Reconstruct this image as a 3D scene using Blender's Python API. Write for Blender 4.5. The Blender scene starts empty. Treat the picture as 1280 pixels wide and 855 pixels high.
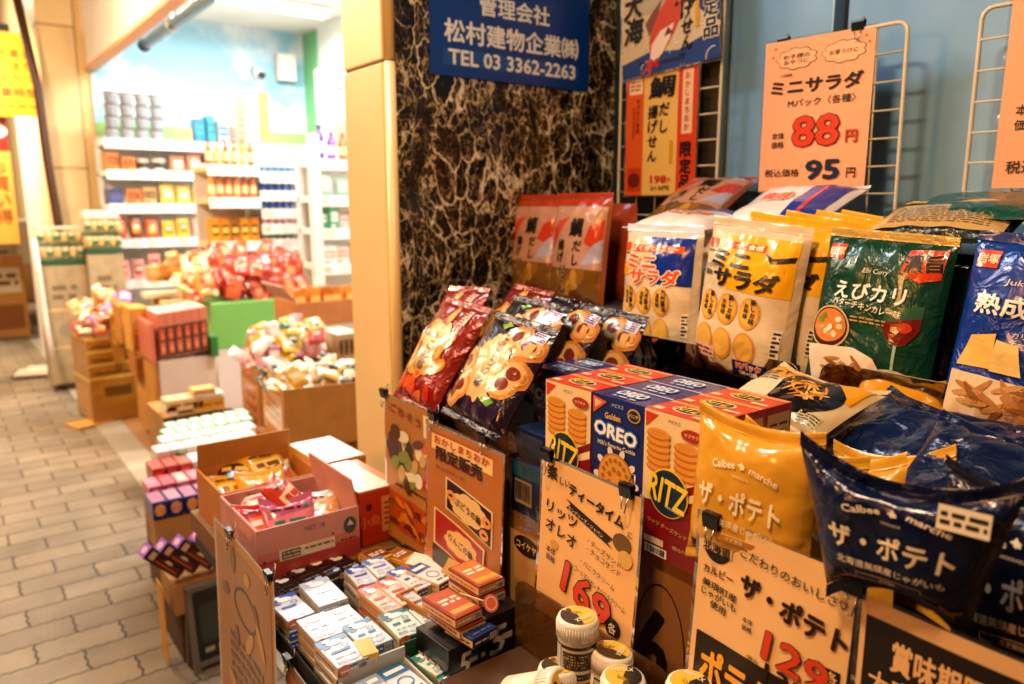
import bpy, bmesh, math, random
from mathutils import Vector, Matrix, noise
from mathutils.geometry import tessellate_polygon
R = math.radians
SC = bpy.context.scene
COL = SC.collection
random.seed(7)

# ------------------------------------------------------------------ camera
EYE = 1.3
cd = bpy.data.cameras.new('camera'); cam = bpy.data.objects.new('camera', cd); COL.objects.link(cam)
cam.location = (0, 0, EYE); cam.rotation_euler = (R(90 - 10.3), 0, R(-37))
cd.sensor_width = 36; cd.lens = 36 * 955 / 1280; cd.clip_start = .05; cd.clip_end = 400
cd.dof.use_dof = True; cd.dof.focus_distance = .90; cd.dof.aperture_fstop = 4.2
SC.camera = cam
# ------------------------------------------------------------------ dusk sky, exposure
W = bpy.data.worlds.new('World'); SC.world = W; W.use_nodes = True
nt = W.node_tree; bg = nt.nodes['Background']
sky = nt.nodes.new('ShaderNodeTexSky'); sky.sky_type = 'NISHITA'; sky.sun_disc = False
sky.sun_elevation = R(4); sky.sun_rotation = R(200)
nt.links.new(sky.outputs[0], bg.inputs[0]); bg.inputs[1].default_value = .02
SC.view_settings.view_transform = 'Standard'; SC.view_settings.look = 'None'
SC.view_settings.exposure = 0; SC.view_settings.gamma = 1
try: SC.view_settings.use_curve_mapping = False
except Exception: pass
cy = SC.cycles
cy.max_bounces = 8; cy.diffuse_bounces = 3; cy.glossy_bounces = 3; cy.transmission_bounces = 6; cy.transparent_max_bounces = 12
cy.use_denoising = True; cy.sample_clamp_indirect = 6; cy.caustics_reflective = False; cy.caustics_refractive = False

def lamp(name, loc, aim, size, energy, col, size_y=None):
    l = bpy.data.lights.new(name, 'AREA'); l.energy = energy; l.color = col
    l.shape = 'RECTANGLE'; l.size = size; l.size_y = size_y or size
    o = bpy.data.objects.new(name, l); COL.objects.link(o); o.location = loc
    o.rotation_euler = (Vector(aim) - Vector(loc)).to_track_quat('-Z', 'Y').to_euler()
    return o
WARM = (1, .66, .37); ORANGE = (1, .40, .10); COOL = (1, .97, .93)
lamp('awning_and_fill_light', (.02, .50, 2.25), (.80, .55, 1.0), .18, 21, WARM, .10)
lamp('awning_and_fill_light', (-1.0, .95, 1.75), (.62, .75, .8), .26, 13, ORANGE)  # added orange fill from the street side, not under the awning
lamp('awning_and_fill_light', (.42, 1.62, 2.35), (.45, 1.0, .7), .16, 14, (.84, .92, 1), .5)  # added cool top light to whiten the gum packs, no fixture of its own
lamp('awning_and_fill_light', (-.35, 2.6, 2.5), (.75, 2.3, .5), .30, 17, (1, .66, .38))
lamp('awning_and_fill_light', (-.2, 4.6, 2.6), (.8, 4.9, .4), .35, 90, (1, .72, .46))
lamp('street_lamp', (-2.2, 5.2, 4.0), (0.1, 4.4, 0), .5, 105, (1, .78, .56))
# shop ceiling tubes
for q in ((1.95, 3.0), (1.95, 4.4), (1.95, 5.6)):
    lamp('tube_light', (q[0], q[1], 2.60), (q[0], q[1], 0), 1.2, 56, COOL, .25)

# ------------------------------------------------------------------ pixel helper (photo pixel -> world point on a plane)
_Y, _P, _F = R(37), R(10.3), 955.
_fw = Vector((math.sin(_Y) * math.cos(_P), math.cos(_Y) * math.cos(_P), -math.sin(_P)))
_rt = Vector((math.cos(_Y), -math.sin(_Y), 0)); _up = _rt.cross(_fw)
def at(px, py, X=None, Y=None, Z=None):
    d = _fw + _rt * ((px - 640) / _F) - _up * ((py - 427.5) / _F)
    t = X / d.x if X is not None else Y / d.y if Y is not None else (Z - EYE) / d.z
    return Vector((0, 0, EYE)) + d * t

# ------------------------------------------------------------------ materials
def lin(h):
    h = h.lstrip('#')
    return tuple(((c / 12.92) if c <= .04045 else ((c + .055) / 1.055) ** 2.4) for c in (int(h[i:i + 2], 16) / 255 for i in (0, 2, 4))) + (1,)
_M = {}
def mat(h, kind='print', rough=None):
    key = (h, kind, rough)
    if key in _M: return _M[key]
    m = bpy.data.materials.new(kind + '_' + h.strip('#')); m.use_nodes = True; _M[key] = m
    n = m.node_tree.nodes; L = m.node_tree.links; p = n['Principled BSDF']
    c = tuple(q ** 1.22 for q in lin(h)[:3]) + (1,)
    p.inputs['Base Color'].default_value = c
    tc = n.new('ShaderNodeTexCoord')
    def tint(scale, amt, det=3):
        t = n.new('ShaderNodeTexNoise'); t.inputs['Scale'].default_value = scale; t.inputs['Detail'].default_value = det
        L.new(tc.outputs['Object'], t.inputs['Vector'])
        r = n.new('ShaderNodeMapRange'); r.inputs[1].default_value = .3; r.inputs[2].default_value = .7
        r.inputs[3].default_value = 1 - amt; r.inputs[4].default_value = 1 + amt * .6
        L.new(t.outputs[0], r.inputs[0])
        x = n.new('ShaderNodeMix'); x.data_type = 'RGBA'; x.blend_type = 'MULTIPLY'; x.inputs[0].default_value = 1
        x.inputs[6].default_value = c; L.new(r.outputs[0], x.inputs[7]); L.new(x.outputs[2], p.inputs['Base Color'])
        return t
    def bump(scale, strength, dist, det=4, ridged=False, distort=0):
        t = n.new('ShaderNodeTexNoise'); t.inputs['Scale'].default_value = scale; t.inputs['Detail'].default_value = det
        t.inputs['Distortion'].default_value = distort
        if ridged:
            t.noise_type = 'RIDGED_MULTIFRACTAL'
        L.new(tc.outputs['Object'], t.inputs['Vector'])
        b = n.new('ShaderNodeBump'); b.inputs['Strength'].default_value = strength; b.inputs['Distance'].default_value = dist
        L.new(t.outputs[0], b.inputs['Height']); L.new(b.outputs[0], p.inputs['Normal'])
        return b
    if kind == 'film':
        p.inputs['Roughness'].default_value = .22 if rough is None else rough
        p.inputs['Coat Weight'].default_value = .35; p.inputs['Coat Roughness'].default_value = .12
        bump(19, .42, .012, 2, False, .8)
    elif kind == 'foil':
        p.inputs['Roughness'].default_value = .27 if rough is None else rough
        p.inputs['Metallic'].default_value = .12
        p.inputs['Coat Weight'].default_value = .3; p.inputs['Coat Roughness'].default_value = .07
        bump(24, .55, .014, 3, False, 1.2)
    elif kind == 'print':
        p.inputs['Roughness'].default_value = .34 if rough is None else rough; p.inputs['Coat Weight'].default_value = .25; p.inputs['Coat Roughness'].default_value = .15
        tint(9, .05); bump(60, .06, .004)
    elif kind == 'paper':
        p.inputs['Roughness'].default_value = .6 if rough is None else rough
        tint(7, .05); bump(9, .25, .012, 2); p.inputs['Coat Weight'].default_value = .5; p.inputs['Coat Roughness'].default_value = .16
    elif kind == 'card':
        p.inputs['Roughness'].default_value = .8; tint(16, .16, 6); bump(120, .2, .002)
    elif kind == 'metal':
        p.inputs['Metallic'].default_value = 1; p.inputs['Roughness'].default_value = .32 if rough is None else rough
        tint(30, .1)
    elif kind == 'plastic':
        p.inputs['Roughness'].default_value = .35 if rough is None else rough; tint(20, .05)
    elif kind == 'wall':
        p.inputs['Roughness'].default_value = .5 if rough is None else rough; tint(3, .07, 5); bump(90, .08, .002)
    return m

def clear(name, tint='#ffffff', fac=.12, rough=.06, body=None):
    key = ('clear', name)
    if key in _M: return _M[key]
    m = bpy.data.materials.new(name); m.use_nodes = True; _M[key] = m
    n = m.node_tree.nodes; L = m.node_tree.links; n.remove(n['Principled BSDF']); out = n['Material Output']
    t = n.new('ShaderNodeBsdfTransparent'); t.inputs[0].default_value = lin(tint)
    g = n.new('ShaderNodeBsdfGlossy'); g.inputs['Roughness'].default_value = rough
    fr = n.new('ShaderNodeFresnel'); fr.inputs[0].default_value = 1.45
    ad = n.new('ShaderNodeMath'); ad.operation = 'MULTIPLY_ADD'; ad.inputs[1].default_value = .9; ad.inputs[2].default_value = fac * .3
    tc = n.new('ShaderNodeTexCoord'); ns = n.new('ShaderNodeTexNoise'); ns.inputs['Scale'].default_value = 18; ns.inputs['Distortion'].default_value = .8
    bp = n.new('ShaderNodeBump'); bp.inputs['Strength'].default_value = .35; bp.inputs['Distance'].default_value = .01
    L.new(tc.outputs['Object'], ns.inputs['Vector']); L.new(ns.outputs[0], bp.inputs['Height'])
    L.new(bp.outputs[0], g.inputs['Normal']); L.new(bp.outputs[0], fr.inputs['Normal'])
    mx = n.new('ShaderNodeMixShader'); L.new(fr.outputs[0], ad.inputs[0]); L.new(ad.outputs[0], mx.inputs[0])
    L.new(t.outputs[0], mx.inputs[1]); L.new(g.outputs[0], mx.inputs[2]); L.new(mx.outputs[0], out.inputs[0])
    if body:
        df = n.new('ShaderNodeBsdfDiffuse'); df.inputs[0].default_value = lin(body); m2 = n.new('ShaderNodeMixShader'); m2.inputs[0].default_value = .05; L.new(mx.outputs[0], m2.inputs[1]); L.new(df.outputs[0], m2.inputs[2]); L.new(m2.outputs[0], out.inputs[0])
    return m
ACRY = clear('clear_acrylic', '#e9dcc6', .5)
SMOKE = clear('smoky_acrylic', '#ffe6b8', .04, .12, '#c08f4a')
WRAP = clear('clear_wrap', '#f6f4f2', .2, .12)

def emit(name, h, s):
    m = bpy.data.materials.new(name); m.use_nodes = True; p = m.node_tree.nodes['Principled BSDF']
    p.inputs['Emission Color'].default_value = lin(h); p.inputs['Emission Strength'].default_value = s
    return m

# ------------------------------------------------------------------ glyph meshes
_G = {}
def glyphs(s, bold=.02):
    k = (s, round(bold, 4))
    if k not in _G:
        c = bpy.data.curves.new('glyph', 'FONT'); c.body = s; c.size = 1; c.resolution_u = 2; c.offset = bold
        o = bpy.data.objects.new('glyph', c); me = bpy.data.meshes.new_from_object(o)
        vs = [(v.co.x, v.co.y) for v in me.vertices]; fs = [tuple(p.vertices) for p in me.polygons]
        bpy.data.objects.remove(o); bpy.data.curves.remove(c); bpy.data.meshes.remove(me)
        _G[k] = (vs, fs)
    return _G[k]

# ------------------------------------------------------------------ mesh builder
LAY = .0005
def split(pts, fs, c):
    P = list(pts); todo = list(fs); out = []; mid = {}
    def m(a, b):
        q = (min(a, b), max(a, b))
        if q not in mid: mid[q] = len(P); P.append(((P[a][0] + P[b][0]) / 2, (P[a][1] + P[b][1]) / 2))
        return mid[q]
    while todo:
        a, b, d = todo.pop()
        L = max((P[i][0] - P[j][0]) ** 2 + (P[i][1] - P[j][1]) ** 2 for i, j in ((a, b), (b, d), (d, a)))
        if L < c * c or len(out) > 6000: out.append((a, b, d)); continue
        x, y, z = m(a, b), m(b, d), m(d, a); todo += [(a, x, z), (x, b, y), (z, y, d), (x, y, z)]
    return P, out
class B:
    def __init__(s): s.v = []; s.f = []; s.m = []; s.sm = []; s.mats = []; s.cell = None; s.M = lambda u, v, k: Vector((u, -k * LAY, v))
    def mi(s, m):
        if isinstance(m, str): m = mat(m)
        if m not in s.mats: s.mats.append(m)
        return s.mats.index(m)
    def add(s, vs, fs, m, smooth=False):
        o = len(s.v); i = s.mi(m); s.v += [tuple(v) for v in vs]
        for f in fs: s.f.append(tuple(o + j for j in f)); s.m.append(i); s.sm.append(smooth)
        return s
    # --- 2-D shapes laid on the current surface s.M(u, v, layer)
    def plane(s, o, u, v, lay=LAY):
        s.cell = None; o = Vector(o); u = Vector(u); v = Vector(v); n = u.cross(v)
        s.M = lambda a, b, k: o + u * a + v * b + n * (k * lay); return s
    def flat(s, pts, fs, m, k, smooth=False): return s.add([s.M(a, b, k) for a, b in pts], fs, m, smooth)
    def rect(s, u0, v0, u1, v1, m, k=1, nu=1, nv=1):
        if s.cell: nu = max(nu, math.ceil(abs(u1 - u0) / s.cell)); nv = max(nv, math.ceil(abs(v1 - v0) / s.cell))
        pts = [(u0 + (u1 - u0) * i / nu, v0 + (v1 - v0) * j / nv) for j in range(nv + 1) for i in range(nu + 1)]
        fs = [(j * (nu + 1) + i, j * (nu + 1) + i + 1, (j + 1) * (nu + 1) + i + 1, (j + 1) * (nu + 1) + i) for j in range(nv) for i in range(nu)]
        return s.flat(pts, fs, m, k, nu > 1)
    def ell(s, cx, cy, rx, ry, m, k=1, rot=0, n=24, rings=1, arc=(0, 360)):
        ca, sa = math.cos(R(rot)), math.sin(R(rot)); pts = [(cx, cy)]; fs = []
        if s.cell: rings = max(rings, math.ceil(max(rx, ry) / s.cell / 1.3))
        full = arc == (0, 360); nn = n if full else n + 1
        for r in range(1, rings + 1):
            for i in range(nn):
                a = R(arc[0] + (arc[1] - arc[0]) * i / n); x = rx * math.cos(a) * r / rings; y = ry * math.sin(a) * r / rings
                pts.append((cx + x * ca - y * sa, cy + x * sa + y * ca))
        for i in range(n): fs.append((0, 1 + i, 1 + (i + 1) % nn))
        for r in range(1, rings):
            for i in range(n):
                a = 1 + (r - 1) * nn + i; b = 1 + (r - 1) * nn + (i + 1) % nn
                fs.append((a, a + nn, b + nn, b))
        return s.flat(pts, fs, m, k)
    def ring(s, cx, cy, rx, ry, th, m, k=1, rot=0, n=28, arc=(0, 360)):
        ca, sa = math.cos(R(rot)), math.sin(R(rot)); pts = []; fs = []
        for i in range(n + 1):
            a = R(arc[0] + (arc[1] - arc[0]) * i / n)
            for q in (0, th):
                x = (rx - q) * math.cos(a); y = (ry - q) * math.sin(a)
                pts.append((cx + x * ca - y * sa, cy + x * sa + y * ca))
        for i in range(n): fs.append((2 * i, 2 * i + 2, 2 * i + 3, 2 * i + 1))
        return s.flat(pts, fs, m, k)
    def poly(s, pts, m, k=1):
        t = tessellate_polygon([[Vector((a, b, 0)) for a, b in pts]])
        fs = []
        for a, b, c in t:
            x = (pts[b][0] - pts[a][0]) * (pts[c][1] - pts[a][1]) - (pts[c][0] - pts[a][0]) * (pts[b][1] - pts[a][1])
            fs.append((a, b, c) if x > 0 else (a, c, b))
        if s.cell: pts, fs = split(pts, fs, s.cell * 1.5)
        return s.flat(pts, fs, m, k)
    def cloud(s, cx, cy, rx, ry, m, k=1, n=9, amp=.12):
        pts = []
        for i in range(n * 6):
            a = math.tau * i / (n * 6); q = 1 + amp * abs(math.sin(a * n / 2)) - amp / 2
            pts.append((cx + rx * q * math.cos(a), cy + ry * q * math.sin(a)))
        return s.poly(pts, m, k)
    def star(s, cx, cy, r, m, k=1, n=5, inner=.45):
        return s.poly([(cx + r * (1 if i % 2 == 0 else inner) * math.sin(math.pi * i / n), cy + r * (1 if i % 2 == 0 else inner) * math.cos(math.pi * i / n)) for i in range(2 * n)], m, k)
    def text(s, t, cx, cy, h, m, k=2, bold=.02, w=None, rot=0, skew=0, al='c', out=None, ow=.05, arc=None):
        vs, fs = glyphs(t, 0)
        if not vs: return s
        x0 = min(v[0] for v in vs); x1 = max(v[0] for v in vs); y0 = min(v[1] for v in vs); y1 = max(v[1] for v in vs)
        sy = h / max(1e-6, (y1 - y0)); sx = w / max(1e-6, x1 - x0) if w else sy
        ox = (x0 + x1) / 2 if al == 'c' else x0 if al == 'l' else x1; oy = (y0 + y1) / 2
        ca, sa = math.cos(R(rot)), math.sin(R(rot))
        def tr(dx, dy):
            r = []
            for x, y in vs:
                x = (x + dx - ox) * sx; y = (y + dy - oy) * sy; x += y * skew
                r.append((cx + x * ca - y * sa, cy + x * sa + y * ca))
            return r
        def fat(rad, mm, kk):
            n = 1 if rad < .008 else 5 if rad < .03 else 9
            for i in range(n):
                a = math.tau * i / max(1, n - 1); q = 0 if i == n - 1 else rad
                s.flat(tr(q * math.cos(a), q * math.sin(a)), fs, mm, kk + .035 * i)
        if out is not None: fat(bold * .8 + ow, out, k - .7)
        fat(bold * .8, m, k)
        return s
    def vtext(s, t, cx, top, h, m, k=2, bold=.02, gap=1.08, out=None, ow=.05, w=None, skew=0):
        for i, ch in enumerate(t):
            if ch == ' ': continue
            if ch in 'ーー':
                s.rect(cx - h * .06, top - (i * gap + .95) * h, cx + h * .06, top - (i * gap + .05) * h, m, k); continue
            f = .8 if ch in 'しじけだがせんおかちまにさのいはぴっ' else .95
            s.text(ch, cx, top - (i * gap + .5) * h, h * f, m, k, bold, w, 0, skew, 'c', out, ow)
        return s
    def dashes(s, u0, v0, u1, v1, rows, m, k=2, seed=1, fill=.55):
        r = random.Random(seed); dv = (v1 - v0) / rows
        for j in range(rows):
            u = u0
            while u < u1 - .001:
                l = min(u1 - u, r.uniform(.3, 1.3) * dv * 2); s.rect(u, v0 + dv * (j + .5 - fill / 2), u + l, v0 + dv * (j + .5 + fill / 2), m, k); u += l + dv * .45
        return s
    def bars(s, u0, v0, u1, v1, k=2, seed=3, paper='#f2ede2'):
        s.rect(u0, v0, u1, v1, paper, k); r = random.Random(seed); u = u0 + (u1 - u0) * .06
        while u < u1 - (u1 - u0) * .08:
            l = r.choice((.01, .018, .03)) * (u1 - u0) * 1.2; s.rect(u, v0 + (v1 - v0) * .15, u + l, v1 - (v1 - v0) * .08, '#1a1714', k + 1); u += l + r.choice((.012, .02, .03)) * (u1 - u0) * 1.2
        return s
    # --- solids
    def box(s, x0, y0, z0, x1, y1, z1, m):
        vs = [(x, y, z) for z in (z0, z1) for y in (y0, y1) for x in (x0, x1)]
        return s.add(vs, [(0, 2, 3, 1), (4, 5, 7, 6), (0, 1, 5, 4), (2, 6, 7, 3), (0, 4, 6, 2), (1, 3, 7, 5)], m)
    def tube(s, pts, r, m, n=8, cap=True):
        pts = [Vector(p) for p in pts]; o = []; rr = r if isinstance(r, (list, tuple)) else [r] * len(pts)
        for i, p in enumerate(pts):
            d = (pts[min(i + 1, len(pts) - 1)] - pts[max(i - 1, 0)]).normalized()
            a = d.orthogonal().normalized() if i == 0 else (a - d * a.dot(d)).normalized(); b = d.cross(a)
            o += [p + (a * math.cos(math.tau * j / n) + b * math.sin(math.tau * j / n)) * rr[i] for j in range(n)]
        fs = [(i * n + j, i * n + (j + 1) % n, (i + 1) * n + (j + 1) % n, (i + 1) * n + j) for i in range(len(pts) - 1) for j in range(n)]
        if cap: fs += [tuple(range(n))[::-1], tuple((len(pts) - 1) * n + j for j in range(n))]
        return s.add(o, fs, m, True)
    def lathe(s, prof, m, n=32, c=(0, 0, 0), smooth=True, a0=0, a1=360):
        full = a1 - a0 == 360; nn = n if full else n + 1; vs = []
        for r, z in prof:
            for j in range(nn):
                a = R(a0 + (a1 - a0) * j / n); vs.append((c[0] + r * math.cos(a), c[1] + r * math.sin(a), c[2] + z))
        fs = [(i * nn + j, i * nn + (j + 1) % nn, (i + 1) * nn + (j + 1) % nn, (i + 1) * nn + j) for i in range(len(prof) - 1) for j in range(n)]
        return s.add(vs, fs, m, smooth)
    def build(s, name, parent=None, bevel=0, mw=None):
        me = bpy.data.meshes.new(name); me.from_pydata(s.v, [], s.f)
        for m in s.mats: me.materials.append(m)
        me.polygons.foreach_set('material_index', s.m); me.polygons.foreach_set('use_smooth', s.sm); me.update()
        o = bpy.data.objects.new(name, me); COL.objects.link(o)
        if parent: o.parent = parent
        if mw is not None: o.matrix_world = mw
        if bevel:
            b = o.modifiers.new('bevel', 'BEVEL'); b.width = bevel; b.segments = 2; b.limit_method = 'ANGLE'; b.angle_limit = R(50)
        return o

def pose(loc, yaw=-90, lean=0, roll=0):
    return Matrix.Translation(Vector(loc)) @ Matrix.Rotation(R(yaw), 4, 'Z') @ Matrix.Rotation(R(-lean), 4, 'X') @ Matrix.Rotation(R(roll), 4, 'Y')
def tag(o, label, cat, group=None):
    o['label'] = label; o['category'] = cat
    if group: o['group'] = group
    return o
def struct(o): o['kind'] = 'structure'; return o
def empty(name, loc, label, cat, group=None, yaw=0):
    o = bpy.data.objects.new(name, None); COL.objects.link(o); o.location = loc; o.rotation_euler = (0, 0, R(yaw)); o.empty_display_size = .05
    return tag(o, label, cat, group)
def kids(o): return [c for c in COL.objects if c.parent == o]
def copy_tree(o, mw=None, parent=None):
    c = o.copy(); COL.objects.link(c); c.parent = parent
    for ch in o.children: copy_tree(ch, None, c)
    if mw is not None: c.matrix_world = mw
    return c
def faces(w, d, h):
    return dict(front=((-w / 2, 0, 0), (1, 0, 0), (0, 0, 1)), right=((w / 2, 0, 0), (0, 1, 0), (0, 0, 1)), left=((-w / 2, d, 0), (0, -1, 0), (0, 0, 1)),
                top=((-w / 2, 0, h), (1, 0, 0), (0, 1, 0)), back=((w / 2, d, 0), (-1, 0, 0), (0, 0, 1)))

# ------------------------------------------------------------------ generic goods
def pillow(b, w, h, t, seed=0, nu=26, nv=34, ear=0., pinch=.05, wr=1., taper=0., bottom=0.):
    """grid of a filled bag; returns the surface mapping used for printed areas"""
    G = []
    for j in range(nv + 1):
        row = []
        for i in range(nu + 1):
            x = 2 * i / nu - 1; y = 2 * j / nv - 1
            yy = y if y > 0 else y * (1 - bottom)
            g = max(0, 1 - abs(x) ** 3.2) ** .62 * max(0, 1 - abs(yy) ** 3.6) ** .6
            u = x * w / 2 * (1 - pinch * (1 - y * y)) * (1 - taper * (1 - (y + 1) / 2) ** 1.2); v = (y + 1) / 2 * h
            v -= ear * (1 - x * x) * (abs(y) ** 3) * (1 if y > 0 else -1)
            f = t / 2 * g
            if nu < 12: u *= 1 - .10 * abs(y) ** 5; f *= .8
            n1 = noise.noise(Vector((u * 22 + seed * 3.1, v * 22, seed))); n2 = noise.noise(Vector((u * 55, v * 40 + seed * 1.7, seed + 9)))
            f += wr * (.0040 * n1 + .0010 * n2) * (g ** .5)
            e = math.exp(-(1 - abs(y)) * 5.5)
            f += wr * .0034 * e * math.sin(u * 150 + seed * 2 + 4 * n1) * (1 - abs(x) ** 6) * min(1, (1 - abs(y)) * 30)
            row.append(Vector((u, -f, v)))
        G.append(row)
    def M(u, v, k):
        a = min(max((u / w + .5) * nu, 0), nu - 1e-5); c = min(max(v / h * nv, 0), nv - 1e-5)
        i = int(a); j = int(c); a -= i; c -= j
        p = (G[j][i] * (1 - a) + G[j][i + 1] * a) * (1 - c) + (G[j + 1][i] * (1 - a) + G[j + 1][i + 1] * a) * c
        du = G[j][i + 1] - G[j][i]; dv = G[j + 1][i] - G[j][i]; n = du.cross(dv)
        if n.length > 1e-9: n.normalize()
        else: n = Vector((0, -1, 0))
        return p + n * (k * .0005)
    b.M = M; b.G = G; b.nu = nu; b.nv = nv; b.cell = w / nu * 1.2 if nu > 12 else None
    return G
def bag(name, w, h, t, base, design, label, cat, mw, back=None, seed=0, group=None, seal=.012, seal_col=None, parent=None, low=False, ear=0., pinch=.05, wr=1., kind='film', taper=0.):
    b = B(); nu, nv = (10, 12) if low else (26, 34)
    G = pillow(b, w, h, t, seed, nu, nv, ear, pinch, wr, taper)
    bm = base if not isinstance(base, str) else mat(base, kind); km = bm if back is None else mat(back, kind)
    vs = [p for r in G for p in r]
    fs = [(j * (nu + 1) + i, j * (nu + 1) + i + 1, (j + 1) * (nu + 1) + i + 1, (j + 1) * (nu + 1) + i) for j in range(nv) for i in range(nu)]
    b.add(vs, fs, bm, True)
    b.add([Vector((p.x, -p.y * .9, p.z)) for p in vs], [f[::-1] for f in fs], km, True)
    if design: design(b, w, h)
    o = b.build(name, parent); o.matrix_world = mw
    if not parent: tag(o, label, cat, group)
    if seal and not low:
        sm = mat(seal_col, kind) if seal_col else bm
        for nm, j, sg in (('top_seal', nv, 1), ('bottom_seal', 0, -1)):
            s = B(); vv = []; ff = []; rows = 5
            for r in range(rows + 1):
                for i in range(nu + 1):
                    p = G[j][i]; q = r / rows
                    vv.append((p.x, p.y - .0012 + (.0006 if r % 2 else -.0006) + .004 * q * noise.noise(Vector((p.x * 25, seed, q))), p.z + sg * seal * q))
            for r in range(rows):
                for i in range(nu):
                    a = r * (nu + 1) + i; f = (a, a + 1, a + nu + 2, a + nu + 1); ff.append(f if sg > 0 else f[::-1])
            s.add(vv, ff, sm, True); s.build(nm, o)
    return o
def fill(b, u0, v0, u1, v1, h, k=1, kind='film', n=.009):
    b.rect(u0, v0, u1, v1, mat(h, kind), k, max(1, int(abs(u1 - u0) / n)), max(1, int(abs(v1 - v0) / n)))
def carton(name, w, d, h, col, label, cat, mw, design=None, group=None, bevel=.0015, kind='print'):
    b = B(); b.box(-w / 2, 0, 0, w / 2, d, h, mat(col, kind))
    if design: design(b, w, d, h)
    o = b.build(name, None, bevel); o.matrix_world = mw
    return tag(o, label, cat, group)
def open_carton(name, w, d, h, col, label, cat, mw, design=None, inner=None, flaps=(), t=.004, group=None, front_h=None):
    """open topped carton: body mesh, flaps are children. flaps: list of (side, length, angle from vertical outwards)"""
    b = B(); m = mat(col, 'card'); fh = front_h or h
    b.box(-w / 2, 0, 0, w / 2, t, fh, m); b.box(-w / 2, d - t, 0, w / 2, d, h, m)
    b.box(-w / 2, t, 0, -w / 2 + t, d - t, h, m); b.box(w / 2 - t, t, 0, w / 2, d - t, h, m)
    b.box(-w / 2 + t, t, .001, w / 2 - t, d - t, .005, m)
    if design: design(b, w, d, h)
    o = b.build(name); o.matrix_world = mw; tag(o, label, cat, group)
    for side, ln, ang in flaps:
        f = B(); hw = w / 2 if side in ('front', 'back') else d / 2
        vs = []; n = 4
        f.box(-hw + .003, -.0015, 0, hw - .003, .0015, ln, mat(inner or col, 'card'))
        fo = f.build('flap', o)
        T = {'front': Matrix.Translation((0, .002, fh)) @ Matrix.Rotation(R(ang), 4, 'X'), 'back': Matrix.Translation((0, d - .002, h)) @ Matrix.Rotation(R(-ang), 4, 'X'),
             'left': Matrix.Translation((-w / 2 + .002, d / 2, h)) @ Matrix.Rotation(R(90), 4, 'Z') @ Matrix.Rotation(R(-ang), 4, 'X'),
             'right': Matrix.Translation((w / 2 - .002, d / 2, h)) @ Matrix.Rotation(R(90), 4, 'Z') @ Matrix.Rotation(R(ang), 4, 'X')}[side]
        fo.matrix_local = T
    return o
def clip(loc, label, yaw=-90, w=.018, lean=0, col='#12110f'):
    """binder clip gripping an edge: triangular spring body and two wire loops"""
    b = B(); n = 10; vs = []
    prof = [(-.0016, -.013), (-.0045, .004), (-.0035, .007), (.0035, .007), (.0045, .004), (.0016, -.013), (.0028, -.013), (.0062, .004), (.0048, .0085), (-.0048, .0085), (-.0062, .004), (-.0028, -.013)]
    for x in (-w / 2, w / 2): vs += [(x, y, z) for y, z in prof]
    N = len(prof); fs = [(i, (i + 1) % N, N + (i + 1) % N, N + i) for i in range(N)] + [tuple(range(N))[::-1], tuple(range(N, 2 * N))]
    b.add(vs, fs, mat(col, 'plastic', .3)); o = b.build('binder_clip'); o.matrix_world = pose((loc[0], loc[1], loc[2] + .004), yaw, lean) @ Matrix.Diagonal((1, .8, .78, 1))
    tag(o, label, 'binder clip', 'binder clips holding the price cards')
    for sg in (-1, 1):
        t = B(); q = w * .26
        if sg < 0: pts = [(-q, -.003, -.012), (-q * .8, -.0055, -.024), (-q * .45, -.0065, -.034), (q * .45, -.0065, -.034), (q * .8, -.0055, -.024), (q, -.003, -.012)]
        else: pts = [(-q, .003, -.012), (-q * .9, .010, .006), (-q * .45, .013, .018), (q * .45, .013, .018), (q * .9, .010, .006), (q, .003, -.012)]
        t.tube(pts, .0009, mat('#b9b4aa', 'metal'), 6); t.build('wire_handle', o)
    return o
def sheet(b, w, h, base, bend=.0, wave=.0, seed=0, kind='paper', nu=10, nv=14, thick=.0006):
    """thin card hung from its top edge: bends forward toward the bottom; sets b.M for printing"""
    def M(u, v, k):
        q = 1 - v / h
        y = -bend * q * q + wave * math.sin(u / w * 5.2 + seed) * (.35 + .65 * q) + wave * .4 * math.sin(v / h * 4 + seed)
        return Vector((u, y - k * LAY, v))
    b.M = M; b.cell = .016
    b.rect(-w / 2, 0, w / 2, h, mat(base, kind), 0, nu, nv)
    bk = B(); pts = [(-w / 2 + w * i / nu, h * j / nv) for j in range(nv + 1) for i in range(nu + 1)]
    b.add([M(a, c, -thick / LAY) for a, c in pts], [(j * (nu + 1) + i, (j + 1) * (nu + 1) + i, (j + 1) * (nu + 1) + i + 1, j * (nu + 1) + i + 1) for j in range(nv) for i in range(nu)], mat(base, kind), True)
    return M
def poster(name, w, h, base, design, label, mw, bend=0., wave=.0, seed=0, sleeve=True, cat='price poster', margin=.004):
    b = B(); M = sheet(b, w, h, base, bend, wave, seed); design(b, w, h)
    o = b.build(name); o.matrix_world = mw; tag(o, label, cat)
    if sleeve:
        s = B(); W2, H2 = w / 2 + margin, h + margin; fs = []
        pts = []; n = 12
        for q in range(n + 1): pts += [(-W2, -margin + (H2 + margin) * q / n), (-w / 2, h * q / n)]
        for q in range(n + 1): pts += [(-W2 + 2 * W2 * q / n, H2), (-w / 2 + w * q / n, h)]
        for q in range(n + 1): pts += [(W2, H2 - (H2 + margin) * q / n), (w / 2, h - h * q / n)]
        for q in range(n + 1): pts += [(W2 - 2 * W2 * q / n, -margin), (w / 2 - w * q / n, 0)]
        for i in range(len(pts) // 2 - 1): fs.append((2 * i, 2 * i + 2, 2 * i + 3, 2 * i + 1))
        s.add([M(a, c, 0) for a, c in pts], fs, WRAP, False)
        s.build('clear_sleeve', o)
    return o
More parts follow.
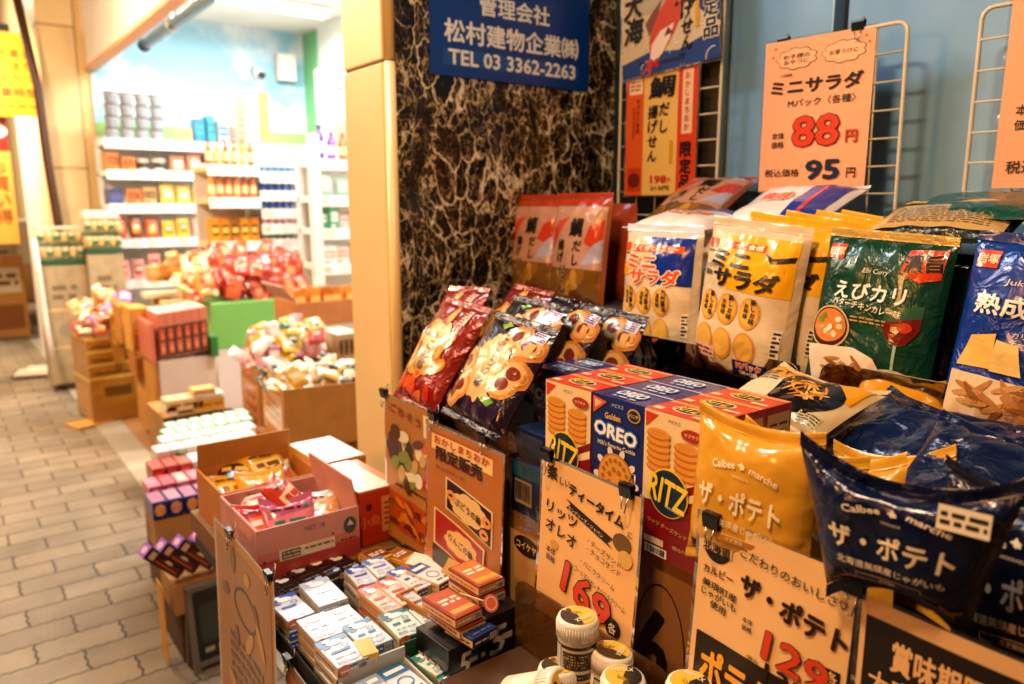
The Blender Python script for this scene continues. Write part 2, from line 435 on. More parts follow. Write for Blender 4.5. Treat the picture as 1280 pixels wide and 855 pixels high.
# ================================================================== SETTING
XP = .77; YM = 1.44; XB = 1.385; XE = 1.05; YC = 6.6; XR = 2.72; ZC = 2.72
def node_mat(name):
    m = bpy.data.materials.new(name); m.use_nodes = True
    return m, m.node_tree.nodes, m.node_tree.links, m.node_tree.nodes['Principled BSDF']
def paver_mat():
    m, n, L, p = node_mat('wavy_pavers')
    tc = n.new('ShaderNodeTexCoord'); sp = n.new('ShaderNodeSeparateXYZ'); L.new(tc.outputs['Object'], sp.inputs[0])
    def wav(a, per, amp):
        q = n.new('ShaderNodeMath'); q.operation = 'MULTIPLY'; q.inputs[1].default_value = math.tau / per; L.new(a, q.inputs[0])
        s = n.new('ShaderNodeMath'); s.operation = 'SINE'; L.new(q.outputs[0], s.inputs[0])
        t = n.new('ShaderNodeMath'); t.operation = 'MULTIPLY'; t.inputs[1].default_value = amp; L.new(s.outputs[0], t.inputs[0]); return t.outputs[0]
    cb = n.new('ShaderNodeCombineXYZ')
    for ax, per, amp in ((0, .047, .0026), (1, .0387, .0026)):
        a = n.new('ShaderNodeMath'); a.operation = 'ADD'; L.new(sp.outputs[ax], a.inputs[0]); L.new(wav(sp.outputs[1 - ax], per, amp), a.inputs[1]); L.new(a.outputs[0], cb.inputs[ax])
    nz = n.new('ShaderNodeTexNoise'); nz.inputs['Scale'].default_value = 14; L.new(tc.outputs['Object'], nz.inputs['Vector'])
    vm = n.new('ShaderNodeVectorMath'); vm.operation = 'MULTIPLY_ADD'; vm.inputs[1].default_value = (.008, .008, 0); L.new(nz.outputs[1], vm.inputs[0]); L.new(cb.outputs[0], vm.inputs[2])
    br = n.new('ShaderNodeTexBrick'); br.offset = .5; br.inputs['Scale'].default_value = 1; br.inputs['Brick Width'].default_value = .232; br.inputs['Row Height'].default_value = .1205
    br.inputs['Mortar Size'].default_value = .0040; br.inputs['Mortar Smooth'].default_value = .35
    br.inputs['Color1'].default_value = lin('#9a886e'); br.inputs['Color2'].default_value = lin('#86745c'); br.inputs['Mortar'].default_value = lin('#3c3024'); br.inputs['Bias'].default_value = 0
    L.new(vm.outputs[0], br.inputs['Vector'])
    def mul(src, scale, lo, hi, det=8):
        t = n.new('ShaderNodeTexNoise'); t.inputs['Scale'].default_value = scale; t.inputs['Detail'].default_value = det; L.new(tc.outputs['Object'], t.inputs['Vector'])
        r = n.new('ShaderNodeMapRange'); r.inputs[1].default_value = .32; r.inputs[2].default_value = .68; r.inputs[3].default_value = lo; r.inputs[4].default_value = hi; L.new(t.outputs[0], r.inputs[0])
        x = n.new('ShaderNodeMix'); x.data_type = 'RGBA'; x.blend_type = 'MULTIPLY'; x.inputs[0].default_value = 1; L.new(src, x.inputs[6]); L.new(r.outputs[0], x.inputs[7]); return x.outputs[2], t
    c, _ = mul(br.outputs[0], 1.3, .62, 1.12); c, _ = mul(c, 3.7, .8, 1.1, 10); c, _ = mul(c, 7, .88, 1.06); c, fine = mul(c, 260, .72, 1.18, 2)
    L.new(c, p.inputs['Base Color']); p.inputs['Roughness'].default_value = .72
    b = n.new('ShaderNodeBump'); b.inputs['Strength'].default_value = .7; b.inputs['Distance'].default_value = .004; b.invert = True; L.new(br.outputs[1], b.inputs['Height'])
    b2 = n.new('ShaderNodeBump'); b2.inputs['Strength'].default_value = .35; b2.inputs['Distance'].default_value = .0015; L.new(fine.outputs[0], b2.inputs['Height']); L.new(b.outputs[0], b2.inputs['Normal'])
    L.new(b2.outputs[0], p.inputs['Normal']); return m
def grid_tile_mat(name, w, h, c1, c2, mortar, rough=.4, off=0, ms=.003):
    m, n, L, p = node_mat(name); tc = n.new('ShaderNodeTexCoord')
    br = n.new('ShaderNodeTexBrick'); br.offset = off; br.inputs['Scale'].default_value = 1; br.inputs['Brick Width'].default_value = w; br.inputs['Row Height'].default_value = h
    br.inputs['Mortar Size'].default_value = ms; br.inputs['Color1'].default_value = lin(c1); br.inputs['Color2'].default_value = lin(c2); br.inputs['Mortar'].default_value = lin(mortar)
    L.new(tc.outputs['Object'], br.inputs['Vector'])
    t = n.new('ShaderNodeTexNoise'); t.inputs['Scale'].default_value = 60; t.inputs['Detail'].default_value = 8; L.new(tc.outputs['Object'], t.inputs['Vector'])
    r = n.new('ShaderNodeMapRange'); r.inputs[1].default_value = .3; r.inputs[2].default_value = .7; r.inputs[3].default_value = .8; r.inputs[4].default_value = 1.1; L.new(t.outputs[0], r.inputs[0])
    x = n.new('ShaderNodeMix'); x.data_type = 'RGBA'; x.blend_type = 'MULTIPLY'; x.inputs[0].default_value = 1; L.new(br.outputs[0], x.inputs[6]); L.new(r.outputs[0], x.inputs[7])
    L.new(x.outputs[2], p.inputs['Base Color']); p.inputs['Roughness'].default_value = rough
    b = n.new('ShaderNodeBump'); b.inputs['Strength'].default_value = .5; b.inputs['Distance'].default_value = .003; b.invert = True; L.new(br.outputs[1], b.inputs['Height']); L.new(b.outputs[0], p.inputs['Normal'])
    return m
def marble_mat():
    m, n, L, p = node_mat('dark_veined_marble'); tc = n.new('ShaderNodeTexCoord')
    mp = n.new('ShaderNodeMapping'); mp.inputs['Scale'].default_value = (1, 1, .6); mp.inputs['Rotation'].default_value = (0, R(14), 0); L.new(tc.outputs['Object'], mp.inputs[0])
    def warp(scale, amt, src):
        t = n.new('ShaderNodeTexNoise'); t.inputs['Scale'].default_value = scale; t.inputs['Detail'].default_value = 5; t.inputs['Roughness'].default_value = .6; L.new(src, t.inputs['Vector'])
        s = n.new('ShaderNodeVectorMath'); s.operation = 'SUBTRACT'; s.inputs[1].default_value = (.5, .5, .5); L.new(t.outputs[1], s.inputs[0])
        a = n.new('ShaderNodeVectorMath'); a.operation = 'MULTIPLY_ADD'; a.inputs[1].default_value = (amt,) * 3; L.new(s.outputs[0], a.inputs[0]); L.new(src, a.inputs[2]); return a.outputs[0]
    w1 = warp(9, .09, mp.outputs[0]); w1 = warp(34, .022, w1)
    def vein(scale, thick, src, ns):
        v = n.new('ShaderNodeTexVoronoi'); v.feature = 'DISTANCE_TO_EDGE'; v.inputs['Scale'].default_value = scale; L.new(src, v.inputs['Vector'])
        r = n.new('ShaderNodeMapRange'); r.interpolation_type = 'SMOOTHSTEP'; r.inputs[1].default_value = 0; r.inputs[2].default_value = thick; r.inputs[3].default_value = 1; r.inputs[4].default_value = 0; L.new(v.outputs['Distance'], r.inputs[0])
        t = n.new('ShaderNodeTexNoise'); t.inputs['Scale'].default_value = ns; t.inputs['Detail'].default_value = 4; L.new(src, t.inputs['Vector'])
        q = n.new('ShaderNodeMapRange'); q.inputs[1].default_value = .36; q.inputs[2].default_value = .62; L.new(t.outputs[0], q.inputs[0])
        k = n.new('ShaderNodeMath'); k.operation = 'MULTIPLY'; L.new(r.outputs[0], k.inputs[0]); L.new(q.outputs[0], k.inputs[1]); return k.outputs[0]
    va = vein(23, .075, w1, 12); vb = vein(60, .11, w1, 20); vc = vein(140, .17, w1, 36)
    def add(a, b, s):
        k = n.new('ShaderNodeMath'); k.operation = 'MULTIPLY_ADD'; k.use_clamp = True; k.inputs[1].default_value = s; L.new(b, k.inputs[0]); L.new(a, k.inputs[2]); return k.outputs[0]
    s = add(va, vb, .62); s = add(s, vc, .38)
    bl = n.new('ShaderNodeTexNoise'); bl.inputs['Scale'].default_value = 30; bl.inputs['Detail'].default_value = 6; L.new(w1, bl.inputs['Vector'])
    s2 = n.new('ShaderNodeMapRange'); s2.inputs[1].default_value = .5; s2.inputs[2].default_value = .8; s2.inputs[4].default_value = .16; L.new(bl.outputs[0], s2.inputs[0])
    s = add(s, s2.outputs[0], 1)
    cr = n.new('ShaderNodeValToRGB'); e = cr.color_ramp.elements; e[0].position = .02; e[0].color = lin('#0c0907'); e[1].position = 1; e[1].color = lin('#ece0c8')
    for q, c in ((.16, '#19120b'), (.36, '#5e4c33'), (.64, '#b8a27c')): x = e.new(q); x.color = lin(c)
    L.new(s, cr.inputs[0]); L.new(cr.outputs[0], p.inputs['Base Color']); p.inputs['Roughness'].default_value = .18; p.inputs['Specular IOR Level'].default_value = .3
    return m
def mural_mat():
    m, n, L, p = node_mat('cloud_mural'); tc = n.new('ShaderNodeTexCoord')
    t = n.new('ShaderNodeTexNoise'); t.inputs['Scale'].default_value = 1.9; t.inputs['Detail'].default_value = 5; L.new(tc.outputs['Object'], t.inputs['Vector'])
    cr = n.new('ShaderNodeValToRGB'); e = cr.color_ramp.elements; e[0].position = .45; e[0].color = lin('#8cc0da'); e[1].position = .6; e[1].color = lin('#eef0ee')
    L.new(t.outputs[0], cr.inputs[0]); L.new(cr.outputs[0], p.inputs['Base Color']); p.inputs['Roughness'].default_value = .6; return m
def door_mat():
    m, n, L, p = node_mat('painted_steel_door'); tc = n.new('ShaderNodeTexCoord')
    mp = n.new('ShaderNodeMapping'); mp.inputs['Scale'].default_value = (1, 1.2, .35); L.new(tc.outputs['Object'], mp.inputs[0])
    t = n.new('ShaderNodeTexNoise'); t.inputs['Scale'].default_value = 5; t.inputs['Detail'].default_value = 5; L.new(mp.outputs[0], t.inputs['Vector'])
    cr = n.new('ShaderNodeValToRGB'); e = cr.color_ramp.elements; e[0].position = .3; e[0].color = lin('#6d9cc2'); e[1].position = .72; e[1].color = lin('#93bad6')
    L.new(t.outputs[0], cr.inputs[0]); L.new(cr.outputs[0], p.inputs['Base Color']); p.inputs['Roughness'].default_value = .33; p.inputs['Metallic'].default_value = .2
    f = n.new('ShaderNodeTexNoise'); f.inputs['Scale'].default_value = 420; L.new(tc.outputs['Object'], f.inputs['Vector'])
    b = n.new('ShaderNodeBump'); b.inputs['Strength'].default_value = .12; b.inputs['Distance'].default_value = .001; L.new(f.outputs[0], b.inputs['Height']); L.new(b.outputs[0], p.inputs['Normal'])
    return m
# ground sheets
b = B(); b.plane((-60, -60, 0), (1, 0, 0), (0, 1, 0)).rect(0, 0, 120, 180, paver_mat(), 0); struct(b.build('pavement'))
b = B(); b.box(.655, -1, .0, .80, 40, .005, grid_tile_mat('granite_kerb_slabs', .6, .62, '#b5ab97', '#998e7a', '#5d5243', .6)); struct(b.build('kerb_strip'))
b = B(); b.box(.802, -1, .0, XR, YC, .006, grid_tile_mat('shop_floor_tiles', .3, .3, '#a87a4e', '#9c6f44', '#6b4a2e', .35)); struct(b.build('shop_floor'))

# yellow tiled pillar with the marble side
def slab_pillar():
    root = empty('pillar', (XP, YM, 0), 'yellow tiled corner pillar between the bright shop entrance and the marble wall', 'pillar')
    ty = mat('#f0cf92', 'wall', .42)
    zs = [0, .30, .56, 1.585, 2.60, 3.05]
    for i in range(5):
        b = B(); b.box(0, .022, zs[i] + .003, .03, .205, zs[i + 1] - .003, ty); b.build('face_tile', root, .003)
    b = B(); b.box(.004, .024, 0, .30, .20, 3.05, mat('#8a5f2c', 'wall')); b.build('core', root)
    for i in range(5):
        b = B(); b.tube([(.013, .012, zs[i] + .002), (.013, .012, zs[i + 1] - .002)], .0125, mat('#f0cf92', 'wall', .35), 16); b.build('bullnose_tile', root)
    return root
slab_pillar()
b = B(); b.box(XP + .02, YM, 0, XB + .4, YM + .022, 3.05, marble_mat()); tag(b.build('marble_wall'), 'dark brown marble side wall with cream veins beside the yellow pillar', 'wall')
# steel door at the back of the recess
dr = empty('steel_door', (XB, .6, 0), 'blue grey painted steel door panels behind the wire racks', 'door')
dm = door_mat(); fm = mat('#a9a294', 'metal', .38)
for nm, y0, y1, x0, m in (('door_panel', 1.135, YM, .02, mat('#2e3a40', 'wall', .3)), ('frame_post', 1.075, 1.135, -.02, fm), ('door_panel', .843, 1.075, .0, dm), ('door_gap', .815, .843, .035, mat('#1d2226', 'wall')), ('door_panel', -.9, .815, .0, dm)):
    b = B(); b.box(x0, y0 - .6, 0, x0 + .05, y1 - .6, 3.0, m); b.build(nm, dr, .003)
# entrance: beam, shutter rail, ceiling
b = B(); b.box(XE, YM + .2, 2.285, XE + .05, YC + .05, 3.2, mat('#e9dccb', 'wall')); bm_ = b.build('entrance_beam'); tag(bm_, 'cream lintel beam with orange lower edge over the shop entrance', 'beam')
b = B(); b.box(XE - .012, YM + .2, 2.262, XE + .06, YC + .05, 2.2849, mat('#e0a765', 'wall')); b.build('edge_trim', bm_)
rl = empty('shutter_rail', (1.3, 5.9, 2.36), 'dark green shutter roller tube under the entrance ceiling', 'roller tube')
b = B(); b.tube([(0, .0, 0), (0, -3.6, 0)], .033, mat('#24463c', 'plastic', .3), 20); b.build('tube', rl)
b = B(); b.tube([(0, .008, 0), (0, -.02, 0)], .042, mat('#12241f', 'plastic'), 20); b.build('end_cap', rl)
for y in (-.75, -2.2): 
    b = B(); b.tube([(0, y, 0), (0, y - .03, 0)], .037, mat('#d8cdbb', 'metal'), 16); b.box(-.006, y - .02, .03, .006, y - .008, .30, mat('#d8cdbb', 'metal')); b.build('hanger', rl)
b = B(); b.box(XE + .16, YM + .03, ZC, XR + .1, YC + .1, ZC + .06, mat('#efece6', 'wall')); tag(b.build('shop_ceiling'), 'white ceiling of the bright shop with tube lights', 'ceiling')
mw_ = empty('cloud_wall', (0, YC, 0), 'shop end wall painted pale blue with white clouds', 'wall')
b = B(); b.box(XE + .02, 0, 1.86, XR, .06, ZC, mural_mat()); b.build('mural', mw_)
b = B(); b.box(XE + .02, .0, 0, XR, .06, 1.86, mat('#e2e6da', 'wall')); b.box(XE + .02, -.004, 1.80, XR, 0, 1.90, mat('#9cc47e', 'wall')); b.build('lower_wall', mw_)
b = B(); b.box(XR, YM + .03, 0, XR + .08, YC + .06, ZC, mat('#eef0ea', 'wall')); rw = b.build('shop_rear_wall'); tag(rw, 'white rear wall of the shop behind the right shelves', 'wall')
b = B(); b.box(XR - .006, YC - .32, 1.9, XR - .0005, YC - .02, ZC - .01, mat('#7fbf86', 'wall')); b.build('green_panel', rw)
# ceiling tubes
for i, y in enumerate((2.9, 4.3, 5.6)):
    t = empty('ceiling_light', (1.9, y, ZC), ['near', 'middle', 'far'][i] + ' white twin tube light fixed across the shop ceiling', 'light', 'shop ceiling lights')
    b = B(); b.box(-.62, -.07, -.035, .62, .07, -.001, mat('#f3f1ec', 'plastic')); b.build('housing', t, .004)
    for s_ in (-.045, .045):
        b = B(); b.tube([(-.6, s_, -.055), (.6, s_, -.055)], .016, emit('tube_glow', '#fff6ea', 14), 12); b.build('tube', t)
# entrance column and its conduit
cl = empty('entrance_column', (.75, YC, 0), 'cream panelled column at the far side of the entrance', 'column')
b = B(); b.box(0, 0, 0, .235, .5, 3.4, mat('#edd3a4', 'wall', .4)); b.build('shaft', cl)
b = B(); b.box(.243, .02, 0, .33, .5, 3.4, mat('#e8c994', 'wall', .4)); b.build('side_panel', cl)
for z in (1.55, 2.55):
    b = B(); b.box(-.003, -.003, z, .24, .2, z + .012, mat('#b98d55', 'wall')); b.build('joint', cl)
b = B(); pts = [(.80 + .0, YC - .05, -.0)]
b = B(); b.tube([at(20, -6, Y=6.45), at(47, 110, Y=6.45), at(59, 200, Y=6.45), at(72, 275, Y=6.45), at(76, 300, Y=6.45)], .03, mat('#5b3a22', 'plastic', .4), 12)
tag(b.build('drain_pipe'), 'dark brown pipe running down the street side of the cream column', 'pipe')
# ================================================================== PRINTED DESIGNS
K = '#1b1512'
def d_tai(b, w, h):
    fill(b, -w * .47, h * .03, w * .47, h * .36, '#86602a'); 
    for i in range(9):
        random.seed(i + 3); b.ell(random.uniform(-.33, .33) * w, random.uniform(.08, .3) * h, w * .11, h * .05, mat(random.choice(['#b58436', '#a06f28', '#c99a4c']), 'film'), 2, random.uniform(0, 90), 14, 2)
    fill(b, -w * .47, h * .33, w * .47, h * .92, '#c9987c', 2); fill(b, -w * .48, h * .94, w * .48, h * .98, '#c8401f', 2)
    b.poly([(-w * .46, h * .62), (-w * .3, h * .78), (-w * .1, h * .82), (-w * .26, h * .66), (-w * .4, h * .5)], mat('#d8573b', 'film'), 3)
    b.poly([(w * .46, h * .5), (w * .2, h * .58), (w * .3, h * .74), (w * .46, h * .8)], mat('#cf4a30', 'film'), 3)
    for x, y, r in ((-.3, .84, .06), (.3, .82, .07), (.36, .42, .07)): b.ring(w * x, h * y, w * r, w * r, w * .012, mat('#cdb2b4', 'film'), 3, 0, 20, (20, 300))
    b.poly([(w * .18, h * .36), (w * .46, h * .40), (w * .46, h * .62), (w * .34, h * .55)], mat('#b9b2c0', 'film'), 3.4)
    b.text('鯛', w * .06, h * .72, h * .17, K, 5, .035, skew=.12); b.vtext('だし', w * .1, h * .61, h * .125, K, 5, .03, skew=.1)
    b.vtext('揚げ', -w * .2, h * .60, h * .105, K, 5, .03, skew=.1); b.vtext('せん', -w * .16, h * .37, h * .15, K, 5, .03, .95, out='#d9b488', ow=.03, skew=.1)
def d_red(b, w, h):
    b.cloud(-w * .05, h * .50, w * .32, h * .30, mat('#d8a24c', 'film'), 2, 11); b.cloud(w * .02, h * .60, w * .22, h * .20, mat('#e6c68a', 'film'), 3, 9)
    for x, y, r in ((.2, .5, 70), (.27, .62, 60), (-.28, .42, 110), (.05, .86, 80), (.3, .36, 50)):
        b.ring(w * x, h * y, w * .13, w * .075, w * .035, mat('#d98d38', 'film'), 4, r); b.ell(w * x, h * y, w * .1, w * .045, mat('#f0b95e', 'film'), 3.5, r, 14)
    for i in range(12):
        random.seed(40 + i); b.ell(random.uniform(-.4, .4) * w, random.uniform(.04, .22) * h, w * .10, w * .045, mat(random.choice(['#e0622a', '#e98a3a', '#c93a1a']), 'film'), 2, random.uniform(0, 180), 14, 2)
    b.vtext('りんごの輪', -w * .0, h * .80, h * .105, '#2c2420', 6, .012, 1.0, skew=.15)
    b.rect(w * .24, h * .80, w * .36, h * .96, mat('#efe4cc', 'film'), 4, 3, 5); b.dashes(w * .25, h * .81, w * .35, h * .95, 5, mat('#a5402a', 'film'), 5, 2)
    b.ring(w * -.08, h * .44, w * .13, h * .2, w * .012, '#7a6a58', 5, 20, arc=(60, 260))
def d_purple(b, w, h):
    b.cloud(0, h * .5, w * .25, h * .34, mat('#e0ba80', 'film'), 2, 11)
    for x, y in ((-.34, .50), (-.28, .25), (-.36, .17), (.16, .86), (.36, .52), (.30, .40), (.36, .80)):
        b.ell(w * x, h * y, w * .16, w * .145, mat('#d8924a', 'film'), 3, 0, 22, 2); b.ell(w * x, h * y, w * .125, w * .11, mat('#e2b878', 'film'), 3.6, 0, 20, 2); b.ell(w * x, h * y, w * .075, w * .062, mat('#8a3c28', 'film'), 4.4, 0, 18, 2)
    b.vtext('ぶどうの輪', w * .02, h * .82, h * .105, '#241a2a', 6, .012, 1.02, skew=.16)
    for x, y, r in ((.3, .13, .1), (.16, .10, .1), (-.05, .09, .1), (.05, .04, .09), (.24, .05, .09)): b.ell(w * x, h * y, w * r, w * r, mat('#3a2044', 'film'), 3, 0, 14, 2)
    b.poly([(w * .12, h * .2), (w * .2, h * .26), (w * .32, h * .22), (w * .26, h * .16)], mat('#7fae3c', 'film'), 4); b.poly([(-w * .2, h * .93), (-w * .1, h * .98), (0, h * .94), (-w * .08, h * .88)], mat('#8fb544', 'film'), 4)
    b.rect(w * .30, h * .86, w * .46, h * .97, mat('#d9cfe0', 'film'), 5, 3, 3); b.dashes(w * .31, h * .87, w * .45, h * .96, 4, mat('#5b4a86', 'film'), 6, 4)
    b.rect(w * .34, h * .70, w * .42, h * .84, mat('#e9b678', 'film'), 5, 2, 3)
def d_mini(c1, c2, name_col, out, strip):
    def d(b, w, h):
        b.M0 = b.M
        fill(b, -w * .45, h * .03, w * .45, h * .955, '#e4cda8' if c1 else '#e6d0ac', 1)
        if c1 == 'blue':
            b.poly([(-w * .1, h * .955), (w * .455, h * .955), (w * .455, h * .60), (w * .36, h * .60), (w * .1, h * .60), (-w * .02, h * .62), (-w * .02, h * .84)], mat('#1d3f96', 'film'), 2)
            for i in range(6): fill(b, w * (-.02 + i * .078), h * .62, w * (.06 + i * .078), h * .95, '#1d3f96', 2.5)
            b.rect(-w * .28, h * .845, w * .36, h * .895, mat('#e8641f', 'film'), 3.4, 10, 2)
            b.text('ミニ', -w * .14, h * .765, h * .10, '#e8641f', 6, .05, w=w * .38, out='#f6e6cc', ow=.07); b.text('サラダ', w * .03, h * .655, h * .115, '#e8641f', 6, .05, w=w * .62, out='#f6e6cc', ow=.07)
            b.rect(-w * .42, h * .66, -w * .2, h * .76, mat('#efa22e', 'film'), 4, 4, 3)
            b.text('ざくっとうまか〜', w * .02, h * .87, h * .038, '#fff2da', 5, .03, w=w * .58, out='#a8400e', ow=.03); seg = '九州醤油味'
        else:
            for i in range(7): fill(b, w * (-.22 + i * .096), h * (.60 if i else .62), w * (-.12 + i * .096), h * .955, '#f2b81e', 2.2)
            b.rect(-w * .26, h * .862, w * .18, h * .905, mat('#e8641f', 'film'), 3.4, 8, 2)
            b.text('さくっと食感', -w * .05, h * .883, h * .034, '#fff2da', 5, .03, w=w * .42, out='#5a2a10', ow=.03)
            b.poly([(w * .19, h * .875), (w * .27, h * .835), (w * .45, h * .865), (w * .44, h * .83), (w * .27, h * .80), (w * .2, h * .85)], '#2a1d12', 4)
            b.text('ミニ', -w * .12, h * .79, h * .105, '#2a1d12', 6, .055, w=w * .38); b.text('サラダ', w * .05, h * .675, h * .12, '#2a1d12', 6, .055, w=w * .62)
            b.text('しっかり', -w * .35, h * .735, h * .034, K, 5, .015); b.text('塩味', -w * .35, h * .69, h * .04, K, 5, .02); seg = '新しお味'
        b.rect(-w * .43, h * .85, -w * .33, h * .91, mat('#e05a1e', 'film'), 4, 3, 3); b.dashes(-w * .43, h * .82, -w * .31, h * .84, 1, '#6b5a48', 5)
        for i, x in enumerate((-.30, -.08, .15)):
            for y in (.47, .24): b.ell(w * x, h * y, w * .105, h * .105, mat('#e0a040', 'film'), 3.5, 0, 22, 2); b.ell(w * x, h * (y + .005), w * .09, h * .09, mat('#ecb95a', 'film'), 4.2, 0, 20, 2)
            b.vtext(seg[:4], w * (x + .04), h * .57, h * .042, K, 6, .03, 1.0); b.vtext(seg[-2:] + '味', w * (x - .03), h * .54, h * .036, K, 6, .03, 1.0)
        if c1 == 'blue':
            b.ell(-w * .21, h * .27, w * .15, h * .10, mat('#e9d0a8', 'film'), 5, 0, 24, 2); b.ell(-w * .21, h * .28, w * .11, h * .06, mat('#3c1f12', 'film'), 5.8, 0, 20, 2)
            b.text('まろやか', -w * .22, h * .20, h * .05, '#e05a1e', 7, .04, out='#f3e2c4', ow=.05); b.text('旨み醤油', w * .1, h * .17, h * .035, '#e05a1e', 7, .03, out='#f3e2c4', ow=.04)
            b.rect(w * .06, h * .06, w * .33, h * .13, mat('#33452c', 'film'), 5, 4, 2); b.text('Mパック', w * .2, h * .095, h * .035, '#f0dfc0', 7, .03)
        else:
            b.rect(w * .04, h * .055, w * .36, h * .155, mat('#24357c', 'film'), 5, 4, 2); b.text('Mパック', w * .2, h * .125, h * .045, '#e8641f', 7, .04, out='#fff2da', ow=.06); b.text('2枚×12袋', w * .2, h * .08, h * .032, '#fff2da', 7, .03)
            b.rect(-w * .42, h * .12, -w * .16, h * .2, mat('#e7b9a0', 'film'), 5, 4, 2); b.dashes(-w * .4, h * .13, -w * .18, h * .19, 2, '#7a4a3a', 6, 5)
        b.rect(w * .38, h * .22, w * .44, h * .40, mat('#f2ead8', 'film'), 4, 2, 3); b.dashes(w * .385, h * .23, w * .435, h * .39, 6, '#3a2f25', 5, 8)
    return d
def fries(b, cx, cy, rx, ry, n, k, seed, cols=('#c08a52', '#b07a42', '#d09c62', '#a06a38'), l=.3):
    r = random.Random(seed)
    for i in range(n):
        a = r.uniform(0, math.tau); q = r.random() ** .5; b.ell(cx + rx * q * math.cos(a), cy + ry * q * math.sin(a), rx * l, rx * l * .2, mat(r.choice(cols), 'film'), k + i * .05, r.uniform(-60, 60), 12)
def d_ebi(b, w, h):
    b.rect(-w * .44, h * .86, -w * .3, h * .95, mat('#d5562a', 'film'), 3, 3, 3); b.text('岩塚', -w * .37, h * .905, h * .05, '#f2dfbc', 4.5, .03)
    b.poly([(w * .18, h * .82), (w * .2, h * .95), (w * .46, h * .97), (w * .45, h * .80), (w * .32, h * .77)], mat('#e0572a', 'film'), 3); b.text('濃旨', w * .32, h * .88, h * .10, '#3a1408', 5, .04, rot=8, out='#f0a25a', ow=.02)
    b.text('Ebi Curry', 0, h * .80, h * .038, '#e6dcc0', 4, .006, skew=.25)
    b.text('えびカリ', -w * .02, h * .675, h * .105, '#f6efdf', 5, .03, w=w * .56); b.text('バターチキンカレー味', -w * .02, h * .585, h * .045, '#f0e0b8', 5, .02, w=w * .56, rot=-4)
    b.dashes(-w * .12, h * .485, w * .16, h * .53, 2, '#c9a35a', 4, 6, .4)
    b.ell(-w * .29, h * .43, w * .17, h * .125, mat('#5a2f14', 'film'), 3, 0, 28, 2); b.ell(-w * .29, h * .44, w * .15, h * .105, mat('#d98a45', 'film'), 4, 0, 26, 2); b.ring(-w * .29, h * .43, w * .18, h * .135, w * .014, '#cdb28a', 4.2)
    for i in range(8): b.ell(w * (-.29 + .09 * math.cos(i * 2.4)), h * (.44 + .055 * math.sin(i * 1.7)), w * .03, h * .018, mat(['#f0d0a0', '#7a9a3a', '#efe2c8'][i % 3], 'film'), 5, i * 40, 10)
    # wine glass
    b.poly([(w * .14, h * .60), (w * .40, h * .64), (w * .40, h * .5), (w * .33, h * .40), (w * .265, h * .38), (w * .19, h * .41), (w * .14, h * .49)], mat('#3d6a4c', 'film'), 3)
    b.poly([(w * .145, h * .52), (w * .40, h * .57), (w * .39, h * .48), (w * .33, h * .405), (w * .265, h * .39), (w * .19, h * .42), (w * .15, h * .47)], mat('#7d2014', 'film'), 4); b.ell(w * .3, h * .50, w * .05, h * .03, mat('#c84a24', 'film'), 5)
    b.rect(w * .255, h * .22, w * .275, h * .39, mat('#a9c2a8', 'film'), 4, 1, 5); b.ell(w * .265, h * .19, w * .15, h * .055, mat('#d6c49a', 'film'), 3, 0, 24, 2)
    # plate with fried pieces
    b.poly([(-w * .47, h * .30), (-w * .05, h * .33), (w * .12, h * .29), (w * .30, h * .06), (0, h * .025), (-w * .38, h * .04)], mat('#e9d7bb', 'film'), 5); fries(b, -w * .10, h * .17, w * .25, h * .09, 26, 6, 5, l=.28)
    b.ell(w * .2, h * .11, w * .09, h * .05, mat('#d8a648', 'film'), 8)
def d_cheese(b, w, h):
    b.rect(-w * .45, h * .86, -w * .31, h * .95, mat('#d5562a', 'film'), 3, 3, 3); b.text('岩塚', -w * .38, h * .905, h * .05, '#f2dfbc', 4.5, .03)
    b.text('Jukusei Cheese', w * .05, h * .795, h * .04, '#e6dcc0', 4, .006, skew=.25, w=w * .55)
    b.text('熟成チーズ', w * .05, h * .675, h * .105, '#f6efdf', 5, .03, w=w * .85)
    b.text('カリッとした歯応えと', w * .14, h * .535, h * .032, '#e0cf9c', 4, .01, w=w * .5); b.text('チーズのコクと旨みを', w * .14, h * .495, h * .032, '#e0cf9c', 4, .01, w=w * .5)
    b.poly([(-w * .36, h * .50), (-w * .2, h * .53), (-w * .19, h * .34), (-w * .42, h * .33)], mat('#eec06a', 'film'), 4); b.poly([(-w * .19, h * .50), (-w * .05, h * .48), (0, h * .33), (-w * .2, h * .33)], mat('#f0cb80', 'film'), 4.5)
    b.poly([(w * .1, h * .34), (w * .2, h * .39), (w * .34, h * .36), (w * .2, h * .33)], mat('#c83a1e', 'film'), 4)
    b.poly([(-w * .44, h * .30), (w * .44, h * .28), (w * .46, h * .05), (-w * .46, h * .05)], mat('#e6cda6', 'film'), 5); fries(b, 0, h * .17, w * .36, h * .09, 44, 6, 9)
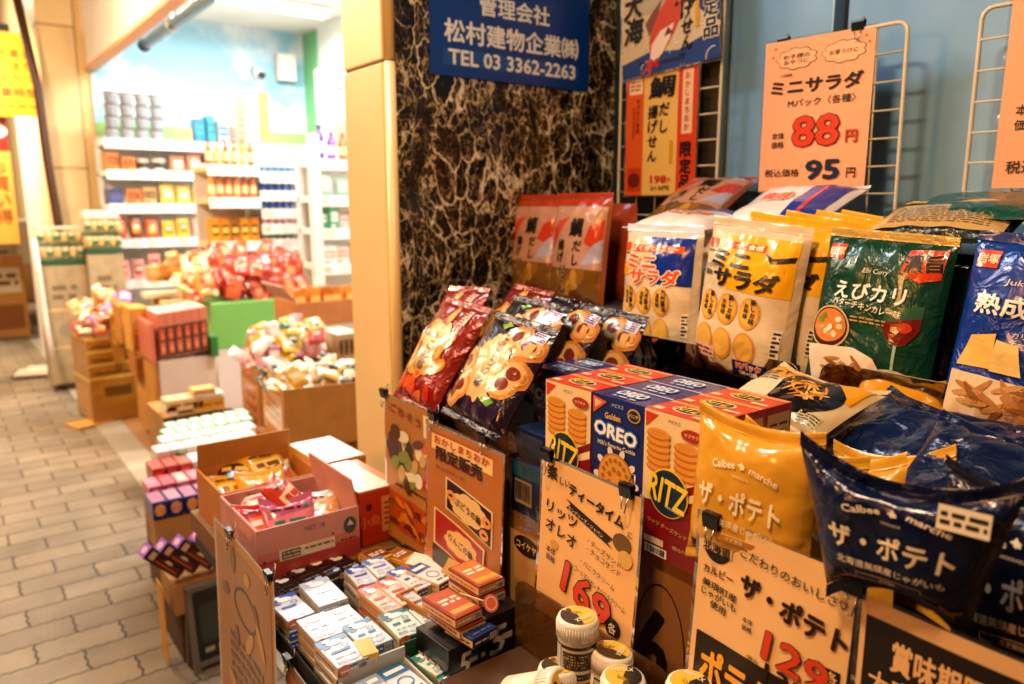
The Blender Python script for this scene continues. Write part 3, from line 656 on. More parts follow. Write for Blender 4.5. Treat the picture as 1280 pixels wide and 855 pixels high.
def d_zap(tx, small, plate):
    def d(b, w, h):
        b.text('Calbee', -w * .16, h * .735, h * .055, tx, 4, .03, w=w * .2, rot=12); b.star(0, h * .765, h * .034, tx, 4, 4, .5); b.star(w * .01, h * .755, h * .025, tx, 4.2, 3, .6)
        b.text('marche', w * .18, h * .73, h * .048, tx, 4, .03, w=w * .22, rot=-14); b.text('HOKKAIDO', 0, h * .675, h * .018, small, 4, .01)
        b.text('ザ・ポテト', -w * .01, h * .50, h * .165, tx, 5, .035, w=w * .68); b.text('北海道美瑛産じゃがいも', 0, h * .335, h * .055, tx, 5, .010, w=w * .62)
        b.rect(-w * .2, h * .205, w * .2, h * .26, small, 3); b.rect(-w * .195, h * .21, w * .195, h * .255, plate, 3.7); b.text('うす塩味', 0, h * .232, h * .03, tx, 5, .01)
        fill(b, -w * .44, h * .0, w * .44, h * .10, '#3a2412', 1)
        r = random.Random(2)
        for i in range(22): b.ell(r.uniform(-.4, .4) * w, r.uniform(.015, .085) * h, w * .07, w * .016, mat(r.choice(['#8d5a22', '#a06c2c', '#6d4318']), 'film'), 2 + i * .04, r.uniform(-40, 40), 10)
    return d
def d_ritz(b, w, h, flip=False):
    b.plane((-w / 2, 0, 0), (1, 0, 0), (0, 0, 1)); g = lambda x: x * w
    b.rect(0, h * .38, w, h, '#efd3a2', 1); b.poly([(0, h * .36), (w, h * .62), (w, 0), (0, 0)][0:2] + [(w, 0), (0, 0)], '#8c1620', 1.4)
    b.poly([(0, h * .42), (w * .5, h * .44), (w, h * .56), (w, h * .50), (w * .5, h * .40), (0, h * .38)], '#f0d9b0', 2)
    for cx, n in ((.26, 6), (.72, 5)):
        for i in range(n):
            y = h * (.62 + i * .045); b.ell(g(cx), y, g(.20), h * .038, '#c77b26', 2.2 + i * .3, 0, 22); b.ell(g(cx), y + h * .010, g(.19), h * .033, '#e3a245', 2.35 + i * .3, 0, 22)
        b.dashes(g(cx - .12), y - h * .005, g(cx + .12), y + h * .025, 2, '#b56e22', 2.6 + n * .3, 4, .12)
    b.poly([(w * .02, h * .985), (w * .24, h * .975), (w * .03, h * .88)], '#d5471c', 2); b.text('ナビスコ', g(.5), h * .955, h * .022, '#6a4a2a', 2, .01)
    b.ell(g(.80), h * .90, g(.17), h * .04, '#b8371a', 5); b.text('サクサク', g(.8), h * .90, h * .025, '#f3d9a2', 6, .02)
    b.ell(g(.46), h * .475, g(.33), h * .165, '#f1cf2e', 5); b.ell(g(.46), h * .475, g(.31), h * .155, '#123a52', 6)
    b.text('RITZ', g(.46), h * .48, h * .17, '#f4d73a', 8, .03, w=g(.62), rot=-9); b.text('CRACKERS', g(.55), h * .38, h * .018, '#e9dfc0', 8, .01, rot=-9)
    b.text('リッツ チーズサンド', g(.45), h * .235, h * .032, '#d8b463', 3, .015, w=g(.66), rot=-6)
    b.rect(g(.06), h * .09, g(.4), h * .135, '#d9c9a8', 3); b.text('9枚×2パック', g(.7), h * .12, h * .026, '#e6c98a', 3, .01)
    b.bars(g(.08), h * .015, g(.46), h * .075, 3)
    b.plane((-w / 2, 0, h), (1, 0, 0), (0, 1, 0)); dd = .05
    b.rect(0, 0, w, dd, '#d8481e', 1); b.rect(0, dd * .8, w, dd * .96, '#f0a06a', 1.5); b.ell(g(.5), dd * .48, g(.26), dd * .26, '#f3d9ae', 2); b.ell(g(.5), dd * .48, g(.22), dd * .21, '#174058', 3); b.text('RITZ', g(.5), dd * .48, dd * .3, '#f4d73a', 4, .03, w=g(.34)); b.rect(g(.7), dd * .12, g(.95), dd * .24, '#f5d7a8', 2); b.rect(g(.05), dd * .12, g(.2), dd * .3, '#f5d7a8', 2)
def d_oreo(b, w, h):
    b.plane((-w / 2, 0, 0), (1, 0, 0), (0, 0, 1)); g = lambda x: x * w
    b.poly([(w * .02, h * .985), (w * .30, h * .96), (w * .03, h * .86)], '#e06a2a', 2); b.poly([(w * .06, h * .965), (w * .22, h * .95), (w * .07, h * .90)], '#f0c29a', 2.5)
    b.text('ナビスコ', g(.5), h * .95, h * .026, '#d9dbe0', 2, .012); b.ell(g(.82), h * .915, g(.12), h * .05, '#c9a468', 3); b.ell(g(.82), h * .915, g(.09), h * .038, '#3a2a18', 4); b.text('バニラ', g(.82), h * .915, h * .025, '#f1dca8', 5, .02)
    b.text('Golden', g(.42), h * .865, h * .042, '#ebc45a', 3, .03, w=g(.3)); b.text('OREO', g(.48), h * .755, h * .095, '#f6f2ea', 4, .05, w=g(.80), rot=-4, out='#2f6fc0', ow=.09)
    b.text("Milk's Favorite Cookie", g(.5), h * .66, h * .032, '#e8dcc0', 3, .015, w=g(.72))
    for i in range(10): b.ell(g(.5) + g(.37) * math.cos(i * .63), h * .42 + h * .2 * math.sin(i * .63), g(.07), h * .025, '#e8dfcf', 2, i * 36)
    b.ell(g(.5), h * .42, g(.34), h * .19, '#c98a34', 3, 0, 32); b.ell(g(.5), h * .425, g(.31), h * .17, '#e0a850', 4, 0, 32)
    for i in range(16): b.ell(g(.5) + g(.24) * math.cos(i * .3927), h * .425 + h * .135 * math.sin(i * .3927), g(.035), h * .018, '#b87a2c', 5, i * 22, 8)
    for i in range(7): b.ell(g(.5) + g(.12) * math.cos(i * .9), h * .425 + h * .07 * math.sin(i * .9), g(.04), h * .02, '#b87a2c', 5, i * 50, 8)
    b.rect(0, h * .16, w, h * .28, '#a8802c', 1.5); b.rect(0, 0, w, h * .16, '#8c6a24', 1.5); b.bars(g(.5), h * .02, g(.9), h * .1, 3, 8)
    b.plane((-w / 2, 0, h), (1, 0, 0), (0, 1, 0)); dd = .05
    b.text('OREO', g(.5), dd * .5, dd * .36, '#e9eef6', 3, .05, w=g(.5), out='#6a9ad8', ow=.06); b.rect(0, dd * .93, w, dd * .985, '#cfd9ea', 1); b.dashes(g(.3), dd * .12, g(.72), dd * .25, 1, '#c9d5ea', 2)
# ---- posters
def d_88(b, w, h):
    c = '#2a211c'
    for cx, t1, t2 in ((-.19, 'お子様の', 'おやつに'), (.24, 'お茶うけに', '')):
        b.cloud(w * cx, h * .875, w * .185, h * .068, c, 1, 9, .16); b.cloud(w * cx, h * .875, w * .178, h * .063, '#f4bd92', 2, 9, .16)
        b.text(t1, w * cx, h * (.89 if t2 else .875), h * .03, c, 3, .012, w=w * .25)
        if t2: b.text(t2, w * cx, h * .855, h * .028, c, 3, .012, w=w * .24)
    for x, y in ((-.42, .9), (-.40, .955), (.42, .95), (.45, .91)): b.star(w * x, h * y, h * .014, '#c98a4a', 2)
    b.text('三幸製菓', -w * .28, h * .772, h * .02, c, 2, .012); b.text('ミニサラダ', 0, h * .695, h * .095, c, 3, .045, w=w * .84)
    b.text('Mパック〈各種〉', w * .06, h * .585, h * .052, c, 3, .012, w=w * .62)
    b.text('88', w * .03, h * .395, h * .19, '#e24a26', 5, .03, w=w * .42, out=c, ow=.022); b.text('円', w * .36, h * .345, h * .075, '#e24a26', 5, .02, out=c, ow=.025)
    b.text('本体', -w * .33, h * .375, h * .045, c, 3, .015); b.text('価格', -w * .33, h * .315, h * .045, c, 3, .015)
    b.text('税込価格', -w * .27, h * .125, h * .052, c, 3, .015, w=w * .34); b.text('95', w * .12, h * .14, h * .12, '#22304a', 4, .05, w=w * .30); b.text('円', w * .38, h * .115, h * .06, c, 4, .025)
def d_part(b, w, h):
    c = '#2a211c'
    b.text('サラダ', -w * .05, h * .75, h * .1, c, 3, .045, w=w * .7)
    b.text('本体', -w * .32, h * .37, h * .05, c, 3, .02); b.text('価格', -w * .32, h * .30, h * .05, c, 3, .02); b.text('88', w * .12, h * .40, h * .2, '#e24a26', 5, .06, out=c, ow=.05)
    b.text('税込価格', -w * .22, h * .10, h * .06, c, 3, .02, w=w * .4); b.text('95円', w * .25, h * .12, h * .1, '#22304a', 4, .04)
def d_taiposter(b, w, h):
    c = K
    b.rect(-w * .5, 0, -w * .24, h, '#e06a2e', 1); b.rect(w * .24, 0, w * .5, h, '#d9502a', 1)
    b.rect(-w * .45, h * .80, -w * .26, h * .95, '#efd9b4', 2); b.dashes(-w * .43, h * .82, -w * .28, h * .94, 4, '#c0603a', 3, 3)
    b.vtext('サクサク食感', -w * .32, h * .76, h * .042, '#6b2a14', 3, .01); b.dashes(-w * .40, h * .45, -w * .36, h * .7, 12, '#7a3018', 3, 5, .4)
    b.rect(-w * .46, h * .03, -w * .26, h * .22, '#c94a22', 2); b.ell(-w * .36, h * .12, w * .09, h * .06, '#7a2a14', 3)
    b.text('鯛', w * .02, h * .83, h * .16, c, 4, .035, w=w * .34, skew=.12); b.vtext('だし', w * .06, h * .72, h * .12, c, 4, .03, skew=.1); b.vtext('揚げせん', -w * .1, h * .70, h * .105, c, 4, .03, skew=.1)
    b.rect(w * .14, h * .24, w * .19, h * .42, '#d9a236', 3)
    b.text('198', w * .0, h * .125, h * .055, '#c8342a', 4, .04, w=w * .22); b.text('円', w * .15, h * .115, h * .03, '#c8342a', 4, .02); b.text('213円', w * .02, h * .055, h * .035, c, 4, .02, w=w * .26)
    b.poly([(w * .3, h * .93), (w * .44, h * .93), (w * .44, h * .46), (w * .3, h * .46)], '#f0c9a0', 2); b.vtext('おかしまちおか', w * .37, h * .915, h * .058, '#c8442a', 4, .02)
    b.vtext('限定品', w * .37, h * .40, h * .115, '#1e1a28', 4, .04)
def d_fish(b, w, h):
    b.rect(-w * .5, 0, w * .5, h, '#d8c4a2', 1)
    b.poly([(-w * .5, h * .0), (w * .5, h * .0), (w * .5, h * .26), (w * .1, h * .15), (-w * .2, h * .20), (-w * .5, h * .14)], '#33508a', 2)
    b.poly([(w * .34, h * .98), (w * .5, h * .98), (w * .5, h * .3), (w * .42, h * .34), (w * .30, h * .46), (w * .28, h * .8)], '#2d4a86', 2); b.cloud(-w * .2, h * .62, w * .22, h * .08, '#c2b49a', 2, 7); b.cloud(w * .05, h * .78, w * .2, h * .06, '#c2b49a', 2, 7)
    for i in range(16):
        random.seed(i); b.ring(w * random.uniform(-.45, .45), h * random.uniform(.04, .34), w * .06, h * .05, w * .007, '#e8dcc4', 3, random.uniform(0, 60), arc=(10, 170))
    # red sea bream
    body = [(-w * .24, h * (.12 - .06)), (-w * .19, h * (.20 - .06)), (-w * .20, h * (.36 - .06)), (-w * .13, h * (.55 - .06)), (-w * .02, h * (.68 - .06)), (w * .10, h * (.69 - .06)), (w * .16, h * (.60 - .06)), (w * .13, h * (.50 - .06)), (w * .06, h * (.38 - .06)), (-w * .04, h * (.24 - .06)), (-w * .16, h * (.14 - .06))]
    b.poly(body, '#d2593c', 4); b.poly([(-w * .19, h * (.20 - .06)), (-w * .17, h * (.32 - .06)), (-w * .08, h * (.42 - .06)), (w * .06, h * (.46 - .06)), (w * .02, h * (.34 - .06)), (-w * .06, h * (.22 - .06)), (-w * .15, h * (.15 - .06))], '#efd8c4', 5)
    b.poly([(-w * .20, h * (.40 - .06)), (-w * .24, h * (.52 - .06)), (-w * .15, h * (.62 - .06)), (-w * .06, h * (.70 - .06)), (-w * .10, h * (.58 - .06))], '#8c5a48', 4.5); b.ell(w * .09, h * .55, w * .018, h * .022, '#1c1412', 6); b.poly([(0, h * (.44 - .06)), (-w * .04, h * (.36 - .06)), (w * .05, h * (.38 - .06))], '#7a4436', 6)
    b.poly([(-w * .24, h * (.12 - .06)), (-w * .30, h * (.05 - .06)), (-w * .22, h * (.10 - .06)), (-w * .20, h * (.03 - .06)), (-w * .17, h * (.14 - .06))], '#c9563c', 4)
    b.vtext('大海', -w * .36, h * .78, h * .24, K, 7, .04, .96, skew=.15); b.vtext('だし', w * .27, h * .86, h * .17, K, 7, .035, skew=.12); b.vtext('揚げせん', w * .19, h * .68, h * .145, K, 7, .035, .95, skew=.12)
    b.rect(w * .27, h * .30, w * .31, h * .56, '#d9a236', 5); b.vtext('お求め', w * .42, h * 1.0, h * .10, '#e4572e', 5, .03, out='#f6e6cc', ow=.06)
    b.vtext('限定品', w * .42, h * .70, h * .165, '#1e1a28', 7, .04, out='#efe3cd', ow=.05)
    b.text('198', -w * .16, h * .085, h * .075, '#c8342a', 7, .04, w=w * .12); b.dashes(-w * .07, h * .06, w * .16, h * .1, 2, '#3a3a4a', 7, 4)
def d_169(b, w, h):
    c = '#2b1d10'
    b.text('楽', -w * .38, h * .925, h * .085, c, 3, .05, out='#f7dca0', ow=.0); b.text('しい', -w * .24, h * .895, h * .045, c, 3, .02); b.text('ティータイム', w * .09, h * .845, h * .07, c, 3, .05, w=w * .56, rot=-7); b.text('に', w * .43, h * .77, h * .035, c, 3, .015)
    b.poly([(-w * .22, h * .80), (w * .28, h * .70), (w * .22, h * .665), (w * .28, h * .64), (-w * .22, h * .745), (-w * .17, h * .775)], c, 2); b.text('モンデリーズ・ジャパン', 0, h * .722, h * .026, '#f0d8a8', 4, .015, w=w * .38, rot=-12)
    b.text('リッツ', -w * .26, h * .69, h * .075, c, 3, .022, w=w * .34, rot=-8); b.text('オレオ', -w * .26, h * .575, h * .075, c, 3, .022, w=w * .34, rot=-8)
    b.text('・チーズサンド', w * .2, h * .595, h * .038, c, 3, .008, w=w * .34, rot=-9); b.text('・チョコサンド', w * .2, h * .545, h * .038, c, 3, .008, w=w * .34, rot=-9)
    b.ell(w * .36, h * .70, w * .085, h * .055, '#7d5f36', 2); b.ell(w * .40, h * .62, w * .065, h * .05, '#e0b465', 3); b.ell(-w * .33, h * .475, w * .045, h * .03, '#d9a860', 2)
    b.text('・バニラクリーム', w * .15, h * .45, h * .035, c, 3, .006, w=w * .36, rot=-9); b.text('・ゴールデンオレオバニラクリーム', w * .16, h * .375, h * .038, c, 3, .006, w=w * .56, rot=-10)
    b.text('本体', -w * .36, h * .43, h * .04, c, 3, .015, rot=-8); b.text('価格', -w * .36, h * .38, h * .04, c, 3, .015, rot=-8)
    b.text('169', w * .05, h * .285, h * .19, '#d8502a', 5, .03, w=w * .50, rot=-12, out=c, ow=.022)
    b.ell(w * .34, h * .20, w * .07, h * .055, c, 3); b.text('各', w * .34, h * .20, h * .06, '#f0d8a8', 5, .02); b.text('円', w * .34, h * .075, h * .085, '#d8502a', 5, .03, out=c, ow=.025)
def d_129(b, w, h):
    c = '#2a1a10'
    b.ell(-w * .36, h * .85, w * .10, h * .085, c, 1); b.rect(-w * .47, h * .82, -w * .25, h * .875, '#f0c690', 2); b.text('北海道', -w * .36, h * .848, h * .05, c, 4, .03, w=w * .2)
    b.text('こだわりのおいしさ♡', w * .14, h * .865, h * .05, c, 3, .012, w=w * .66, rot=-5)
    b.text('カルビー', -w * .34, h * .72, h * .045, c, 3, .015, w=w * .22, out='#f8d9a6', ow=.01); b.text('ザ・ポテト', w * .16, h * .70, h * .115, c, 4, .03, w=w * .66, rot=-7, out='#7a4a28', ow=.03)
    for t, y in (('美瑛町産', .635), ('じゃがいも', .585), ('使用', .535)): b.text(t, -w * .32, h * y, h * .042, c, 3, .02, w=w * (.26 if len(t) > 2 else .12), rot=-4)
    b.text('本体', -w * .10, h * .55, h * .03, c, 3, .01); b.text('価格', -w * .10, h * .51, h * .03, c, 3, .01)
    b.text('129', w * .22, h * .47, h * .14, '#d8502a', 5, .03, w=w * .38, rot=-6, out='#5a2412', ow=.02); b.rect(w * .39, h * .40, w * .47, h * .52, c, 2); b.vtext('各種', w * .43, h * .515, h * .055, '#f0c690', 4, .02); b.text('円', w * .43, h * .35, h * .05, c, 3, .02)
    b.text('(税込', -w * .04, h * .37, h * .035, c, 3, .01); b.text('139', w * .18, h * .345, h * .09, c, 4, .03, w=w * .26, rot=-5)
    b.rect(-w * .46, h * .0, w * .2, h * .36, c, 1.6); b.rect(-w * .43, h * .02, w * .17, h * .335, '#2c1a10', 2); b.text('ポテト', -w * .14, h * .2, h * .19, '#f2b545', 4, .05, w=w * .52)
def d_black(b, w, h):
    b.rect(-w * .475, 0, w * .5, h * .93, '#2a1a11', 1)
    b.text('賞味期限が間近', -w * .02, h * .80, h * .13, '#eec391', 3, .035, w=w * .66, rot=-1); b.text('大変お買得価格', -w * .09, h * .655, h * .10, '#eec391', 3, .02, w=w * .70, rot=-1)
    b.rect(-w * .40, 0, w * .44, h * .46, '#eec391', 2); b.rect(-w * .37, 0, w * .41, h * .42, '#2a1a11', 3); b.rect(-w * .30, 0, w * .34, h * .34, '#eec391', 4)
def d_genti(b, w, h):
    c = '#3a1c0c'
    b.rect(-w * .44, h * .86, w * .38, h * .955, '#f3cf8c', 1); b.rect(-w * .44, h * .955, w * .38, h * .965, '#b84a24', 1); b.text('おかしまちおか', -w * .03, h * .925, h * .045, '#c8442a', 3, .03, w=w * .74); b.text('限定販売', -w * .06, h * .845, h * .085, '#2a160a', 3, .045, w=w * .62)
    b.text('〈チョコスナック〉', -w * .18, h * .755, h * .025, c, 3, .01, w=w * .4)
    b.poly([(-w * .24, h * .72), (w * .40, h * .66), (w * .40, h * .44), (-w * .24, h * .52)], '#f2d8a6', 2); b.poly([(-w * .22, h * .71), (w * .38, h * .65), (w * .38, h * .45), (-w * .22, h * .53)], '#2a1a2c', 3)
    b.cloud(w * .08, h * .585, w * .24, h * .085, '#eecb8a', 4); b.text('ぶどうの輪', w * .08, h * .585, h * .05, c, 6, .02, w=w * .36, rot=-8)
    for x, y in ((.30, .50), (-.16, .62), (.33, .58)): b.ring(w * x, h * y, w * .06, h * .032, w * .03, '#e9a45a', 5)
    b.poly([(-w * .38, h * .50), (w * .32, h * .42), (w * .30, h * .18), (-w * .38, h * .27)], '#f2d8a6', 6); b.poly([(-w * .36, h * .49), (w * .30, h * .41), (w * .28, h * .19), (-w * .36, h * .28)], '#b23016', 7)
    b.cloud(-w * .0, h * .345, w * .22, h * .075, '#eec070', 8); b.text('りんごの輪', 0, h * .345, h * .05, c, 9, .02, w=w * .34, rot=-8)
    b.poly([(-w * .40, h * .26), (w * .30, h * .16), (w * .30, h * .03), (-w * .40, h * .12)], '#3a1d12', 4); b.ell(w * .1, h * .11, w * .22, h * .018, '#f5dfae', 6, -8); b.text('198円', -w * .1, h * .17, h * .05, '#e8b24a', 9, .03, rot=-8)
def d_food(b, w, h):
    b.text('ごちそう', -w * .1, h * .92, h * .06, '#8a3a1a', 3, .03, w=w * .6, rot=-6); b.rect(w * .25, h * .82, w * .42, h * .97, '#f0d6a0', 2); b.vtext('新発売', w * .335, h * .96, h * .045, '#a8421a', 3, .02)
    r = random.Random(4)
    b.cloud(-w * .22, h * .66, w * .25, h * .13, '#4a2f2c', 2)
    for i in range(26): b.ell(r.uniform(-.32, .40) * w, r.uniform(.42, .8) * h, w * r.uniform(.06, .13), h * r.uniform(.03, .055), r.choice(['#e8d9b0', '#cfae5a', '#8f9a3a', '#5c3a2a', '#d86a2a', '#efe6cc', '#7a4a3a']), 2.5 + i * .1, r.uniform(0, 180), 14)
    b.ell(w * .34, h * .50, w * .12, h * .045, '#c8321c', 6); b.dashes(-w * .3, h * .385, w * .28, h * .415, 1, '#4a2a16', 3, 3)
    b.poly([(-w * .42, h * .34), (w * .42, h * .30), (w * .42, h * .05), (-w * .42, h * .10)], '#b8561e', 2)
    for i in range(24): b.ell(r.uniform(-.36, .36) * w, r.uniform(.1, .28) * h, w * .1, h * .02, r.choice(['#8f4a1a', '#d8842e', '#6a2f12']), 3 + i * .05, r.uniform(-40, 40), 10)
def d_sign(b, w, h):
    c = '#eef0f2'
    b.text('管理会社', w * .0, h * .64, h * .17, c, 1, .03, w=w * .44); b.text('松村建物企業㈱', w * .0, h * .385, h * .19, c, 1, .035, w=w * .84)
    b.rect(-w * .43, h * .09, w * .43, h * .235, '#1c60ae', .5); b.text('TEL 03 3362-2263', 0, h * .165, h * .125, c, 2, .035, w=w * .80)
# ================================================================== FRONT DISPLAY
DK = mat('#241a13', 'card'); KRAFT = '#b98c55'
def table(x0, x1, y0, y1, z, label, col='#4a3220'):
    t = empty('display_table', ((x0 + x1) / 2, (y0 + y1) / 2, 0), label, 'table')
    a, c = (x1 - x0) / 2, (y1 - y0) / 2
    b = B(); b.box(-a, -c, z - .025, a, c, z, mat(col, 'card')); b.build('table_top', t, .002)
    for sx in (-1, 1):
        for sy in (-1, 1):
            q = .2 if sx < 0 and sy > 0 else 0
            b = B(); b.box(q + sx * (a - .02) - .018, sy * (c - .03) - .018, 0, q + sx * (a - .02) + .018, sy * (c - .03) + .018, z - .026, mat('#2b2019', 'card')); b.build('leg', t)
    return t
table(.35, .76, -.35, 1.50, .66, 'low wooden display table under the gum trays and the pink carton')
table(.62, 1.36, -.35, 1.42, .655, 'dark wooden back table carrying the cartons below the cracker boxes', '#2e2118')
# upper tier
sh = empty('display_shelf', (1.0, .5, 0), 'dark upper tier shelf holding the rice cracker and curry snack bags', 'shelf')
b = B(); b.box(-.03, -.85, 1.012, .375, .92, 1.035, mat('#2f2016', 'card')); b.build('shelf_board', sh, .002)
b = B(); b.box(-.018, -.85, .66, -.006, .92, 1.011, mat('#20160f', 'card')); b.build('front_board', sh)
for y in (-.3, .3):
    b = B(); b.box(.0, y - .01, .66, .36, y + .01, 1.011, mat('#20160f', 'card')); b.build('upright', sh)
def lip(p0, p1, z0, z1, label, m=ACRY, r=.02, yaw=-90, t=.003):
    """upright acrylic strip along Y between p0=(x,y) and p1=(x,y) with rounded upper corners"""
    a = Vector((p0[0], p0[1], 0)); c = Vector((p1[0], p1[1], 0)); L = (c - a).length; h = z1 - z0; b = B()
    prof = [(0, 0), (L, 0)] + [(L - r + r * math.sin(R(q)), h - r + r * math.cos(R(q))) for q in (90, 68, 45, 22, 0)] + [(r - r * math.sin(R(q)), h - r + r * math.cos(R(q))) for q in (0, 22, 45, 68, 90)]
    n = len(prof); b.add([(u, 0, v) for u, v in prof] + [(u, t, v) for u, v in prof], [tuple(range(n)), tuple(range(n, 2 * n))[::-1]] + [(i, i + n, (i + 1) % n + n, (i + 1) % n) for i in range(n)], m)
    o = b.build('acrylic_lip')
    if m is ACRY: e = B(); e.tube([(u, t / 2, v) for u, v in prof[2:]], .0011, mat('#94805c', 'plastic', .2), 6); e.build('edge_highlight', o)  # paler tube puts the highlight of the acrylic edge into colour
    d = (c - a).normalized(); o.matrix_world = Matrix.Translation((a.x, a.y, z0)) @ Matrix.Rotation(math.atan2(d.y, d.x), 4, 'Z')
    return tag(o, label, 'acrylic guard')
lip((.965, .57), (.945, -.12), 1.012, 1.085, 'long clear acrylic guard in front of the curry and cheese snack bags')
lip((.972, 1.0), (.962, .60), 1.012, 1.075, 'clear acrylic guard in front of the two salad cracker bags')
lip((.57, .75), (.57, .478), .662, .812, 'brown tinted acrylic divider behind the gum bottles and below the 169 yen card', SMOKE)

# ---- top tier bags
def p3(x, y, z): return (x, y, z)
bag('snack_bag', .158, .208, .045, '#a8643c', d_tai, 'orange sea bream cracker bag standing against the marble wall', 'snack bag', pose((1.09, 1.372, 1.10), -90, 6), seed=1, group='orange sea bream cracker bags', seal_col='#b8461f', pinch=.02)
bag('snack_bag', .165, .215, .05, '#a8643c', d_tai, 'orange sea bream cracker bag beside the blue and white salad cracker bag', 'snack bag', pose((1.06, 1.186, 1.095), -90, 6), seed=2, group='orange sea bream cracker bags', seal_col='#b8461f', pinch=.02)
bag('snack_bag', .165, .215, .05, '#b06a40', d_tai, 'orange sea bream cracker bag lying back on top of its row under the wire rack', 'snack bag', pose((1.16, 1.03, 1.245), -84, 62), seed=3, group='orange sea bream cracker bags', seal_col='#b8461f')
for i, (x, y) in enumerate(((1.15, 1.37), (1.15, 1.19))):
    bag('snack_bag', .158, .20, .045, '#a84a26', None, ['dark orange bag hidden behind the sea bream bag by the marble', 'dark orange bag hidden behind the second sea bream bag'][i], 'snack bag', pose((x, y, 1.10), -90, 4), seed=4 + i, low=True)
carton('riser_carton', .42, .22, .062, '#3a2a1c', 'low dark carton raising the orange sea bream bags above the shelf', 'carton', pose((1.055, 1.23, 1.036), -90), kind='card')
d_mb = d_mini('blue', 0, 0, 0, 0); d_my = d_mini(None, 0, 0, 0, 0)
bag('snack_bag', .172, .222, .055, '#d9c8b4', d_mb, 'blue and white salad cracker bag with orange lettering', 'snack bag', pose((.995, .897, 1.03), -90, 2, 0), seed=6, seal_col='#dfe4ec', pinch=.02)
bag('snack_bag', .178, .232, .065, '#dcc8a8', d_my, 'foremost yellow and white salad cracker bag with black lettering', 'snack bag', pose((.985, .722, 1.03), -91, 3, 5), seed=7, group='yellow salad cracker bags', pinch=.02)
for i, (dx, dy, rl) in enumerate(((.04, -.030, 7), (.08, -.062, 8), (.115, -.088, 9), (.15, -.11, 9))):
    bag('snack_bag', .178, .232, .06, '#e8b32a', d_my if i < 3 else None, ['second', 'third', 'fourth', 'hindmost'][i] + ' yellow salad cracker bag counted from the front of its row', 'snack bag', pose((.985 + dx, .722 + dy, 1.036), -92, 3, rl), seed=8 + i, group='yellow salad cracker bags', pinch=.02)
for i, dx in enumerate((.06, .12)):
    bag('snack_bag', .172, .215, .055, '#e6d6c4', None, ['blue and white salad cracker bag standing right behind its front bag', 'blue and white salad cracker bag standing against the rear of its row'][i], 'snack bag', pose((.995 + dx, .905, 1.036), -90, 2), seed=14 + i, low=True)
def d_lying(b, w, h):
    fill(b, -w * .45, h * .62, w * .45, h * .96, '#24449c', 2); b.poly([(-w * .3, h * .50), (w * .05, h * .52), (w * .05, h * .40), (-w * .3, h * .38)], mat('#2b4a9e', 'film'), 3)
    b.text('ミニサラダ', w * .1, h * .30, h * .13, '#e8641f', 4, .05, w=w * .5, out='#f6e6cc', ow=.06)
def d_lying2(b, w, h):
    fill(b, w * .12, h * .05, w * .45, h * .95, '#24449c', 2); b.rect(w * .25, h * .1, w * .29, h * .9, mat('#d8462a', 'film'), 3, 2, 8); b.text('塩味', -w * .12, h * .5, h * .22, '#e8641f', 4, .04, out='#f6e6cc', ow=.06)
bag('snack_bag', .18, .17, .05, '#eadfd6', d_lying, 'white and blue cracker bag lying flat on top above the blue salad bag', 'snack bag', pose((1.03, .925, 1.256), -90, 86), seed=21, ear=.0)
bag('snack_bag', .20, .14, .04, '#eadfd6', d_lying2, 'white cracker bag with a blue end lying across the tops of the row', 'snack bag', pose((1.12, .78, 1.265), -94, 66), seed=22)
bag('snack_bag', .19, .16, .04, WRAP, None, 'clear plastic wrapped cracker bag lying behind the yellow bags', 'snack bag', pose((1.16, .60, 1.25), -95, 80), seed=23)
bag('snack_bag', .172, .218, .05, '#17503a', d_ebi, 'dark green shrimp curry snack bag with a wine glass picture', 'snack bag', pose((.985, .522, 1.035), -90, 7, 3), seed=25, kind='foil', seal_col='#c9a552', pinch=.015, wr=1.2)
bag('snack_bag', .172, .218, .05, '#14479c', d_cheese, 'blue ripe cheese snack bag beside the green curry bag', 'snack bag', pose((.965, .325, 1.035), -90, 6, 4), seed=26, kind='foil', seal_col='#1c3a78', pinch=.015, wr=1.4)
for i, (x, y, c) in enumerate(((1.04, .50, '#123f2e'), (1.02, .31, '#123a80'), (1.09, .49, '#123f2e'))):
    bag('snack_bag', .17, .21, .05, c, None, ['green foil bag behind the shrimp curry snack', 'blue foil bag behind the ripe cheese snack', 'hindmost green foil bag behind the shrimp curry snack'][i], 'snack bag', pose((x, y, 1.025), -90, 5, 4), seed=27 + i, low=True, kind='foil')
def d_backprint(b, w, h):
    fill(b, -w * .46, h * .1, w * .46, h * .62, '#c9a86a', 2); b.dashes(-w * .36, h * .18, w * .36, h * .55, 9, '#6b5230', 3, 5, .35); b.poly([(-w * .4, h * .7), (w * .4, h * .66), (w * .36, h * .78), (-w * .36, h * .8)], mat('#d9b25c', 'foil'), 3)
bag('snack_bag', .18, .14, .034, '#1a2a22', d_backprint, 'black and gold bag lying on its face above the green curry bag', 'snack bag', pose((1.02, .470, 1.252), -88, 70), seed=31, kind='foil', ear=.012)
bag('snack_bag', .18, .14, .034, '#17211f', d_backprint, 'black and gold bag lying on its face above the blue cheese bag', 'snack bag', pose((1.00, .280, 1.252), -92, 70), seed=32, kind='foil', ear=.012)
bag('snack_bag', .19, .15, .03, '#1d5a45', None, 'green topped bag lying over the black and gold bag', 'snack bag', pose((1.07, .455, 1.282), -90, 80), seed=33, kind='foil')

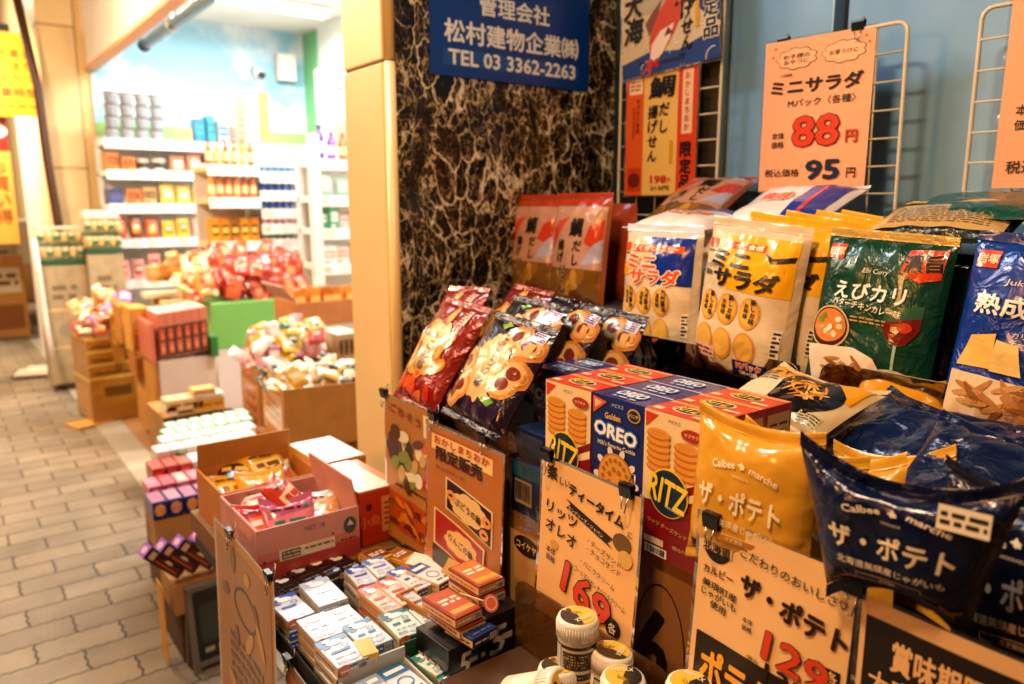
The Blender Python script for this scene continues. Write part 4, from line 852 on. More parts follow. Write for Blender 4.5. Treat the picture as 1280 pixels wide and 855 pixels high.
# ---- ring snacks leaning in their carton
def d_cartonfront(b, w, d, h): pass
open_carton('display_carton', .352, .11, .285, '#8a6030', 'brown carton with two picture cards clipped to it holding the ring snacks', 'carton', pose((.624, 1.013, .662), -90), inner='#8a6436')
bag('snack_bag', .150, .180, .046, '#981f0c', d_red, 'red apple ring snack bag leaning by the yellow pillar', 'snack bag', pose((.622, 1.098, .972), -93, 33, 2), seed=41, pinch=.02, wr=1.5, kind='foil')
bag('snack_bag', .162, .160, .046, '#2c1228', d_purple, 'purple grape ring snack bag leaning beside the red one', 'snack bag', pose((.608, .905, .985), -91, 34, 3), seed=42, pinch=.02, wr=1.5, kind='foil')
bag('snack_bag', .14, .175, .04, '#981f0c', d_red, 'red apple ring snack bag farther back against the marble', 'snack bag', pose((.70, 1.175, .985), -93, 30, -4), seed=43, wr=1.7, kind='foil')
bag('snack_bag', .15, .17, .04, '#8a1c0c', d_red, 'crumpled red snack bag end showing above the front ring snacks', 'snack bag', pose((.745, 1.08, 1.005), -100, 36), seed=44, wr=1.7, kind='foil')
bag('snack_bag', .162, .165, .042, '#2c1228', d_purple, 'purple ring snack bag right behind the front purple one', 'snack bag', pose((.70, .985, .995), -93, 34, 2), seed=45, wr=1.7, kind='foil')
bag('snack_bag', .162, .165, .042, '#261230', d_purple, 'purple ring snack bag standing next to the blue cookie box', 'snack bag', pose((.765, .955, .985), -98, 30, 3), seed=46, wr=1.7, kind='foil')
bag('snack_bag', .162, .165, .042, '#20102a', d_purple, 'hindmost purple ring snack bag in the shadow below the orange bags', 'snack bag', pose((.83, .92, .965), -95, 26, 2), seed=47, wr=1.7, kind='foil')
poster('picture_card', .172, .255, '#b98034', d_food, 'yellow picture card of dried food on the ring snack carton nearest the pillar', pose((.612, 1.095, .712), -90), .008, .003, 1, cat='picture card')
poster('picture_card', .205, .262, '#bd7a2c', d_genti, 'orange picture card with two snack bags printed on it', pose((.606, .925, .690), -90), .012, .003, 2, cat='picture card')
clip((.608, 1.183, .968), 'binder clip at the pillar end of the ring snack carton'); clip((.605, 1.012, .966), 'binder clip between the two picture cards on the ring snack carton'); clip((.603, .868, .966), 'binder clip over the orange two bag picture card')

# ---- cracker boxes: columns of three one behind the other
def boxpack(kind, x, y, z, i, nm, w=.0855, h=.1695):
    b = B(); d = .0495; b.box(-w / 2, 0, 0, w / 2, d, h, mat('#c9461f' if kind == 'r' else '#18337a', 'print', .3)); (d_ritz if kind == 'r' else d_oreo)(b, w, h)
    b.plane((w / 2, 0, 0), (0, 1, 0), (0, 0, 1)); b.rect(.004, h * .45, d - .004, h * .95, '#efd3a2' if kind == 'r' else '#2b56a8', 1); b.dashes(.008, h * .5, d - .008, h * .9, 8, '#5a3a20' if kind == 'r' else '#dfe6f2', 2, 3, .35)
    o = b.build('cracker_box' if kind == 'r' else 'cookie_box', None, .0012); o.matrix_world = pose((x + i * .0505, y, z), -90); tag(o, nm, 'cracker box' if kind == 'r' else 'cookie box', 'boxed crackers and cookies'); return o
ordn = ['front', 'middle', 'rear']
for i in range(3):
    boxpack('r', .617, .702, .906, i, ordn[i] + ' red cracker box in the column between the two blue cookie columns')
    boxpack('o', .618, .615, .906, i, ordn[i] + ' blue golden cookie box in the column between the two red cracker columns')
    boxpack('r', .617, .528, .906, i, ordn[i] + ' red cracker box in the column next to the yellow potato snack bags')
ly = at(667, 457, X=.70)
for i in range(2): boxpack('o', .70, ly.y - .043, ly.z - .1695, i, ['blue golden cookie box half hidden between purple bags and red cracker boxes', 'rear blue cookie box behind the half hidden one'][i])
# stock cartons below
def d_kraft(t, o=0):
    def d(b, w, dd, h):
        b.plane((-w / 2, 0, 0), (1, 0, 0), (0, 0, 1)); b.text(t, w * (.5 + o), h * .5, h * .4, K, 1, .04); b.ring(w * (.5 + o), h * .5, w * .3, h * .36, w * .014, K, 1); b.rect(0, h * .08, w, h * .14, '#5a3a1c', 1)
        b.plane((w / 2, 0, 0), (0, 1, 0), (0, 0, 1)); b.text('おいしさ', dd * .5, h * .6, h * .2, K, 1, .03); b.rect(0, h * .2, dd, h * .34, '#3a2412', 1)
    return d
carton('stock_carton', .13, .26, .235, '#96682f', 'brown stock carton with a black ring mark below the last red cracker box', 'carton', pose((.625, .532, .668), -90), d_kraft('ん', -.1), 'stock cartons under the cracker boxes', kind='card')
carton('stock_carton', .17, .26, .235, '#96682f', 'brown stock carton behind the 169 yen price card', 'carton', pose((.635, .69, .668), -90), d_kraft('箱'), 'stock cartons under the cracker boxes', kind='card')
def d_koike(b, w, d, h):
    b.plane((-w / 2, 0, 0), (1, 0, 0), (0, 0, 1)); b.ell(w * .5, h * .78, w * .38, h * .075, '#2c1a0e', 1); b.text('コイケヤ', w * .5, h * .78, h * .055, '#e8c98a', 2, .03, w=w * .58); b.text('汁', w * .6, h * .38, h * .16, K, 1, .05); b.rect(w * .2, h * .3, w * .45, h * .44, K, 1); b.text('だし', w * .6, h * .12, h * .09, K, 1, .03)
carton('stock_carton', .076, .24, .20, '#c39a5e', 'pale brown stock carton with an oval black mark behind the price card edge', 'carton', pose((.622, .791, .668), -90), d_koike, 'stock cartons under the cracker boxes', kind='card')
def d_bluebox(b, w, d, h):
    b.plane((-w / 2, 0, 0), (1, 0, 0), (0, 0, 1)); b.rect(0, h * .72, w, h, '#2f9ad2', 1); b.rect(0, 0, w, h * .3, '#1c3f7c', 1); b.bars(w * .12, h * .2, w * .62, h * .66, 2, 6)
carton('snack_box', .076, .07, .075, '#1d5fae', 'blue snack box with a barcode on its end lying on the pale carton', 'box', pose((.624, .791, .869), -90), d_bluebox)
carton('snack_box', .076, .06, .045, '#17305c', 'dark blue snack box lying under the half hidden cookie box', 'box', pose((.632, .791, .945), -90))
b = B(); b.plane((0, 0, 0), (1, 0, 0), (0, 0, 1)); b.rect(-.038, 0, .038, .14, WRAP, 0, 3, 4); o = b.build('shrink_wrap'); o.matrix_world = pose((.618, .791, .85), -90); tag(o, 'clear shrink wrap over the blue snack boxes', 'plastic wrap')
# ---- cartons and potato snacks
open_carton('display_carton', .50, .30, .30, '#a87c48', 'brown carton holding the yellow and navy potato snack bags', 'carton', pose((.606, .225, .662), -90), inner='#8a6436')
dzy = d_zap('#f2e3bd', '#efd9a4', '#c98a14'); dzn = d_zap('#ecdcc0', '#d9c8a8', '#0f2450')
bag('snack_bag', .138, .148, .042, '#d6a338', dzy, 'foremost yellow potato snack bag hanging over the 129 yen card', 'snack bag', pose((.606, .424, .942), -88, 3, 1), seed=51, group='yellow potato snack bags', ear=.012, pinch=.05, wr=1.2)
for i, (x, y, z, yw, ln, rl) in enumerate(((.655, .418, .912, -92, 6, 3), (.69, .375, .900, -106, 12, -10), (.735, .345, .900, -102, 14, -14))):
    bag('snack_bag', .142, .152, .036, '#d6a132', dzy, ['yellow potato snack bag directly behind the foremost one', 'yellow potato snack bag corner above the navy bag', 'hindmost yellow potato snack bag near the lying white one'][i], 'snack bag', pose((x, y, z), yw, ln, rl), back='#cfc6b4', seed=52 + i, group='yellow potato snack bags', ear=.016)
nb = bag('snack_bag', .160, .120, .042, '#0c1f4a', dzn, 'foremost navy potato snack bag with white lettering hanging forward', 'snack bag', pose((.582, .266, .983), -80, -4, 0), seed=61, group='navy potato snack bags', ear=.026, pinch=.04, wr=1.5, kind='foil', seal_col='#0c1f4a', back='#c9c2b8', taper=.34)
b = B(); b.rect(-.017, -.009, .017, .009, '#e9dcc4', 0); b.dashes(-.015, -.006, .015, .006, 2, '#3a332c', 1, 4); st = b.build('date_sticker', nb); st.matrix_local = Matrix.Translation((.047, -.0205, .096)) @ Matrix.Rotation(R(-14), 4, 'X')
bag('snack_bag', .13, .16, .045, '#0a1736', dzn, 'navy potato snack bag hanging low beside the right carton edge', 'snack bag', pose((.640, .190, .930), -94, 2, -4), seed=62, group='navy potato snack bags', ear=.02, kind='foil', wr=1.6, taper=.15)
for i, (x, y, z, yw, ln, rl, c) in enumerate(((.80, .395, 1.005, -96, 66, 3, '#0c2550'), (.86, .29, 1.015, -84, 72, -3, '#0e2a55'), (.70, .255, 1.005, -88, 60, 2, '#0b2048'))):
    bag('snack_bag', .19, .145, .024, c, None, ['navy bag lying back behind the yellow potato snack corners', 'navy bag lying flat at the back of the potato snack carton', 'navy bag lying right behind the foremost navy potato snack'][i], 'snack bag', pose((x, y, z), yw, ln, rl), seed=63 + i, group='navy potato snack bags', kind='foil', ear=.02, wr=1.8, back='#cfc8c0', seal_col='#0b2048')
def d_flat(b, w, h):
    b.poly([(-w * .46, h * .72), (w * .46, h * .60), (w * .46, h * .97), (-w * .46, h * .97)], mat('#d8a02c', 'film'), 1.4); b.dashes(-w * .4, h * .55, -w * .2, h * .66, 2, '#5a4630', 3, 2, .4); b.rect(w * .24, h * .06, w * .44, h * .26, mat('#cdb68c', 'film'), 2); b.dashes(w * .25, h * .08, w * .43, h * .24, 4, '#3a2f20', 3, 4, .4)
    b.ell(w * .12, h * .52, w * .30, h * .36, mat('#1a120d', 'film'), 2, 0, 30, 3); fries(b, w * .10, h * .55, w * .17, h * .18, 30, 3, 12, ('#d8a24e', '#c98a38', '#e8bd6e', '#b87828'), .34)
    b.poly([(-w * .42, h * .1), (-w * .1, h * .1), (-w * .16, h * .6), (-w * .42, h * .5)], mat('#dccbac', 'film'), 2.5); b.rect(-w * .22, h * .18, w * .02, h * .22, K, 4, 4, 1); b.dashes(-w * .22, h * .08, w * .02, h * .16, 2, '#4a3a2a', 4, 7)
    b.text('ポテト', -w * .32, h * .75, h * .13, K, 4, .03, rot=20); b.poly([(w * .2, h * .9), (w * .45, h * .6), (w * .46, h * .95)], mat('#e0a01c', 'film'), 3)
bag('snack_bag', .175, .12, .034, '#d6bd92', d_flat, 'yellow and white potato chip bag lying flat with a black chip picture', 'snack bag', pose((.80, .548, 1.03), -99, 68, 3), seed=71, ear=.018, wr=1.5, back='#c9bfae')
bag('snack_bag', .11, .11, .03, '#d89a1e', None, 'plain yellow bag end sticking out behind the lying potato chip bag', 'snack bag', pose((.90, .44, 1.03), -80, 66, -4), seed=72, ear=.02)
carton('filler_carton', .60, .2, .36, '#3a281a', 'dark carton filling the space behind the potato snack bags', 'carton', pose((.80, .30, .66), -90), kind='card')
poster('price_poster', .176, .208, '#f0c081', d_169, 'long pale price card reading 169 yen clipped below the cracker boxes', pose((.596, .640, .772), -91), .012, .002, 3)
clip((.592, .712, .985), 'binder clip at the upper left of the 169 yen card'); clip((.590, .570, .982), 'binder clip at the upper right of the 169 yen card')
poster('price_poster', .166, .19, '#efc48a', d_129, 'pale price card reading 129 yen below the yellow potato snack', pose((.588, .384, .802), -90), .010, .0035, 4)
clip((.584, .448, .990), 'binder clip holding the 129 yen card beneath the yellow bag'); clip((.580, .298, .986), 'binder clip between the 129 yen card and the black card')
poster('price_poster', .19, .20, '#eabf8a', d_black, 'black notice card with tan lettering below the navy potato snack', pose((.580, .196, .782), -90), .006, .003, 5)
# ================================================================== GUM AND CHOCOLATE TRAYS ON THE LOW TABLE
ORD = ['first', 'second', 'third', 'fourth', 'fifth', 'sixth', 'seventh', 'eighth', 'ninth', 'tenth', 'eleventh', 'twelfth']
def gum_pack(x, y, z, w, d, yaw, base, acc, label, tagc=None, tilt=0, hh=.0155, style=0, seed=0):
    if style != 2: w *= 1.10; d *= 1.09
    b = B(); b.box(-w / 2, -d / 2, 0, w / 2, d / 2, hh, mat(base, 'print', .25))
    b.plane((-w / 2, -d / 2, hh), (1, 0, 0), (0, 1, 0))
    if style == 0:
        b.poly([(0, d * .72), (w, d * .84), (w, d), (0, d)], acc, 1); b.dashes(w * .16, d * .40, w * .80, d * .56, 1, acc, 2, seed, .5); b.dashes(w * .14, d * .24, w * .86, d * .31, 1, '#9aa8b8', 2, seed, .5); b.ell(w * .66, d * .14, w * .2, d * .07, '#b9cbe0', 2, 20, 14); b.dashes(w * .08, d * .05, w * .44, d * .18, 3, '#7a8aa0', 2, seed + 2, .45); b.rect(w * .06, d * .66, w * .3, d * .70, acc, 2); b.cloud(w * .3, d * .90, w * .12, d * .05, '#f2f4f8', 2.5, 6); b.ring(w * .72, d * .62, w * .12, d * .06, w * .03, acc, 2); b.ell(w * .5, d * .80, w * .26, d * .09, '#eef2f6', 2, 0, 16)
    elif style == 1:
        b.rect(0, d * .66, w, d, acc, 1); b.dashes(w * .12, d * .72, w * .88, d * .92, 1, '#f2f2f0', 2, seed, .6); b.ring(w * .5, d * .4, w * .3, d * .16, w * .05, acc, 2); b.dashes(w * .15, d * .08, w * .85, d * .18, 1, '#6a7078', 2, seed)
    elif style == 2:
        b.rect(w * .06, d * .06, w * .94, d * .94, acc, 1); b.dashes(w * .16, d * .45, w * .84, d * .7, 2, '#f3e6c8', 2, seed, .6); b.rect(w * .1, d * .12, w * .9, d * .26, '#d9a94a', 2)
    b.plane((-w / 2, -d / 2, 0), (1, 0, 0), (0, 0, 1)); b.rect(0, hh * .15, w, hh * .85, acc if style != 2 else '#d9b26a', 1); b.dashes(w * .08, hh * .35, w * .6, hh * .65, 1, '#f2efe8', 2, seed); b.bars(w * .66, hh * .22, w * .94, hh * .8, 2, seed)
    b.plane((-w / 2, d / 2, 0), (0, -1, 0), (0, 0, 1)); b.rect(0, hh * .2, d, hh * .8, '#e8c488', 1); b.dashes(d * .1, hh * .35, d * .9, hh * .65, 1, acc, 2, seed + 1)
    o = b.build('gum_pack', None, .0012); o.matrix_world = Matrix.Translation((x, y, z)) @ Matrix.Rotation(R(yaw), 4, 'Z') @ Matrix.Rotation(R(tilt), 4, 'X'); tag(o, label, 'gum pack', 'packs of gum on the low table')
    if tagc:
        s = B(); s.ell(0, 0, .0085, .0075, mat(tagc, 'paper'), 0); t = s.build('price_sticker', o); t.matrix_local = Matrix.Translation((-w * .30, -d / 2 - .0008, hh * .6))
    return o
def gum_stack(x, y, w, d, yaw, base, acc, n, nm, tagc=None, ztop=.722, style=0, tilt=0, seed=0):
    names = {1: [''], 2: ['bottom', 'top'], 3: ['bottom', 'middle', 'top'], 4: ['bottom', 'lower middle', 'upper middle', 'top']}[n]
    r = random.Random(seed + 77)
    for i in range(n):
        top = i == n - 1
        gum_pack(x + r.uniform(-.0012, .0012), y + r.uniform(-.0016, .0016), ztop - (n - i) * .0163, w, d, yaw + r.uniform(-1.2, 1.2), base, acc, names[i] + ' gum pack of the ' + nm, tagc if top else None, tilt if top else 0, style=style, seed=seed + i)
def gum_tray(x0, x1, y0, y1, z0, h, col, label, wall=.003, wy=None):
    b = B(); m = mat(col, 'card')
    b.box(x0, y0, z0, x1, y1, z0 + .003, m); b.box(x0, y0, z0 + .003, x1, y0 + wall, z0 + h, m); b.box(x0, y1 - wall, z0 + .003, x1, y1, z0 + (wy or h), m)
    b.box(x0, y0 + wall, z0 + .003, x0 + wall, y1 - wall, z0 + h, m); b.box(x1 - wall, y0 + wall, z0 + .003, x1, y1 - wall, z0 + h, m)
    return tag(b.build('display_tray'), label, 'display tray', 'small open trays holding gum')
gum_tray(.338, .448, .836, 1.08, .661, .030, '#191613', 'black tray of white gum stacks at the street edge of the table')
gum_tray(.450, .555, .843, 1.10, .661, .030, '#17322f', 'dark green tray of pink and green gum stacks in the middle of the table')
gum_tray(.352, .447, .640, .834, .661, .040, '#c9c6bf', 'grey paper lined tray of white gum nearest to the camera', wy=.056)
gum_tray(.449, .540, .650, .838, .661, .040, '#1d5a40', 'green walled tray of small green and blue gum packs', wy=.058)
WS, BL, TE, PK = '#d6deea', '#2f62b8', '#1f7a86', '#d9848a'
for i, a in enumerate((
    (.415, 1.025, .041, .074, 0, WS, '#b9c4d6', 3, 'white over blue stack at the black tray rear', None, .724, 0),
    (.366, 1.03, .038, .07, 2, '#d8dfea', BL, 3, 'blue and white stack at the black tray outer rear corner', '#e8824a', .714, 0),
    (.374, .940, .038, .06, 0, WS, '#c3cad8', 3, 'plain white stack at the black tray street side', '#eda27c', .722, 0),
    (.413, .942, .034, .052, 0, '#e3e5ea', '#b4bfd2', 3, 'white stack at the black tray inner side', None, .721, 0),
    (.371, .868, .039, .064, 1, WS, '#4a7fae', 4, 'blue waved white stack at the black tray front', '#e8824a', .723, 0),
    (.418, .884, .038, .064, 1, '#cfe0ea', '#2f7fae', 4, 'pale blue stack beside the small yellow card', None, .722, 0),
    (.485, 1.042, .030, .056, -4, WS, BL, 3, 'silver and blue stack behind the pink stacks', '#ed8a5a', .722, 0),
    (.521, 1.048, .032, .060, -2, '#e6ebf2', '#5d92c8', 3, 'bright silver stack at the green tray rear', None, .724, 0),
    (.476, .960, .026, .078, 2, '#ecc9bd', '#d8695c', 3, 'pale pink stack with red marks in the green tray', '#e99a86', .722, 0),
    (.504, .957, .030, .078, 2, '#efd8d2', '#c9504a', 3, 'pink and white stack with red corner in the green tray', None, .727, 0),
    (.535, .972, .028, .072, 8, '#eee0da', '#3d5ea8', 3, 'white stack with blue letters leaning at the tray end', None, .730, 0),
    (.563, .960, .030, .066, 16, '#efe4de', '#2c4c9c', 2, 'white pair with a blue swirl near the orange candy box', None, .735, 1),
    (.469, .880, .038, .064, -2, '#cfe3df', TE, 4, 'teal and white stack with an orange sticker', '#e8824a', .722, 0),
    (.512, .888, .034, .066, -3, '#d9e6e2', '#1c6a74', 4, 'teal and grey stack beside the stickered teal one', None, .721, 0),
    (.383, .788, .036, .062, 6, '#dfe6ee', '#9fb4cc', 2, 'white and silver stack in the grey lined tray', None, .700, 1),
    (.421, .792, .034, .062, 4, '#d4e2ea', '#2f7faa', 2, 'blue topped stack in the grey lined tray', None, .700, 1),
    (.400, .705, .040, .062, 3, '#e6e8ea', '#2c3f9c', 2, 'white stack with dark blue ring in the grey lined tray', None, .702, 1),
    (.474, .802, .034, .05, 10, '#d9e4d4', '#4f9a8a', 2, 'pale green stack in the green walled tray', None, .702, 0),
    (.513, .808, .034, .05, 8, '#dfe6ea', '#1f6fc0', 2, 'blue topped stack in the green walled tray', None, .702, 1),
    (.480, .745, .034, .05, 6, '#dfeaec', '#4aa0a8', 2, 'light teal stack at the green walled tray front', None, .698, 1),
    (.516, .752, .030, .05, 6, '#cfe0f0', '#1f62c8', 2, 'bright blue stack at the green walled tray front', None, .698, 0))):
    gum_stack(*a[:9], a[9], a[10], a[11], seed=i * 3)
# dark chocolate packs along the rear
for i, (x, y, yw) in enumerate(((.362, 1.085, 12), (.395, 1.105, 14), (.428, 1.122, 12), (.462, 1.130, 14), (.495, 1.125, 10))):
    gum_pack(x, y, .690, .032, .06, yw, '#2a1c17', ['#4a2c22', '#3a2018', '#54362a'][i % 3], ORD[i] + ' dark brown chocolate pack in the rear row below the pink carton', '#e0a070' if i in (0, 4) else None, style=0, seed=i + 60)
for i, (x, y, c, a) in enumerate(((.545, 1.10, '#c9962c', '#8a4a1a'), (.578, 1.075, '#d8a23a', '#a8641c'), (.590, 1.020, '#c8752a', '#8f3c14'))):
    gum_pack(x, y, .70, .04, .055, 10 + 8 * i, c, a, ['yellow box of candy at the rear of the table near the pillar', 'gold candy box beside the picture card carton', 'orange candy box lying below the dried food card'][i], style=2, seed=i + 70)
b = B(); b.plane((0, 0, 0), (1, 0, 0), (0, 1, 0)); b.rect(-.02, -.03, .02, .03, mat('#f3e6cf', 'paper'), 0); b.box(-.02, -.03, -.0012, .02, .03, -.0004, mat('#f3e6cf', 'paper')); o = b.build('price_tag'); o.matrix_world = Matrix.Translation((.585, 1.005, .728)) @ Matrix.Rotation(R(38), 4, 'Z') @ Matrix.Rotation(R(8), 4, 'X'); tag(o, 'blank pale paper tag lying on the orange candy box', 'paper tag')
b = B(); b.box(-.011, -.02, 0, .011, .02, .012, mat('#e0b41e', 'print')); o = b.build('yellow_card'); o.matrix_world = Matrix.Translation((.400, .852, .712)) @ Matrix.Rotation(R(-8), 4, 'Z'); tag(o, 'small yellow card between two white gum stacks', 'card')
open_carton('small_carton', .085, .075, .05, '#b98338', 'small open yellow brown carton under the orange two bag card', 'carton', pose((.545, .872, .680), 8), inner='#c99a4c', flaps=(('right', .03, 40), ('front', .025, 30)))
b = B(); b.poly([(-.035, 0), (.03, .006), (.03, .038), (.02, .045), (-.02, .030), (-.035, .022)], '#e08a3c', 1); b.text('らい17', -.004, .022, .014, K, 3, .02, rot=10); b.ell(.022, .034, .011, .011, '#1d6a44', 2); b.ell(.022, .034, .0075, .0075, '#dfe9d8', 3)
b.box(-.036, .0002, -.02, .031, .002, .0, mat('#241a14', 'card')); o = b.build('tray_card'); o.matrix_world = Matrix.Translation((.468, .664, .686)) @ Matrix.Rotation(R(6), 4, 'Z'); tag(o, 'orange tray card with black handwriting and a green emblem', 'price card')
# dark chocolate boxes with orange packs on top near the divider
def d_dark(b, w, d, h):
    b.plane((-w / 2, 0, 0), (1, 0, 0), (0, 0, 1)); b.text('5', w * .34, h * .62, h * .4, '#e9dccb', 2, .03, skew=.2); b.dashes(w * .44, h * .55, w * .86, h * .72, 1, '#d9cbb8', 2, 4); b.dashes(w * .14, h * .28, w * .62, h * .36, 1, '#b8342a', 2, 5); b.rect(0, h * .08, w, h * .13, '#a83a22', 1)
    b.plane((-w / 2, d, 0), (0, -1, 0), (0, 0, 1)); b.dashes(d * .1, h * .5, d * .8, h * .62, 1, '#c9b8a0', 2, 4); b.rect(0, h * .1, d, h * .15, '#a83a22', 1)
carton('chocolate_box', .075, .075, .075, '#1b1513', 'black chocolate box with white and red lettering below the orange packs', 'box', pose((.508, .792 - .03, .662), 4), d_dark)
carton('chocolate_box', .06, .10, .098, '#1d1512', 'taller black chocolate box against the 169 yen card', 'box', pose((.560, .762, .662), 2), d_dark)
for i, (x, y, z, yw, c, a) in enumerate(((.502, .800, .760, 6, '#a83f1e', '#c2542a'), (.508, .797, .744, 4, '#8f3418', '#b0481f'), (.556, .822, .778, 3, '#a84a1e', '#d07a2c'), (.556, .820, .762, 2, '#94401a', '#c06a24'))):
    gum_pack(x, y, z, .044, .072, yw, c, a, ['topmost orange chocolate pack on the black box', 'second orange chocolate pack on the black box', 'topmost amber pack on the taller black box', 'lower amber pack on the taller black box'][i], style=2, seed=i + 90)
gum_pack(.513, .770, .738, .04, .05, 8, '#27407a', '#1f3468', 'blue chocolate pack sticking out below the orange packs', style=1, seed=95)
b = B(); b.tube([(0, 0, 0), (.012, -.055, .006)], .0011, mat('#d9c9a8', 'plastic'), 6); b.plane((.012, -.056, .006), (1, 0, 0), (0, .5, .866)); b.ell(0, 0, .0115, .0115, '#e07a5a', 1, 0, 24); b.ring(0, 0, .009, .009, .0016, '#f3d3b8', 2); o = b.build('price_stick'); o.location = (.525, .815, .775); tag(o, 'round red price marker on a thin stick over the orange packs', 'price marker')

# ---- gum bottles
def gum_bottle(loc, label, r=.0225, h=.078, tilt=(0, 0), yaw=0, lidtext=True):
    root = empty('gum_bottle', (0, 0, 0), label, 'gum bottle', 'white lidded gum bottles')
    b = B(); b.lathe([(0, 0), (r * .9, 0), (r * .97, .003), (r * .97, h * .70), (r * .90, h * .72), (0, h * .72)], mat('#e9e1d2', 'plastic', .3), 36); b.build('jar', root)
    b = B(); b.lathe([(r * .88, h * .715), (r * 1.03, h * .73), (r * 1.04, h * .95), (r * .98, h), (r * .82, h * 1.008), (0, h * 1.004)], mat('#f0e8da', 'plastic', .32), 40)
    for j in range(44): a = math.tau * j / 44; b.tube([(r * 1.035 * math.cos(a), r * 1.035 * math.sin(a), h * .74), (r * 1.042 * math.cos(a), r * 1.042 * math.sin(a), h * .94)], r * .028, mat('#f0e8da', 'plastic', .32), 5)
    b.lathe([(r * 1.0, h * .700), (r * 1.02, h * .704), (r * 1.0, h * .712)], mat('#d8cdbb', 'plastic', .3), 36)
    b.plane((0, 0, h * 1.009), (1, 0, 0), (0, 1, 0)); q = r * .86
    b.ell(0, 0, q, q, '#e2c04a', 1, 0, 36); b.ell(0, 0, q, q, '#2a221c', 2, -52, 24, 1, (200, 340)); b.text('XYLISH', q * .30, -q * .38, q * .30, '#f3e6c4', 4, .03, rot=38, w=q * 1.15); b.dashes(-q * .45, q * .1, q * .25, q * .4, 2, '#8a6a2a', 3, 3, .4); b.ell(-q * .5, q * .45, q * .16, q * .22, '#5d4a1c', 3)
    b.build('lid', root)
    s = B(); rr = r * .985
    def M(u, v, k): a = u / rr; return Vector((rr * math.sin(a) * (1 + k * .004), -rr * math.cos(a) * (1 + k * .004), v))
    s.M = M; s.rect(-rr * 1.5, h * .07, rr * 1.5, h * .67, '#2b211a', 1, 20, 1); s.rect(-rr * .95, h * .12, rr * 1.0, h * .62, '#d9c49a', 2, 14, 1); s.rect(-rr * .86, h * .16, rr * .92, h * .58, '#3a2c20', 3, 14, 1)
    s.dashes(-rr * .8, h * .34, rr * .84, h * .55, 5, '#c9ad74', 4, 5, .5); s.rect(-rr * .82, h * .26, rr * .88, h * .31, '#e3cf9f', 4, 10, 1); s.dashes(-rr * .8, h * .18, rr * .8, h * .23, 1, '#b3975f', 4, 8); s.rect(-rr * 1.45, h * .1, -rr * 1.02, h * .64, '#cfcac2', 2, 5, 1)
    s.build('wrap_label', root)
    root.matrix_world = Matrix.Translation(loc) @ Matrix.Rotation(R(yaw), 4, 'Z') @ Matrix.Rotation(R(tilt[0]), 4, 'X') @ Matrix.Rotation(R(tilt[1]), 4, 'Y'); return root
def bl(px, py, X, h=.078): p = at(px, py, X=X); return (p.x, p.y, p.z - h)
gum_bottle(bl(722, 770, .530), 'upright gum bottle standing on top of the other bottles', yaw=-38)
gum_bottle(bl(758, 815, .545), 'gum bottle half hidden behind the upright one against the tinted divider', yaw=-10, tilt=(0, 6))
gum_bottle(bl(701, 838, .505), 'gum bottle with a yellow and black lid below the upright one', yaw=-60, tilt=(-6, -4))
gum_bottle(bl(779, 846, .530), 'gum bottle with a dark banded lid near the tinted divider foot', yaw=100)
lyb = at(632, 845, X=.475); gum_bottle((lyb.x, lyb.y - .01, lyb.z - .02), 'gum bottle lying on its side beside the black chocolate box', yaw=18, tilt=(62, 0))
gum_bottle(bl(668, 868, .480), 'gum bottle with only its lid edge showing at the photo foot', yaw=20)
gum_bottle(bl(862, 853, .560), 'gum bottle with a colourful lid beside the 129 yen card', yaw=60)
gum_bottle(bl(800, 885, .500), 'gum bottle cut off by the photo foot beside the dark banded one', yaw=60)
carton('filler_box', .13, .16, .055, '#5a4026', 'flat brown box under the gum bottles', 'box', (Matrix.Translation((.51, .58, .662))))
# cards along the table front
def d_side(b, w, h):
    b.rect(-w * .46, h * .05, w * .46, h * .95, '#a8762c', 1); b.ring(0, h * .72, w * .2, h * .09, w * .02, '#3a2412', 2); b.dashes(-w * .3, h * .3, w * .3, h * .55, 5, '#5a3a18', 2, 7, .5)
    r = random.Random(3)
    for i in range(10): b.ell(r.uniform(-.35, .35) * w, r.uniform(.1, .9) * h, w * r.uniform(.05, .12), h * .03, r.choice(['#5a3416', '#c9973c', '#7a4a1c']), 2.5, r.uniform(0, 180), 12)
poster('picture_card', .27, .36, '#c08c3c', d_side, 'worn yellow picture card clipped along the street side of the pink carton', pose((.322, 1.10, .43), -90), .012, .004, 2, cat='picture card')
poster('picture_card', .20, .30, '#8a6028', d_side, 'dark yellow picture card hanging at the corner of the gum table', pose((.328, .86, .38), -90), .010, .003, 5, cat='picture card')
clip((.321, 1.16, .79), 'small clip near the rear end of the worn yellow card', w=.018); clip((.321, .985, .79), 'small clip near the front end of the worn yellow card', w=.018); clip((.327, .945, .68), 'dark clip at the gum table corner card', w=.018)
